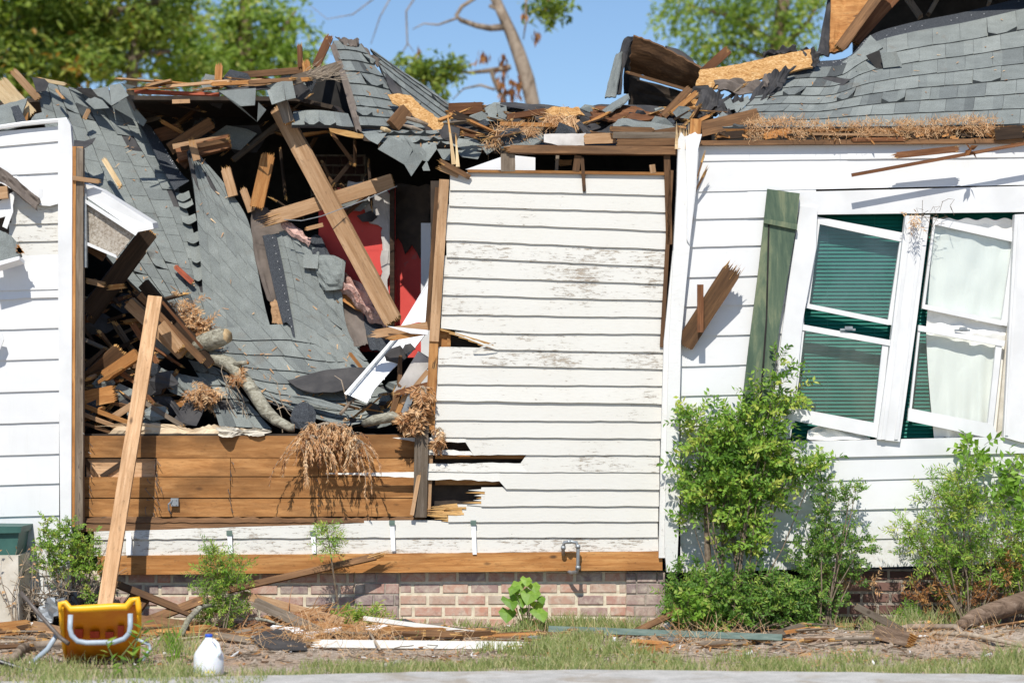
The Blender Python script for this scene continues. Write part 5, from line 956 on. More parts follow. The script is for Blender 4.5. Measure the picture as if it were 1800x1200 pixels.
mb = MB(); mb.tube([P(500, 386, .8), P(530, 388, .75), P(565, 380, .7), (P(565, 380, .7)+P(640, 352, .7))*.5, P(640, 352, .7), P(698, 327, .7)], .0035, 5); mb.obj("cable", "galv", label="thin grey cable strung across the dark opening", cat="cable")
# white soffit panel
mb = MB(); yp = lambda y: .09+(694-y)*.0024
mb.prism([P(x, y, yp(y)) for x, y in ((606, 691), (645, 708), (658, 684), (690, 648), (722, 620), (747, 588), (694, 590))], (.003, .006, -.002))
for (x0, y0, x1, y1) in ((612, 689, 652, 697), (636, 662, 676, 664), (659, 634, 706, 636), (680, 608, 730, 610)): mb.prism([P(x0, y0, yp(y0)-.006), P(x1, y1, yp(y1)-.006), P(x1, y1+3, yp(y1+3)-.001), P(x0, y0+3, yp(y0+3)-.001)], (0, .005, 0))
mb.prism([P(605, 691, yp(690)-.006), P(609, 694, yp(693)-.006), P(700, 590, yp(590)-.006), P(695, 589, yp(590)-.006)], (0, .006, 0))
sof = mb.obj("fallen_soffit", "white_metal", label="white ribbed metal soffit panel fallen against the end stud", cat="panel")
mb = MB(); mb.prism([P(704, 574, .36), P(752, 495, .6), P(753, 500, .5), P(753, 566, .26), P(735, 566, .3)], (0, .01, 0)); mb.obj("fallen_soffit", "white_metal", label="upper end of the white soffit panel above the broken board", cat="panel")
mb = MB()
for k in range(3):
    mb.tube([P(612+k*1.2, 693, .07), P(700+k*1.2, 590, .32)], .0022, 5)
mb.obj("seam", "galv", sof)
mb = MB(); mb.prism([P(680, 573, -.05), P(752, 580, -.05), P(752, 588, -.05), P(722, 586, -.05)], (0, .01, 0)); mb.obj("gutter_clip", "white_metal", label="small white metal clip on the broken board", cat="clip")
# soffit box on the left
mb = MB(); mb.prism([P(146, 322, .0), P(176, 334, -.02), P(268, 392, -.06), P(270, 402, -.06), P(240, 408, -.06), P(150, 345, .0)], (0, .22, .02)); bx_ = mb.obj("soffit_box", "trim_white", label="white boxed eave end slanting over the left of the fallen slope", cat="eave box")
mb = MB(); mb.prism([P(152, 352, .02), P(240, 408, -.02), P(205, 452, .0), P(152, 428, .04)], (0, .012, 0)); mb.obj("soffit_face", "mottled" if "mottled" in MATS else "beige", bx_)
mb = MB(); mb.prism([P(150, 350, -.02), P(242, 408, -.07), P(238, 414, -.07), P(150, 357, -.02)], (0, .02, 0)); mb.prism([P(150, 424, .0), P(204, 448, -.03), P(206, 454, -.03), P(150, 430, .0)], (0, .02, 0)); mb.obj("soffit_trim", "trim_white", bx_)
# left roof end stub in front of the left wall
st_ = surf("eave_stub", [[(-10, 400, -.14), (15, 410, -.14), (32, 428, -.14)], [(-10, 462, -.24), (14, 460, -.24), (38, 446, -.22)]], 10, 6, .03, ["shingle"], jag=.04, wave=.01, label="broken grey eave corner jutting in front of the left wall", cat="eave piece")
mb = MB(); mb.prism([P(-20, 464, -.25), P(34, 450, -.25), P(34, 456, -.25), P(-20, 472, -.25)], (0, .16, -.02)); mb.obj("edge_strip", "white_metal", st_)
mb = MB()
for k in range(14): mb.prism([P(26+U(0, 6), 428+U(0, 16), -.22), P(30+U(0, 6), 436+U(0, 10), -.22), P(40+U(-4, 4), 440+U(-4, 8), -.22)], (0, .01, 0), U(.2, .8))
mb.obj("splintered_tip", "wood_orange", st_)
surf("torn_cornice", [[(-20, 282, -.10), (10, 300, -.10), (40, 325, -.10), (72, 350, -.10)], [(-20, 312, -.12), (8, 322, -.12), (35, 345, -.12), (66, 372, -.10)]], 24, 5, .03, "felt_brown", jag=.04, wave=.03, label="torn grey cornice strip across the old clapboards of the left wall", cat="cornice")
pb("broken_board", -10, 340, 14, 338, 22, -.12, -.12, .03, "wood_tan", label="tan block end at the left edge above the bare patches", cat="board")
slab("cornice_board", [(-12, 312, -.11), (2, 312, -.11), (22, 326, -.11), (20, 332, -.11), (2, 322, -.11), (-12, 322, -.11)], .012, ["trim_white"], label="short white strip under the torn cornice", cat="board")
slab("cornice_board", [(-12, 362, -.08), (12, 344, -.08), (24, 336, -.08), (23, 372, -.08), (12, 402, -.08), (4, 398, -.08), (10, 380, -.08), (-12, 388, -.08)], .012, ["paint_plain"], label="bent white board hanging at the left edge", cat="board")
slab("cornice_board", [(-12, 582, -.12), (4, 586, -.12), (7, 596, -.12), (0, 614, -.12), (-12, 620, -.12)], .012, ["trim_white"], label="small white scrap at the left edge in front of the siding", cat="board")
# branch across the fallen slope
mb = MB(); bp = [(352, 622, .5), (385, 632, .42), (402, 638, .38), (420, 655, .34), (440, 680, .28), (455, 702, .24), (468, 722, .2), (485, 738, .17), (510, 752, .14), (518, 752, .14)]
mb.tube([PP(p) for p in bp], [.05, .045, .05, .046, .044, .046, .044, .04, .03, .026], 12, wob=.1, mend=1); mb.tube([P(412, 642, .34), P(424, 638, .3), P(436, 638, .26)], [.022, .017, .012], 8, wob=.1, mend=1)
mb.obj("fallen_branch", ["bark_grey", "wood_orange"], smooth=True, label="long mossy branch lying across the fallen shingles", cat="branch")
mb = MB(); mb.tube([P(330, 618, .5), P(362, 602, .44), P(384, 594, .38), P(400, 590, .34)], [.055, .066, .064, .05], 18, wob=.14, mend=1); mb.obj("sawn_log", ["bark_grey", "wood_pale"], smooth=True, label="thick pale broken log end on the fallen slope", cat="log")
mb = MB(); mb.tube([P(640, 745, .14), P(660, 738, .08), P(690, 732, .06), P(712, 738, .05)], [.028, .036, .034, .018], 10, wob=.15, mend=1); mb.obj("fallen_branch", ["bark_grey", "wood_orange"], smooth=True, label="short mossy branch beside the end stud on the bare boards", cat="branch")
mb = MB(); mb.tube([P(598, 728, .1), P(612, 712, .12), P(622, 700, .16), P(626, 688, .2)], [.012, .012, .009, .005], 7); mb.tube([P(612, 712, .12), P(600, 668, .2), P(588, 660, .24)], [.007, .004, .002], 5); mb.tube([P(616, 704, .12), P(645, 712, .1)], [.007, .003], 5); mb.obj("twig", "bark_pale", label="forked bare twig under the white soffit panel", cat="twig")
mb = MB()
for k in range(10):
    p = P(U(378, 480), U(640, 700), .36); q_ = [p]; 
    for j in range(5): q_.append(q_[-1]+V((U(-.01, .07), U(-.02, .0), U(-.1, -.03))))
    mb.tube(q_, [.0028]*6, 4, cap=False)
mb.obj("bare_twigs", "twig_dry", label="thin bare twigs hanging over the shingles by the mossy branch", cat="twigs")
# dead needle clumps: (name, centre px, y, spread px, n, L, bias, label)
def tuft(cx, cy, y, rx, ry, nf, L, bias, label, nl=13, ll=.038, lw=.008, group="clumps of dead brown foliage"):
    mb = MB()
    for _ in range(nf):
        a_ = U(0, 6.28); r_ = U(0, 1)**.6; p = P(cx+math.cos(a_)*r_*rx, cy+math.sin(a_)*r_*ry, y+U(-.06, .06)); d = V((U(-1, 1), U(-1, .3), U(-1, 1)))+V(bias)*1.5
        sprig(mb, p, d, L*U(.6, 1.3), nl, ll, lw, (.1, 1), 0, 1, .3, .003)
    return mb.obj("dead_foliage", ["leaf_dead", "twig_dry"], label=label, cat="dead foliage", group=group)
def hang(cx, cy, y, rx, n, drop, label):
    """branchlets arching over the edge, with strands of dead scale leaves trailing down"""
    mb = MB(); mb.tube([P(cx-rx*.9, cy-6, y+.1), P(cx-rx*.2, cy-16, y), P(cx+rx*.5, cy-12, y), P(cx+rx, cy+2, y)], [.009, .009, .007, .004], 6, mi=1)
    for _ in range(n):
        p = P(cx+U(-1, 1)*rx, cy+U(-20, 8), y+U(-.03, .05)); L_ = drop*U(.35, 1.0)*U(.6, 1.1); q_ = [p]; d = V((U(-.6, .6), U(-.6, -.1), U(-.1, .7)))
        for j in range(6): d = (d+V((U(-.2, .2), U(-.05, .1), -.45))).normalized(); q_.append(q_[-1]+d*L_/6)
        mb.rib(q_, .004, .002, .3, 1); t0 = U(.1, .9)
        for j in range(34):
            f = U(.15, 1)*6; i_ = min(int(f), 5); b_ = q_[i_].lerp(q_[i_+1], f-i_); ax = (q_[i_+1]-q_[i_]).normalized(); mb.leaf(b_, ax+V((U(-.7, .7), U(-.5, .3), U(-.4, .2))), U(.015, .045), U(.005, .011), min(1, max(0, t0+U(-.3, .3))))
    return mb.obj("dead_foliage", ["leaf_dead", "twig_dry"], label=label, cat="dead foliage", group="clumps of dead brown foliage")
hang(578, 760, -.02, 44, 96, .21, "largest clump of dead brown foliage hanging over the bare boards")
hang(552, 782, -.07, 22, 30, .42, "drooping left end of the big dead clump on the bare boards")
hang(628, 788, -.07, 16, 16, .36, "thin strands hanging right of the big dead clump")
hang(744, 695, -.05, 6, 13, .17, "dead leaves caught on the split strip by the end stud")
hang(724, 740, -.03, 18, 12, .06, "dead leaves heaped at the foot of the end stud")
hang(774, 768, -.05, 8, 5, .12, "few curled dead leaves hanging in front of the clapboards")
tuft(322, 548, .60, 30, 34, 60, .12, (0, -.2, -.2), "clump of dead twigs above the thick log end")
tuft(352, 575, .55, 22, 14, 60, .1, (0, -.2, -.2), "low clump of dead twigs touching the thick log end")
tuft(352, 690, .36, 26, 20, 40, .09, (.3, -.2, -.4), "small pile of dead straw on the dark crumpled shingles")
tuft(740, 705, -.04, 8, 34, 34, .08, (0, -.2, -.8), "dead leaves caught on the split strip by the end stud", ll=.05, lw=.014)
tuft(725, 738, -.02, 20, 8, 26, .07, (0, -.2, -.3), "dead leaves heaped at the foot of the end stud", ll=.05, lw=.014)
tuft(774, 772, -.05, 8, 18, 6, .06, (0, -.2, -1), "few curled dead leaves hanging in front of the clapboards", ll=.04, lw=.012)
tuft(418, 664, .26, 7, 8, 10, .06, (0, 0, 0), "small orange needle star on the mossy branch")
tuft(1245, 1040, -.15, 14, 22, 20, .12, (0, 0, .8), "x") if False else None
tuft(1604, 376, -.12, 10, 16, 8, .09, (0, -.1, -.4), "few dry leaf strands caught at the top of the window", nl=4)
mb = MB()
for k in range(7):
    q_ = [P(1620+U(-10, 40), 345+U(-10, 30), -.1)]
    for j in range(6): q_.append(q_[-1]+V((U(-.06, .07), U(-.01, .0), U(-.07, .03))))
    mb.tube(q_, [.0016]*7, 4, cap=False)
mb.obj("bare_twigs", "twig", label="wiry dark twigs tangled in front of the right window top", cat="twigs")
mb = MB(); c0 = P(1705, 264, -.2); 
for k in range(5): mb.leaf(c0+V((U(-.02, .02), U(-.02, .0), U(-.02, .02))), V((U(-.6, 1), -.3, U(-.9, .6))), .07, .035, U(0, .3))
mb.obj("dead_leaf_cluster", "leaf_autumn", label="dark curled dead leaves on the long thin stick", cat="dead leaves")
# straw on the right eave
mb = MB()
for k in range(330):
    x = U(1315, 1755); y = 230+U(-16, 15)-(6 if 1330 < x < 1400 or x > 1660 else 0); straw(mb, P(x, y, -.02+U(-.04, .1)), 13, .05, (.05, .03, .014), (0, -.1, .1), .0035, curl=1.2)
mb.obj("pine_straw", "leaf_dead", kind="stuff")
mb = MB()
for k in range(60):
    x = U(1240, 1800); p = P(x, 242+U(-3, 4), -.05); d = V((U(-1, 1), U(-.2, .2), U(-.3, .3))).normalized()*U(.02, .07); mb.prism([p, p+d, p+d+V((0, 0, .012)), p+V((0, 0, .014))], (0, .02, 0), U(0, 1), R.choice((0, 1)))
mb.obj("eave_crumbs", ["wood_dark", "wood_orange"], kind="stuff")
# ---------------- fittings on the wall ----------------
mb = MB(); pp = [(990, 975, -.06), (990, 960, -.10), (992, 953, -.115), (1003, 951, -.12), (1013, 953, -.12), (1016, 962, -.12), (1016, 995, -.12), (1014, 1004, -.11), (1004, 1006, -.06), (996, 1002, -.01)]
mb.tube([PP(p) for p in pp], .012, 10)
for (x, y, yy) in ((1000, 952, -.12), (1016, 960, -.12), (1016, 997, -.12), (990, 962, -.1)): mb.tube([P(x, y-3, yy), P(x, y+3, yy)], .017, 10)
mb.obj("gas_pipe", "galv", smooth=True, label="looped grey metal pipe on the orange skirt plank", cat="pipe")
for x, ln, lb in ((403, 36, "leftmost clear of the white metal straps below the sill"), (550, 36, "white metal strap behind the thin sapling"), (689, 50, "white metal strap between the sapling and the pipe"), (832, 56, "white metal strap nearest the pipe")):
    y0 = 918 if x > 600 else 936; mb = MB(); s_ = 4
    mb.prism([P(x-4, y0, -.03), P(x+4, y0, -.03), P(x+6, y0+ln, -.055), P(x-1, y0+ln, -.055)], (0, .003, 0), mi=0); mb.prism([P(x-5, y0-4, -.04), P(x+5, y0-4, -.04), P(x+5, y0+5, -.04), P(x-5, y0+5, -.04)], (0, .01, 0), mi=1)
    mb.obj("metal_strap", ["white_metal", "gutter_green"], label=lb, cat="strap", group="metal straps along the wall foot")
mb = MB(); mb.prism([P(222, 936, -.04), P(230, 936, -.04), P(233, 975, -.06), P(222, 975, -.06)], (0, .003, 0)); mb.obj("metal_strap", "white_metal", label="white metal strap in the shadow of the leaning plank", cat="strap", group="metal straps along the wall foot")
mb = MB(); mb.box(P(300, 889, .03)[:], P(315, 875, .07)[:]); 
for k in range(4): p = P(303+3.5*(k % 2)*2, 878+(k//2)*8, .028); mb.tube([p, p+V((0, -.003, 0))], .004, 6)
eb = mb.obj("electric_box", "galv", label="small square metal box hanging on the bare boards", cat="electric box"); mb = MB(); mb.tube([P(302, 880, .03), P(296, 886, .01), P(297, 896, .02), P(300, 902, .05)], .006, 6); mb.obj("cable", "galv", eb)

# ---------------- small scraps that fill the heaps ----------------
COLN = {"wood_dark": "blackened", "wood_brown": "brown", "wood_red": "reddish", "wood_grey": "grey", "wood_orange": "orange", "wood_tan": "tan", "paint_plain": "white", "twig_dry": "pale", "felt": "black felt", "shingle": "grey shingle", "shingle_strip": "speckled shingle"}
MARK = [(60, "at the left edge"), (128, "by the left corner"), (180, "by the left stud"), (235, "left of the leaning plank"), (300, "right of the leaning plank"), (350, "near the red board"), (430, "right of the narrow strip"), (500, "by the longest rafter"), (570, "under the peak"), (640, "below the peak"), (700, "by the red wall"), (760, "by the end stud"), (860, "above the clapboards"), (950, "above the white panel"), (1050, "above the plaster slab"), (1130, "above the board stack"), (1200, "near the corner post"), (1300, "right of the corner post"), (1420, "below the shutter"), (1560, "below the left window"), (1690, "below the right window"), (9999, "at the far right")]
MARKG = [(60, "at the left edge"), (110, "behind the metal stand"), (180, "behind the yellow chair"), (250, "just right of the chair"), (330, "between chair and jug"), (410, "behind the jug"), (480, "by the feathery weed"), (560, "by the slate sheet"), (640, "below the sapling"), (720, "by the flaking plank"), (800, "below the white strip"), (880, "past the white strip"), (980, "by the broad leaf plant"), (1060, "by the gutter's left end"), (1170, "below the brick pier"), (1270, "along the green gutter"), (1400, "by the gutter's right end"), (1520, "below the small leaved shrub"), (1640, "by the rotten log piece"), (9999, "by the thick fallen log")]
PEND = []
def place(x, y, g): return next(t for lim, t in (MARKG if g else MARK) if x < lim)
def label_all():
    by = {}
    for o, lab, x, y in PEND: by.setdefault(lab, []).append((x, y, o))
    for lab, l in by.items():
        l.sort(key=lambda t: t[0])
        for i, (x, y, o) in enumerate(l):
            if len(l) == 1: o["label"] = lab
            elif len(l) == 2: o["label"] = ("left of two, " if i == 0 else "right of two, ")+lab
            else: o["label"] = ("leftmost, " if i == 0 else "rightmost, " if i == len(l)-1 else ("second", "third", "fourth", "fifth", "sixth", "seventh")[min(i, 6)-1]+" from left, ")+lab
def tilt(a, g):
    if g: return "lying flat"
    return "level" if abs(a) < 9 else "upright" if 65 < a < 115 else "rising right" if 0 < a < 90 else "falling right"
def vert(y, reg):
    f = (y-reg[1])/(reg[3]-reg[1])
    if reg[3]-reg[1] < 45: return "rear" if f < .5 else "front"
    return "high" if f < .33 else "midway" if f < .66 else "low"
def scraps(n, reg, depth, mats, lw, ww, ang, label, group, felt=.25, ground=False, name="board_scrap", kind="board"):
    for k in range(n):
        x, y = U(reg[0], reg[2]), U(reg[1], reg[3]); L_ = U(*lw); w_ = U(*ww); an = math.radians(U(*ang)); dx, dy = math.cos(an)*L_/2, -math.sin(an)*L_/2
        if ground:
            p = G(x, y); p.z = gh(p.x, p.y)+U(.01, .05); d = V((math.cos(an), math.sin(an)*U(.2, .9), U(-.1, .18)))*L_/S/2; s_ = 1
            a, b = p-d, p+d; a.z = max(a.z, .006); b.z = max(b.z, .006)
        else:
            dp = depth(x, y); a, b = P(x-dx, y-dy, dp+U(-.05, .05)), P(x+dx, y+dy, dp+U(-.05, .05))
        if U(0, 1) < felt:
            mb = MB(); c = (a+b)/2; h = (b-a).length/2
            pl = [c+V((math.cos(t)*h*U(.6, 1.1), U(-.02, .02), math.sin(t)*h*U(.3, .8)*(.25 if ground else 1))) for t in [i*1.047+U(-.2, .2) for i in range(6)]]
            if ground: pl = [V((q.x, q.y+(q.z-c.z)*2+U(-.03, .03), max(.012, q.z))) for q in pl]
            mb.prism(pl, (0, .003, -.003), U(.3, .8)); mt = R.choice(("felt", "shingle", "felt", "shingle_strip")); o = mb.obj("roofing_scrap", mt, label=label[1], cat="roofing scrap", group=group[1]); PEND.append((o, ("small " if L_ < 30 else "large ")+COLN[mt]+" scrap "+vert(y, reg)+" "+place(x, y, ground), x, y))
        else:
            mt = R.choice(mats); o = board(name, a, b, w_/S, U(.008, .03), mt, roll=U(-50, 50), ja=U(.01, .05), jb=U(.01, .05), taper=U(.5, 1), label=label[0], cat="board scrap", group=group[0])
            PEND.append((o, ("short" if L_ < 35 else "long")+(" thin " if w_ < 5.5 else " broad ")+COLN[mt]+" "+kind+" "+tilt(U(0, 0)+math.degrees(an), ground)+", "+vert(y, reg)+" "+place(x, y, ground), x, y))
W1 = ["wood_dark", "wood_brown", "wood_dark", "wood_red", "wood_brown", "wood_grey", "wood_orange"]
scraps(62, (152, 500, 300, 742), lambda x, y: .30+(745-y)*.0012+U(0, .18)+max(0, (x-250))*.001, W1, (22, 85), (3, 13), (-60, 60), ("dark splintered board scrap in the heap behind the leaning plank", "black roofing scrap in the heap behind the leaning plank"), ("board scraps in the left heap", "roofing scraps in the left heap"))
scraps(30, (150, 640, 300, 745), lambda x, y: .22+(745-y)*.001+U(0, .1), W1+["wood_tan"], (14, 60), (3, 9), (-40, 30), ("thin broken slat low in the heap above the bare boards at the left", "torn roofing scrap low in the heap above the bare boards at the left"), ("broken slats in the lower left heap", "roofing scraps in the lower left heap"))
scraps(26, (250, 178, 560, 250), lambda x, y: 1.55+U(0, .5), W1, (25, 110), (3, 12), (-30, 60), ("dark broken board hanging in the shade under the torn roof edge", "dark roofing scrap in the shade under the torn roof edge"), ("boards in the shade under the roof edge", "roofing scraps under the roof edge"), .2)
scraps(12, (440, 260, 700, 400), lambda x, y: 1.0+U(0, .08) if x > 560 else 1.4+U(0, .4), ["wood_dark", "wood_brown", "wood_dark"], (25, 90), (2, 8), (30, 150), ("thin dark lath standing in the gloom of the open room", "dark roofing scrap in the gloom of the open room"), ("laths in the open room", "roofing scraps in the open room"), .1)
scraps(64, (785, 188, 1195, 240), lambda x, y: .62-(y-188)*.0085+U(-.04, .04), W1+["wood_orange", "wood_tan", "wood_orange"], (14, 60), (2, 7), (-28, 28), ("splintered board scrap in the rubble on top of the clapboard wall", "torn roofing scrap in the rubble on top of the clapboard wall"), ("board scraps on the clapboard wall", "roofing scraps on the clapboard wall"), .42)
scraps(22, (1195, 160, 1330, 232), lambda x, y: .70-(y-160)*.008, W1+["wood_orange"], (14, 45), (3, 8), (-40, 60), ("broken board scrap among the felt left of the right roof", "crumpled roofing scrap among the felt left of the right roof"), ("board scraps left of the right roof", "roofing scraps left of the right roof"), .45)
scraps(26, (240, 140, 600, 160), lambda x, y: .95+U(-.1, .1), ["wood_brown", "wood_tan", "wood_orange", "wood_grey"], (20, 90), (2, 6), (-8, 14), ("split lath lying along the torn roof edge left of the peak", "torn roofing scrap along the roof edge left of the peak"), ("laths along the torn roof edge", "roofing scraps along the torn roof edge"), .3)
scraps(18, (690, 610, 752, 742), lambda x, y: .12+U(0, .12), W1+["wood_tan"], (15, 55), (3, 8), (30, 110), ("splintered scrap wedged between the soffit panel and the end stud", "roofing scrap wedged between the soffit panel and the end stud"), ("scraps by the end stud", "roofing scraps by the end stud"), .25)
scraps(26, (600, 680, 740, 752), lambda x, y: .22+U(0, .08)+(745-y)*.001, ["wood_brown", "wood_dark", "wood_orange"], (12, 40), (2, 6), (-30, 60), ("small wood scrap at the bottom of the shingle bowl", "small torn shingle at the bottom of the shingle bowl"), ("wood scraps in the shingle bowl", "torn shingles in the shingle bowl"), .6)
WG = ["wood_grey", "wood_brown", "wood_orange", "wood_tan", "wood_grey", "wood_brown", "paint_plain", "twig_dry"]
scraps(70, (150, 1104, 900, 1132), None, WG, (14, 110), (3, 11), (-30, 30), ("broken board scrap lying along the foot of the brick wall", "roofing scrap lying along the foot of the brick wall"), ("board scraps before the brick wall", "roofing scraps before the brick wall"), .1, True)
scraps(40, (-20, 1104, 330, 1150), None, WG, (14, 80), (3, 11), (-40, 40), ("broken board scrap strewn around the yellow chair", "roofing scrap strewn around the yellow chair"), ("board scraps round the chair", "roofing scraps round the chair"), .12, True)
scraps(34, (900, 1116, 1790, 1150), None, ["wood_grey", "wood_brown", "wood_grey", "twig_dry", "wood_orange"], (10, 60), (2, 7), (-30, 30), ("weathered wood scrap lying in the dirt before the bushes", "torn roofing scrap lying in the dirt before the bushes"), ("wood scraps before the bushes", "roofing scraps before the bushes"), .08, True)
label_all()
mb = MB()
for k in range(520):
    y = U(-2.25, -.05); x = U(-4, 4.2); p = V((x, y, gh(x, y)+.012)); a_ = U(-.6, .6)+R.choice((0, 3.14)); q_ = [p]
    L_ = U(.05, .22)
    for j in range(3): a_ += U(-.4, .4); q_.append(q_[-1]+V((math.cos(a_)*L_/3, math.sin(a_)*L_/3, U(-.006, .012))))
    mb.tube(q_, [U(.0015, .004)]*4, 4, cap=False, mi=R.choice((0, 0, 1)))
mb.obj("twig_litter", ["twig_dry", "twig"], kind="stuff")
mb = MB()          # needles and chips caught on the fallen slopes
for ctrl, n in (([A_T, A_M, A_B], 70), (C, 110), ([B_R, B_M, B_L], 14), (Dd, 14), (F_, 14), ([JT, JM, JE], 40), (H_, 80)):
    s2 = Surf(ctrl)
    for k in range(n):
        u, v = U(.03, .97), U(.15, .97); p = s2.p(u, v); nn = s2.n(u, v); t = V((U(-1, 1), U(-1, 1), U(-1, 1))).cross(nn).normalized()*U(.01, .05); w_ = nn.cross(t).normalized()*U(.002, .006); p = p+nn*.014
        mb.q([p-w_, p+t-w_*.4, p+t+w_*.4, p+w_], U(0, 1), R.choice((0, 0, 1)))
mb.obj("roof_litter", ["leaf_dead", "wood_tan"], kind="stuff")
def gy(py, z=0.0): return (EH-z)*S*D/(py-HZ)-D
# ---------------- things on the ground ----------------
GR = [  # name, x0,y0, x1,y1, w, lift0, lift1, mat, ja, jb, label   (y = row where that end stands, lift = metres above ground)
 ("ground_board", 402, 1110, 656, 1104, 12, .27, .46, "wood_brown", .01, .10, "long thin board propped up against the skirt plank"),
 ("ground_board", 208, 1108, 332, 1112, 13, .30, .12, "wood_brown", .02, .02, "brown board sloping down from the foot of the leaning plank"),
 ("ground_board", 245, 1110, 352, 1112, 16, .05, .20, "wood_brown", .02, .02, "brown board rising behind the sloping brown board"),
 ("ground_board", 232, 1112, 330, 1115, 26, .07, .05, "wood_brown", .03, .03, "wide brown board lying low behind the yellow chair"),
 ("ground_board", 428, 1108, 600, 1114, 14, .23, .10, "wood_tan", .03, .03, "tan board lying down to the right behind the feathery weed"),
 ("ground_board", 452, 1112, 560, 1122, 18, .20, .05, "wood_grey", .04, .05, "grey weathered board end under the tan board"),
 ("ground_board", 470, 1114, 632, 1119, 12, .10, .04, "wood_orange", .03, .05, "split orange board in the middle of the heap"),
 ("ground_board", 620, 1112, 834, 1114, 9, .08, .01, "wood_tan", .02, .02, "long tan lath lying at the foot of the brick wall"),
 ("ground_board", 640, 1114, 832, 1116, 8, .10, .02, "paint_old", .01, .02, "long white strip lying on the long tan lath"),
 ("ground_board", 700, 1116, 850, 1120, 6, .03, .01, "wood_orange", .02, .04, "thin orange lath in front of the long white strip"),
 ("ground_board", 556, 1142, 908, 1142, 15, .02, .02, "paint_old", .05, .09, "long flaking white plank lying flat in the dirt"),
 ("ground_board", 480, 1118, 580, 1122, 12, .05, .03, "paint_plain", .02, .03, "short white board below the feathery weed heap"),
 ("ground_board", 322, 1120, 376, 1116, 9, .02, .05, "wood_orange", .02, .02, "orange lath left of the feathery weed"),
 ("ground_board", 240, 1124, 360, 1120, 11, .04, .06, "wood_orange", .03, .05, "pale orange board right of the yellow chair"),
 ("ground_board", 965, 1122, 1375, 1138, 11, .06, .05, "gutter_green", .0, .0, "long green metal gutter lying in front of the low bushes"),
 ("ground_board", 1003, 1118, 1078, 1121, 5, .03, .02, "galv", .0, .0, "short grey tube beside the left end of the green gutter"),
 ("ground_board", 1325, 1135, 1412, 1118, 12, .02, .05, "wood_grey", .02, .02, "grey weathered board crossing the right end of the gutter"),
 ("ground_board", 1506, 1116, 1592, 1134, 12, .15, .03, "wood_grey", .01, .03, "grey plank leaning out of the dirt by the dark bricks"),
 ("ground_board", 1105, 1120, 1196, 1112, 11, .01, .15, "wood_brown", .02, .02, "brown board between the brick pier and the low bushes"),
 ("ground_board", 1170, 1112, 1214, 1108, 10, .05, .13, "paint_plain", .0, .0, "small white board end under the low bushes"),
 ("ground_board", 1120, 1150, 1170, 1144, 14, .02, .02, "wood_orange", .03, .03, "chunky orange splinter in front of the green gutter"),
 ("ground_board", 1150, 1136, 1172, 1150, 9, .05, .02, "wood_tan", .02, .02, "short tan splinter leaning on the chunky one"),
 ("ground_board", 0, 1112, 108, 1108, 12, .02, .06, "paint_plain", .02, .02, "white strip lying behind the broken metal frame"),
 ("ground_board", -10, 1122, 48, 1116, 26, .05, .05, "wood_orange", .02, .04, "wide orange board at the left edge"),
 ("ground_board", 62, 1118, 118, 1122, 22, .05, .03, "wood_tan", .04, .04, "broken tan board behind the brown tube"),
 ("ground_board", 0, 1104, 78, 1100, 26, .12, .38, "trim_white", .0, .0, "wide white board propped up to the left wall"),
 ("ground_board", 216, 1110, 248, 1108, 40, .06, .22, "wood_brown", .0, .0, "square brown board piece just behind the yellow chair"),
 ("ground_board", 380, 1128, 438, 1132, 11, .03, .02, "wood_grey", .03, .04, "grey rotten board left of the slate coloured sheet"),
 ("ground_board", 1470, 1108, 1500, 1112, 7, .03, .03, "wood_tan", .02, .03, "thin tan stick beside the dark bricks"),
 ("ground_board", 1285, 1130, 1342, 1136, 7, .05, .02, "wood_tan", .0, .06, "narrow tan splinter near the right end of the gutter"),
 ("ground_board", 868, 1122, 980, 1116, 6, .02, .02, "wood_brown", .03, .03, "thin dark lath in the grass by the pier"),
 ("ground_board", 1545, 1140, 1600, 1146, 26, .05, .04, "bark_log", .02, .02, "short rotten log piece in front of the grey plank"),
]
for g in GR:
    n_, x0, y0, x1, y1, w_, l0, l1, mt, ja, jb, lb = g
    a, b = G(x0, y0), G(x1, y1); a.z = gh(a.x, a.y)+l0; b.z = gh(b.x, b.y)+l1
    mids = (a+b)/2; s_ = (D+mids.y)/D
    board(n_, a, b, w_/S*s_, .02 if mt != "bark_log" else .07, mt, roll=-U(8, 35), ja=ja, jb=jb, label=lb, cat="gutter" if "gutter " in lb[:26] and mt == "gutter_green" else "tube" if mt == "galv" else "board")
def gtube(name, pts, rad, mat, label, cat, n=10, wob=.1, mend=None):
    mb = MB(); q_ = []
    for x, y, l_ in pts: p = G(x, y); p.z = gh(p.x, p.y)+l_; q_.append(p)
    mb.tube(q_, rad, n, wob=wob, mend=mend); return mb.obj(name, mat, smooth=True, label=label, cat=cat)
gtube("fallen_log", [(1688, 1128, .03), (1715, 1122, .08), (1760, 1116, .13), (1840, 1108, .22)], [.03, .055, .065, .07], "bark_log", "thick brown log lying in from the right edge", "log", 14)
gtube("root", [(1500, 1142, 0), (1545, 1130, .02), (1600, 1128, .03), (1680, 1130, .03), (1720, 1150, 0)], [.006, .016, .02, .018, .008], "bark_pale", "pale bare root curving in front of the thick log", "root", 8)
gtube("root", [(1590, 1150, 0), (1640, 1136, .02), (1700, 1142, .02), (1800, 1150, .01)], [.006, .014, .016, .01], "twig_dry", "second bare root below the thick log", "root", 8)
gtube("fallen_branch", [(20, 1165, .02), (40, 1150, .04), (62, 1144, .05), (100, 1142, .04), (140, 1140, .03)], [.02, .028, .026, .024, .02], "bark_pale", "bent pale branch on the ground behind the broken metal frame", "branch", 10)
gtube("fallen_branch", [(318, 1128, .04), (332, 1118, .12), (352, 1112, .16), (376, 1110, .18)], [.02, .02, .017, .012], "bark_grey", "grey crooked branch left of the feathery weed", "branch", 8)
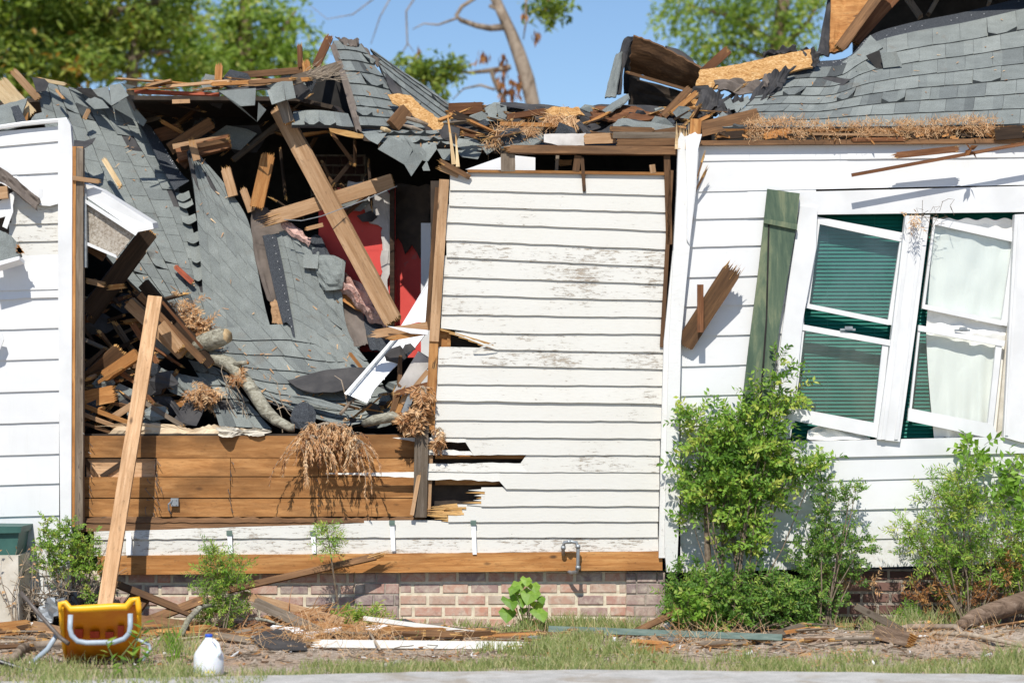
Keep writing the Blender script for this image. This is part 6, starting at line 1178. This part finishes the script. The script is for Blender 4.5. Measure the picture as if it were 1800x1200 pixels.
gtube("fallen_branch", [(450, 1118, .12), (470, 1116, .10), (500, 1118, .06)], [.012, .01, .006], "bark_grey", "small grey twig end on the heap of boards", "branch", 7)
gtube("fallen_branch", [(672, 1176, .02), (700, 1172, .03), (722, 1175, .02)], [.012, .014, .01], "bark_grey", "small grey stick at the edge of the road", "stick", 7)
gtube("fallen_branch", [(648, 1132, .07), (656, 1140, .06), (668, 1148, .02)], [.007, .008, .008], "twig_dry", "short curved twig standing over the flaking white plank", "stick", 6)
for k in range(14):
    x, y = U(380, 1780), U(1122, 1165); dx = U(-50, 50); gtube("twig", [(x, y, .01), (x+dx*.5, y+U(-4, 4), .03), (x+dx, y+U(-6, 6), .01)], [.004, .005, .003], "twig_dry", None, None, 5) if False else None
# slate coloured sheet
a_ = [G(442, 1128), G(470, 1119), G(505, 1118), G(535, 1132), G(540, 1146), G(480, 1147), G(455, 1140)]
mb = MB(); mb.prism([p+V((0, 0, .05 if i in (1, 2) else .025)) for i, p in enumerate(a_)], (0, 0, -.012)); mb.obj("slate_sheet", "galv" if 0 else "felt_blue" if "felt_blue" in MATS else "felt", label="slate coloured rounded sheet lying in the dirt", cat="sheet")
# black plastic bag between shrub and plank
mb = MB(); c0 = G(128, 1106); s_ = 15
for j in range(9):
    for i in range(14):
        pass
sfb = Surf([[(96, 1050, -.15), (130, 1036, -.2), (176, 1052, -.2)], [(92, 1075, -.3), (130, 1062, -.35), (182, 1075, -.3)], [(90, 1102, -.3), (130, 1100, -.42), (186, 1100, -.32)]])
sheet(mb, sfb, 20, 14, .01, wave=.09, jag=.05); NT("black_plastic", .25, .5).col((.012, .013, .018)); mb.obj("plastic_sheet", "black_plastic", label="crumpled black plastic sheet behind the yellow chair", cat="plastic sheet")
surf("metal_sheet", [[(62, 1070, -.4), (90, 1048, -.42), (118, 1056, -.4)], [(66, 1100, -.5), (95, 1086, -.55), (122, 1095, -.5)]], 10, 6, .006, "galv", wave=.06, label="bent grey metal sheet under the leafy bush", cat="metal sheet")
# green bin
cb = V((-3.42, -.32, 0)); mb = MB()
mb.prism([P(-60, 932, -.35), P(34, 930, -.35), P(28, 975, -.35), P(-60, 975, -.35)], (0, .3, 0)); bn = mb.obj("green_bin", "bin_green", label="dark green plastic bin cut off by the left edge", cat="bin")
mb = MB(); mb.prism([P(-60, 924, -.38), P(38, 925, -.38), P(36, 936, -.38), P(-60, 938, -.38)], (0, .36, 0)); mb.obj("bin_rim", "bin_green", bn)
mb = MB(); mb.prism([P(-60, 976, -.40), P(32, 976, -.40), P(34, 1112, -.40), P(-60, 1112, -.40)], (0, .36, 0)); mb.obj("beige_block", "beige", label="pale beige block under the green bin at the left edge", cat="block")
# yellow chair
ch_y = -2.38
ch = empty("plastic_chair", P(176, 1172, ch_y), label="yellow plastic child chair tipped over with a bent metal tube", cat="chair")
PW[ch.name] = Matrix.Translation(V(ch.location))
mb = MB()
# back shell: curved panel with thick rolled rim
rim = [(106, 1075), (106, 1060), (114, 1059), (124, 1070), (150, 1069), (200, 1066), (222, 1066), (231, 1055), (241, 1052), (244, 1068), (244, 1080)]
fr1 = [P(x, y, ch_y-.02) for x, y in rim]; 
mb.tube(fr1, [.012, .016, .018, .02, .021, .021, .021, .02, .019, .017, .013], 12)
mb.tube([P(108, 1064, ch_y-.02), P(109, 1100, ch_y+.13), P(113, 1140, ch_y+.32), P(117, 1162, ch_y+.42)], [.017, .013, .011, .01], 10); mb.tube([P(243, 1060, ch_y-.02), P(245, 1100, ch_y+.13), P(244, 1140, ch_y+.32), P(242, 1162, ch_y+.42)], [.017, .013, .011, .01], 10)
mb.obj("chair_rim", "yellow_plastic", ch, smooth=True)
mb = MB(); sfc2 = Surf([[(110, 1068, ch_y), (176, 1072, ch_y+.0), (242, 1064, ch_y)], [(111, 1105, ch_y+.16), (176, 1106, ch_y+.18), (243, 1104, ch_y+.16)], [(116, 1162, ch_y+.42), (176, 1163, ch_y+.44), (242, 1162, ch_y+.42)]]); sheet(mb, sfc2, 16, 16, .012); mb.obj("chair_shell", "orange_plastic", ch, smooth=True)
mb = MB()
for cx_ in (137, 167, 197, 212):
    pass
for (cx_, w_, h_) in ((138, 14, 16), (166, 16, 12), (192, 14, 11), (212, 10, 22)):
    mb = MB(); mb.prism([P(cx_-w_/2, 1121, ch_y+.20), P(cx_+w_/2, 1121, ch_y+.20), P(cx_+w_/2, 1121-h_, ch_y+.20-h_*.0042), P(cx_-w_/2, 1121-h_, ch_y+.20-h_*.0042)], (0, .03, 0)); mb.obj("red_recess", "red_plastic", ch)
mb = MB(); mb.tube([P(124, 1080, ch_y-.06), P(123, 1104, ch_y-.075), P(126, 1116, ch_y-.08), P(136, 1126, ch_y-.085), P(152, 1129, ch_y-.09), P(200, 1128, ch_y-.09), P(218, 1122, ch_y-.085), P(227, 1112, ch_y-.08), P(229, 1100, ch_y-.075), P(229, 1078, ch_y-.06)], .0145, 12); mb.obj("metal_tube", "steel_blue", ch, smooth=True)
mb = MB(); mb.tube([P(240, 1122, ch_y+.1), P(262, 1132, ch_y+.12), P(264, 1140, ch_y+.12), P(250, 1160, ch_y+.06)], .009, 8); mb.obj("chair_leg", "steel_blue", ch, smooth=True)
# broken tube frame left of it
fm = empty("folding_stand", P(70, 1165, -2.1), label="broken folding frame of brown and grey tubes left of the yellow chair", cat="metal frame")
mb = MB(); mb.tube([P(36, 1040, -2.2), P(70, 1080, -2.2), P(106, 1120, -2.25), P(120, 1130, -2.3)], .0125, 10, cap=True); mb.obj("brown_tube", "tube_brown", fm, smooth=True)
mb = MB(); mb.tube([P(102, 1112, -2.2), P(84, 1140, -2.2), P(70, 1152, -2.2), P(56, 1166, -2.2)], .015, 10); mb.obj("grey_leg", "steel_blue", fm, smooth=True)
mb = MB(); mb.tube([P(-20, 1156, -2.5), P(30, 1172, -2.5), P(62, 1182, -2.5)], .014, 10); mb.obj("black_tube", "black_plastic", label="black tube lying in the grass at the lower left", cat="tube")
# jug
jg = G(367, 1186); jg.z = .0
mb = MB(); mb.lathe(jg, [(.074, .002), (.081, .010), (.082, .05), (.082, .103), (.079, .116), (.070, .132), (.028, .190), (.021, .198), (.019, .21)], 28)
ju = mb.obj("milk_jug", "jug", smooth=True, label="white plastic gallon jug with a blue cap standing in the grass", cat="jug")
mb = MB(); mb.lathe(jg+V((0, 0, .207)), [(.0205, 0), (.0205, .013), (.018, .016)], 20); mb.obj("cap", "cap_blue", ju, smooth=True)
mb = MB(); mb.tube([jg+V((.028, -.03, .195)), jg+V((.055, -.045, .17)), jg+V((.066, -.05, .13)), jg+V((.06, -.05, .105))], .011, 8); mb.obj("handle", "jug", ju, smooth=True)
mb = MB()
def lab(a0, a1, z0, z1, tn):
    for k in range(6):
        t0, t1 = a0+(a1-a0)*k/6, a0+(a1-a0)*(k+1)/6; f = lambda t, z: jg+V((math.sin(t)*.0812, -math.cos(t)*.0812, z)); mb.q([f(t0, z0), f(t1, z0), f(t1, z1), f(t0, z1)], tn)
lab(-1.25, -.85, .02, .075, .0); lab(-.1, .55, .02, .05, .6); lab(.1, .4, .05, .07, .4); lab(-.9, 1.0, .075, .08, .9)
mb.obj("label", "label_mat", ju)
# ---------------- ground cover ----------------
mb = MB()
for k in range(5200):
    y = U(-2.3, .0); x = U(-4, 4.2) ; 
    if mn.noise(V((x*1.3, y*1.6, 4)))+U(-.3, .3) < -.1: continue
    p = V((x, y, gh(x, y)+.004)); a_ = U(0, 3.14); l_ = U(.01, .06)*(1.6 if U(0, 1) < .1 else 1); d = V((math.cos(a_), math.sin(a_)*.7, U(-.1, .35))).normalized()*l_; w_ = V((-d.y, d.x, U(-.3, .3)*l_)).normalized()*U(.003, .014)
    mb.prism([p, p+d, p+d+w_, p+w_], (0, 0, U(.003, .01)), U(0, 1), R.choice((0, 0, 1, 1, 2, 2, 3, 3, 4, 4, 3, 2, 5) if U(0, 1) < .6 else (3, 4)))
mb.obj("wood_litter", ["wood_orange", "wood_tan", "wood_brown", "wood_grey", "soil", "paint_plain"], kind="stuff")
mb = MB()
for k in range(420):
    y = U(-2.2, -.1); x = U(-4, 4.2); p = V((x, y, gh(x, y))); r_ = U(.008, .03); b0 = len(mb.v)
    mb.tube([p-V((r_*.7, 0, r_*.2)), p+V((0, 0, r_*.3)), p+V((r_*.8, 0, -r_*.1))], [r_*.5, r_*.9, r_*.45], 6, wob=.3)
mb.obj("soil_clods", ["soil"], kind="stuff")
mb = MB()
for k in range(150): x = U(-4, 4.2); y = U(-2.2, -.2); straw(mb, (x, y, gh(x, y)+.02), 9, .11, (.12, .06, .01), (0, 0, 0), .003, curl=.5)
for k in range(190):
    x = U(-1.75, -.85)+U(-.1, .1); y = U(-.95, -.15); z_ = .13*math.exp(-((x+1.3)/.3)**2)*math.exp(-((y+.4)/.3)**2); p = V((x, y, gh(x, y)+z_+U(0, .02))); a_ = U(-.7, -.1); straw(mb, p, 2, .2, .02, (math.cos(a_)*.6, 0, -.08), .007, tone=(0, .5), curl=.25)
for (px, py, n_) in ((60, 1085, 40), (110, 1080, 30), (560, 1125, 30), (640, 1124, 20), (600, 1120, 30), (1240, 1122, 20), (1640, 1132, 30)):
    p = G(px, py+10); 
    for j in range(n_): straw(mb, p+V((U(-.25, .25), U(-.1, .1), .05)), 6, .16, (.08, .04, .05), (0, 0, 0), .003, curl=.6)
mb.obj("dry_stems", "leaf_dead", kind="stuff")
mb = MB()
def blade(mb, p, h, t, w_=.005):
    d = V((U(-.5, .5), U(-.3, .3), 1)).normalized(); q_ = p+d*h*.6; r_ = q_+V((d.x*1.4, d.y, .55)).normalized()*h*.45
    sd = V((1, U(-.3, .3), 0))*w_*.5; mb.q([p-sd, p+sd, q_+sd*.8, q_-sd*.8], t); mb.q([q_-sd*.8, q_+sd*.8, r_], t)
n_ = 0
while n_ < 15000:
    x = U(-4.2, 4.4); re = road_edge(x); y = U(re-.01, re+.62) if U(0, 1) < .8 else U(re-.01, re+.35)
    if x < -1.3: y = U(-3.3, -1.95)
    f = (y-re)/.55; dn = mn.noise(V((x*1.7, y*3, 2)))
    if x >= -1.3 and (f > .75+dn*1.1+(.15 if x > 1 else 0)): continue
    if x < -1.3 and y > -2.3+dn*.5: continue
    if U(0, 1) < .75 and mn.noise(V((x*3.1, y*6, 5))) < .02: continue
    dry = U(0, 1) < .25; blade(mb, V((x, y, gh(x, y)-.003)), U(.02, .085)*(1.0 if x < -1.3 else .8)*(1+.9*dn), U(.9, 1) if dry else U(.1, .85), U(.003, .006)); n_ += 1
for (px, py, n_, h) in ((330, 1160, 60, .2), (305, 1150, 50, .22), (1060, 1110, 300, .11), (1000, 1108, 200, .12), (950, 1108, 160, .11), (830, 1108, 140, .09), (1120, 1110, 160, .11), (740, 1110, 80, .08), (1020, 1135, 300, .10), (960, 1150, 260, .12), (1080, 1150, 220, .11), (880, 1150, 120, .09), (1000, 1165, 200, .13), (1130, 1160, 120, .1), (1300, 1166, 100, .1), (1500, 1165, 100, .1), (1600, 1118, 200, .15), (1560, 1122, 120, .1), (1780, 1170, 160, .14), (760, 1124, 80, .06), (900, 1112, 120, .08), (1690, 1110, 160, .16), (1500, 1112, 60, .1)):
    p = G(px, py)
    for k in range(n_): x, y = p.x+R.gauss(0, .09), p.y+R.gauss(0, .05); blade(mb, V((x, min(y, -.02), gh(x, y))), h*U(.5, 1.2), U(.2, 1), .005)
mb.obj("grass", "grass", kind="stuff")
# ---------------- plants ----------------
def plant(name, blobs, ll, lw, mat, label, cat, root, extra=None, **k):
    mb = MB(); blobs_bush(mb, blobs, ll, lw, root=root, **k)
    if extra: extra(mb)
    return mb.obj(name, [mat, "twig"], label=label, cat=cat)
plant("boxwood_bush", [(88, 965, -.3, .10, .12, 70), (115, 950, -.32, .10, .12, 80), (148, 965, -.3, .10, .12, 80), (130, 990, -.28, .12, .10, 90), (80, 1000, -.3, .07, .08, 40), (75, 945, -.3, .05, .10, 25), (160, 1000, -.3, .05, .09, 35), (175, 1050, -.3, .08, .06, 36), (82, 925, -.3, .025, .05, 10), (118, 938, -.3, .04, .06, 14)], .019, .011, "leaf_mid", "rounded leafy green bush in front of the left corner board", "bush", G(120, 1108), L=.06, nl=6, tn=(.3, 1), sr=.007)
mb = MB()
for k in range(60):
    p = G(U(20, 150), 1108); p.z = U(0, .25); q_ = [p]; d = V((U(-1, 1), U(-.4, .2), U(.2, 1))).normalized()
    for j in range(5): d = (d+V((U(-.5, .5), U(-.3, .3), U(-.4, .3)))).normalized(); q_.append(q_[-1]+d*U(.05, .10))
    mb.tube(q_, [.006, .005, .004, .003, .002, .0015], 4, cap=False)
mb.obj("dead_shrub", "twig_dry", label="bare tangled shrub of dry twigs below the leafy green bush", cat="shrub")
mb = MB()
for k in range(8):
    p = G(40+U(-25, 20), 1112); q_ = [p]; d = V((U(-.3, .3), 0, 1)).normalized()
    for j in range(6): d = (d+V((U(-.25, .25), U(-.1, .1), .1))).normalized(); q_.append(q_[-1]+d*.09)
    mb.tube(q_, [.004, .004, .003, .003, .002, .0015, .001], 4, cap=False)
    for j in range(2, 7): mb.leaf(q_[j], V((U(-1, 1), U(-.5, 0), U(-.3, 1))), .03, .014, U(.2, .9), 1)
mb.obj("dry_weed", ["twig_dry", "leaf_dead"], label="tall thin dry weed in front of the green bin", cat="weed")
plant("feathery_weed", [(375, 975, -.3, .05, .10, 36), (385, 1010, -.3, .11, .10, 90), (410, 1030, -.3, .10, .07, 50), (372, 1050, -.3, .09, .10, 70), (395, 1075, -.3, .12, .08, 80), (365, 1090, -.3, .08, .05, 30), (425, 995, -.3, .04, .04, 10)], .032, .007, "leaf_mid", "tall feathery green weed left of the sapling", "weed", G(385, 1112), L=.09, nl=7, tn=(.2, 1), sr=.005)
def sap(mb):
    mb.tube([G(597, 1112), P(594, 1060, -.3), P(585, 1000, -.3), P(578, 950, -.3), P(574, 925, -.3)], [.008, .007, .006, .004, .002], 6, mi=1)
    for k in range(44): sprig(mb, P(577+U(-5, 5), 945+U(-25, 20), -.3), V((U(-1, 1), U(-.5, .3), U(-.35, .5))), U(.06, .14), 7, .03, .007, (.3, 1), 0, 1, .25)
mb = MB(); sap(mb); mb.obj("sapling", ["leaf_mid", "twig"], label="slender sapling with a flat tuft of leaves before the skirt plank", cat="sapling")
plant("low_weed", [(625, 1092, -.35, .11, .05, 60), (655, 1090, -.35, .08, .045, 40), (600, 1090, -.3, .05, .04, 20), (690, 1105, -.3, .04, .03, 10)], .04, .009, "leaf_mid", "low spreading green weed at the foot of the sapling", "weed", G(630, 1110), L=.08, nl=6, tn=(.4, 1), sr=.004)
mb = MB(); r0 = G(925, 1110)
for (x, y, s_) in ((912, 1028, .062), (905, 1042, .05), (938, 1030, .06), (925, 1020, .05), (896, 1058, .07), (912, 1052, .075), (932, 1045, .085), (950, 1052, .045), (948, 1078, .075), (892, 1078, .075), (930, 1098, .08), (903, 1035, .05), (945, 1062, .06), (920, 1072, .04)):
    p = P(x, y, -.35+U(-.05, .05)); s_ *= 1.3; mb.tube([r0+V((U(-.02, .02), 0, 0)), r0.lerp(p, .6)+V((0, 0, .04)), p], [.004, .003, .002], 5, mi=1)
    t = U(.3, .9); d = V((U(-.6, .6), -.5, -.7)).normalized(); sd = V((1, 0, U(-.2, .2))).normalized(); up = d
    pts = [p-up*s_*.3, p-up*s_*.5+sd*s_*.35, p-up*s_*.1+sd*s_*.62, p+up*s_*.3+sd*s_*.4, p+up*s_*.75, p+up*s_*.3-sd*s_*.4, p-up*s_*.1-sd*s_*.62, p-up*s_*.5-sd*s_*.35]
    for k in range(8): mb.q([p+V((0, -.008, .004)), pts[k], pts[(k+1) % 8]], min(1, t+(.06 if k % 2 else -.04)), 0)
mb.obj("broad_leaf_plant", ["leaf_lime", "stem_green"], label="young plant with broad lime green leaves before the brick wall", cat="plant")
def vstem(mb):
    for (x0, dx) in ((1245, 0), (1262, 8), (1300, -6)): mb.tube([G(x0, 1112), P(x0+dx, 1000, -.25), P(x0+dx+U(-10, 10), 900, -.2), P(x0+dx+20, 800, -.18)], [.03 if dx == 0 else .012, .024 if dx == 0 else .01, .014, .006], 8, mi=1, wob=.15)
plant("climbing_vine", [(1375, 680, -.16, .05, .12, 21), (1355, 725, -.16, .10, .12, 54), (1310, 752, -.16, .09, .07, 45), (1222, 740, -.16, .06, .07, 24), (1235, 785, -.18, .09, .07, 45), (1285, 800, -.2, .13, .14, 148), (1345, 805, -.18, .11, .11, 83), (1222, 848, -.2, .07, .11, 54), (1275, 865, -.24, .14, .14, 162), (1335, 870, -.22, .12, .10, 75), (1395, 838, -.18, .10, .05, 37), (1432, 826, -.16, .08, .04, 18), (1305, 940, -.24, .10, .12, 96), (1390, 700, -.14, .02, .07, 8), (1370, 640, -.14, .02, .04, 4), (1212, 905, -.18, .03, .08, 17)], .042, .020, "leaf_mid", "tall leafy vine climbing over the siding beside the corner post", "vine", G(1290, 1112), extra=vstem, L=.16, nl=7, tn=(.05, 1), sr=.006, droop=.35, out=.9)
plant("low_bush", [(1215, 1030, -.3, .15, .14, 120), (1270, 1050, -.38, .20, .15, 200), (1200, 1070, -.38, .10, .11, 80), (1330, 1050, -.38, .20, .15, 190), (1390, 1060, -.38, .18, .15, 170), (1300, 1080, -.42, .2, .1, 120), (1240, 1090, -.42, .15, .08, 90), (1420, 1085, -.36, .10, .09, 60)], .036, .013, "leaf_deep", "dense low green bush spreading from the brick pier to the dark bricks", "bush", G(1300, 1114), L=.09, nl=6, tn=(.2, 1), sr=.008)
plant("lime_weed", [(1210, 1075, -.52, .07, .06, 22), (1235, 1055, -.5, .05, .05, 12), (1200, 1095, -.5, .05, .03, 10)], .05, .024, "leaf_lime", "patch of larger lime green leaves at the left foot of the low bush", "weed", G(1215, 1114), L=.1, nl=4, tn=(.3, 1), sr=.004)
plant("small_leaf_shrub", [(1440, 1000, -.24, .13, .16, 170), (1470, 960, -.24, .14, .13, 130), (1420, 960, -.22, .09, .12, 70), (1455, 900, -.2, .07, .14, 60), (1450, 860, -.18, .04, .08, 20), (1495, 880, -.18, .04, .12, 26), (1515, 960, -.2, .05, .07, 22), (1440, 1060, -.26, .16, .14, 150), (1500, 1010, -.2, .06, .10, 30), (1505, 865, -.18, .05, .04, 8)], .022, .012, "leaf_deep", "small leaved upright shrub right of the tall vine", "shrub", G(1450, 1112), L=.08, nl=7, tn=(.2, .95), sr=.007)
plant("feathery_shrub", [(1690, 850, -.24, .11, .12, 64), (1700, 890, -.26, .16, .12, 108), (1680, 930, -.28, .20, .13, 122), (1640, 870, -.24, .10, .08, 28), (1600, 930, -.24, .09, .06, 28), (1620, 960, -.26, .12, .06, 43), (1700, 980, -.28, .18, .12, 93), (1650, 990, -.26, .13, .08, 50), (1690, 1030, -.24, .12, .10, 43), (1745, 960, -.24, .10, .12, 43), (1585, 925, -.22, .03, .03, 6)], .038, .009, "leaf_mid", "feathery green shrub standing against the right wall", "shrub", G(1695, 1112), L=.11, nl=7, tn=(.3, 1), sr=.008)
plant("feathery_shrub", [(1700, 1060, -.3, .14, .08, 46), (1630, 1060, -.28, .12, .10, 40), (1750, 1050, -.28, .10, .09, 40), (1780, 1000, -.24, .08, .12, 50)], .034, .009, "leaf_autumn", "thin reddish brown undergrowth below the feathery green shrub", "shrub", G(1690, 1112), L=.1, nl=6, tn=(.2, 1), sr=.004)
plant("creeper", [(1720, 800, -.14, .06, .08, 16), (1706, 830, -.14, .04, .05, 8), (1780, 840, -.12, .07, .07, 18), (1765, 880, -.12, .05, .10, 16), (1800, 870, -.12, .08, .1, 30)], .062, .036, "leaf_lime", "broad leaved creeper hanging on the siding at the right edge", "creeper", P(1790, 1100, -.2), L=.12, nl=3, tn=(.1, .9), sr=.004)
plant("right_edge_shrub", [(1790, 930, -.24, .10, .10, 60), (1800, 990, -.24, .10, .12, 80), (1770, 1030, -.24, .08, .08, 40), (1800, 1060, -.24, .10, .1, 50)], .036, .012, "leaf_mid", "green shrub cut off by the right edge", "shrub", G(1800, 1112), L=.1, nl=6, tn=(.4, 1), sr=.006)
plant("low_weed", [(1600, 1085, -.32, .10, .06, 60), (1575, 1095, -.3, .05, .04, 18)], .03, .008, "leaf_mid", "low bluish green weed by the dark bricks", "weed", G(1595, 1110), L=.07, nl=6, tn=(.2, .6), sr=.004)
plant("withered_weed", [(1480, 1040, -.1, .03, .05, 6), (1530, 1030, -.1, .04, .07, 12), (1590, 1030, -.1, .05, .05, 10)], .034, .012, "leaf_dead", "withered stems in front of the dark bricks", "weed", G(1560, 1108), L=.08, nl=4, sr=.004)
mb = MB()
for (bx, tx, h) in ((214, 240, .24), (234, 250, .3), (200, 190, .2), (245, 270, .18)):
    p = G(bx, 1192); q_ = [p, p+V((.0, 0, h*.5)), p+V(((tx-bx)/S, -.02, h))]; mb.tube(q_, [.006, .005, .003], 5, mi=1)
    for k in range(10): f = k/10+.1; b_ = q_[0].lerp(q_[2], f); mb.leaf(b_, V((R.choice((-1, 1))*U(.5, 1), -.3, U(.2, .9))), U(.05, .09), .016, U(.2, .9))
mb.obj("grass_weed", ["leaf_mid", "stem_green"], label="leafy weeds growing in front of the yellow chair", cat="weed")
mb = MB(); p = G(305, 1172)
for k in range(60): mb.leaf(p+V((U(-.03, .03), U(-.03, .03), U(0, .16))), V((U(-.8, .8), U(-.5, .2), 1)), U(.05, .1), .008, U(.2, .8))
mb.obj("pine_seedling", ["leaf_mid"], label="small bushy green seedling between the yellow chair and the jug", cat="seedling")
# ---------------- trees behind ----------------
def tree(name, trunk, limbs, blobs, mat, bark, label, ll=.15, per=30, r=.34):
    mb = MB(); y = trunk[0][2]; s_ = (D+y)/D
    base = P(trunk[0][0], trunk[0][1], y); pts = [V((base.x, base.y, 0))]+[PP(t[:3]) for t in trunk]; rs = [trunk[0][3]*1.25]+[t[3] for t in trunk]
    mb.tube(pts, rs, 12, wob=.06)
    for L_ in limbs: mb.tube([PP(t[:3]) for t in L_], [t[3] for t in L_], 7, wob=.08)
    t_ = mb.obj("trunk", bark, None, smooth=True, label=label, cat="tree"); t_.name = name
    mb = MB()
    for (px, py, yy, rpx, rpz, n) in blobs:
        sc = (D+yy)/D/S; c = P(px, py, yy)
        for _ in range(n):
            q_ = V((R.gauss(0, .55), R.gauss(0, .55), R.gauss(0, .55))); cc = c+V((q_.x*rpx*sc, q_.y*rpx*sc*1.3, q_.z*rpz*sc)); rr = r*U(.5, 1.3); tn = U(.0, .85)
            for k in range(int(per*U(.5, 1.3))):
                g_ = V((R.gauss(0, .5), R.gauss(0, .5), R.gauss(0, .38)))*rr; mb.leaf(cc+g_, V((U(-1, 1), U(-.6, .6), U(-1, .5))), ll*U(.7, 1.3), ll*U(.4, .55), min(1, max(0, tn+U(-.25, .3))))
    c_ = mb.obj("crown", mat, None, org=tuple(t_.location)); c_.parent = t_; c_.location = (0, 0, 0)
    return t_
yt = 20
tree("broadleaf_tree", [(120, 160, yt+2, .17), (110, 60, yt+2, .14), (100, -60, yt+2, .1)], [[(110, 90, yt+2, .08), (40, 40, yt, .05), (-20, 10, yt, .05)], [(112, 70, yt+2, .08), (200, 20, yt, .05), (290, 0, yt, .05)], [(115, 110, yt, .12), (220, 100, yt, .07), (300, 90, yt, .03)], [(232, 190, yt, .1), (232, 120, yt, .09), (245, 40, yt, .05)]],
     [(20, 30, yt, 70, 60, 60), (10, 110, yt, 60, 45, 40), (100, 20, yt+1, 80, 60, 62), (110, 100, yt, 60, 40, 40), (190, 40, yt+1, 70, 60, 60), (110, 60, yt+3, 120, 60, 40), (180, 110, yt, 50, 30, 22), (270, 20, yt, 50, 40, 26), (60, -60, yt, 140, 50, 60), (220, -50, yt, 110, 50, 40), (255, 70, yt, 40, 30, 14), (40, 160, yt, 50, 30, 20)], "leaf_tree_dark", "twig", "large dark broadleaf tree rising behind the left end of the roof")
tree("broadleaf_tree", [(430, 200, yt+3, .2), (430, 80, yt+3, .14), (430, -30, yt+3, .06)], [[(430, 120, yt+3, .08), (380, 70, yt+3, .05), (340, 30, yt+3, .02)], [(430, 100, yt+3, .08), (490, 60, yt+3, .05), (520, 20, yt+3, .02)]],
     [(330, 60, yt+2, 35, 35, 16), (350, 110, yt+2, 50, 30, 30), (290, 130, yt+2, 40, 24, 18), (410, 40, yt+3, 30, 45, 20), (400, 100, yt+3, 40, 35, 26), (450, 110, yt+3, 50, 30, 36), (480, 60, yt+3, 40, 40, 22), (520, 30, yt+3, 22, 30, 9), (510, 100, yt+3, 40, 30, 22), (440, 0, yt+3, 30, 25, 12), (310, 10, yt+3, 40, 30, 12), (560, 110, yt+3, 18, 20, 5), (430, 150, yt+3, 80, 18, 24)], "leaf_tree_light", "bark_brown", "lighter green tree with drooping sprays left of the roof peak", ll=.14, per=26, r=.3)
yb_ = 17; sc_ = .85
ct = tree("storm_damaged_tree", [(938, 190, yb_, .10), (927, 140, yb_, .10), (912, 95, yb_, .095), (899, 60, yb_, .085), (884, 28, yb_, .075), (862, -20, yb_, .07)],
     [[(884, 48, yb_, .05), (862, 50, yb_, .045), (838, 46, yb_, .04), (810, 36, yb_, .035), (802, 28, yb_, .03), (812, 12, yb_, .03), (840, -6, yb_, .025)], [(898, 118, yb_, .04), (880, 122, yb_, .04), (862, 124, yb_, .035), (826, 128, yb_, .025), (780, 122, yb_, .015)], [(864, 124, yb_, .035), (868, 140, yb_, .03), (876, 160, yb_, .028), (888, 174, yb_, .02)], [(870, 158, yb_, .02), (845, 150, yb_, .018), (815, 156, yb_, .012), (795, 176, yb_, .006)],
      [(804, 32, yb_, .02), (770, 44, yb_, .014), (745, 42, yb_, .01), (725, 52, yb_, .006)], [(740, -20, yb_, .012), (714, 20, yb_, .012), (716, 78, yb_, .01), (700, 105, yb_, .005)], [(716, 76, yb_, .008), (728, 92, yb_, .004)], [(690, -10, yb_, .01), (668, 30, yb_, .009), (652, 78, yb_, .005)], [(668, -10, yb_, .01), (620, 26, yb_, .008), (575, 34, yb_, .005), (545, 10, yb_, .004)], [(925, -10, yb_, .02), (924, 40, yb_, .015), (920, 70, yb_, .008)], [(860, 10, yb_, .03), (880, 20, yb_, .02)]],
     [(705, 125, yb_, 22, 16, 9), (735, 118, yb_, 26, 14, 10), (765, 135, yb_, 22, 20, 10), (800, 120, yb_, 22, 18, 10), (770, 160, yb_, 18, 14, 5), (722, 150, yb_, 18, 12, 4), (950, 8, yb_, 26, 14, 12), (985, 12, yb_, 18, 12, 7), (966, 28, yb_, 10, 10, 3)], "leaf_tree_dark", "bark_pale", "storm stripped pale tree with a few leafy sprays in the middle", ll=.11, per=22, r=.18)
mb = MB()
for (x, y, rx_, rz_, n) in ((850, 95, 10, 16, 34), (885, 110, 9, 26, 50), (884, 150, 7, 24, 44), (900, 155, 5, 20, 36), (912, 150, 5, 18, 28), (942, 58, 6, 10, 20), (892, 32, 4, 5, 8), (736, 88, 4, 9, 10), (750, 108, 3, 6, 6), (925, 24, 5, 5, 8)):
    for k in range(int(n*.6)): mb.leaf(P(x+R.gauss(0, .5)*rx_, y+R.gauss(0, .5)*rz_, yb_+U(-.1, .1)), V((U(-.4, .4), U(-.4, .4), -1)), .13, .05, U(0, .8))
dl = mb.obj("dead_leaves", "leaf_autumn", None, org=tuple(ct.location)); dl.parent = ct; dl.location = (0, 0, 0)
tree("broadleaf_tree", [(1360, 200, yt, .16), (1370, 60, yt, .12), (1385, -60, yt, .08)], [[(1366, 90, yt, .06), (1420, 40, yt, .04), (1450, -20, yt, .02)], [(1368, 80, yt, .06), (1290, 30, yt, .04), (1210, 10, yt, .02)], [(1366, 110, yt, .05), (1300, 80, yt, .03), (1250, 75, yt, .01)]],
     [(1180, 0, yt, 30, 24, 14), (1210, 40, yt, 34, 22, 16), (1270, 10, yt, 45, 30, 26), (1290, 50, yt, 40, 30, 24), (1350, 20, yt, 50, 36, 30), (1350, 70, yt, 34, 20, 14), (1405, 40, yt, 30, 36, 16), (1250, 85, yt, 34, 14, 16), (1300, 95, yt, 30, 12, 10), (1430, 0, yt, 26, 30, 10), (1390, 85, yt, 30, 12, 8), (1250, 110, yt, 26, 10, 8), (1300, -50, yt, 120, 30, 30)], "leaf_tree_light", "bark_brown", "bright green airy tree between the tipped lid and the upright panel", ll=.10, per=26, r=.26)
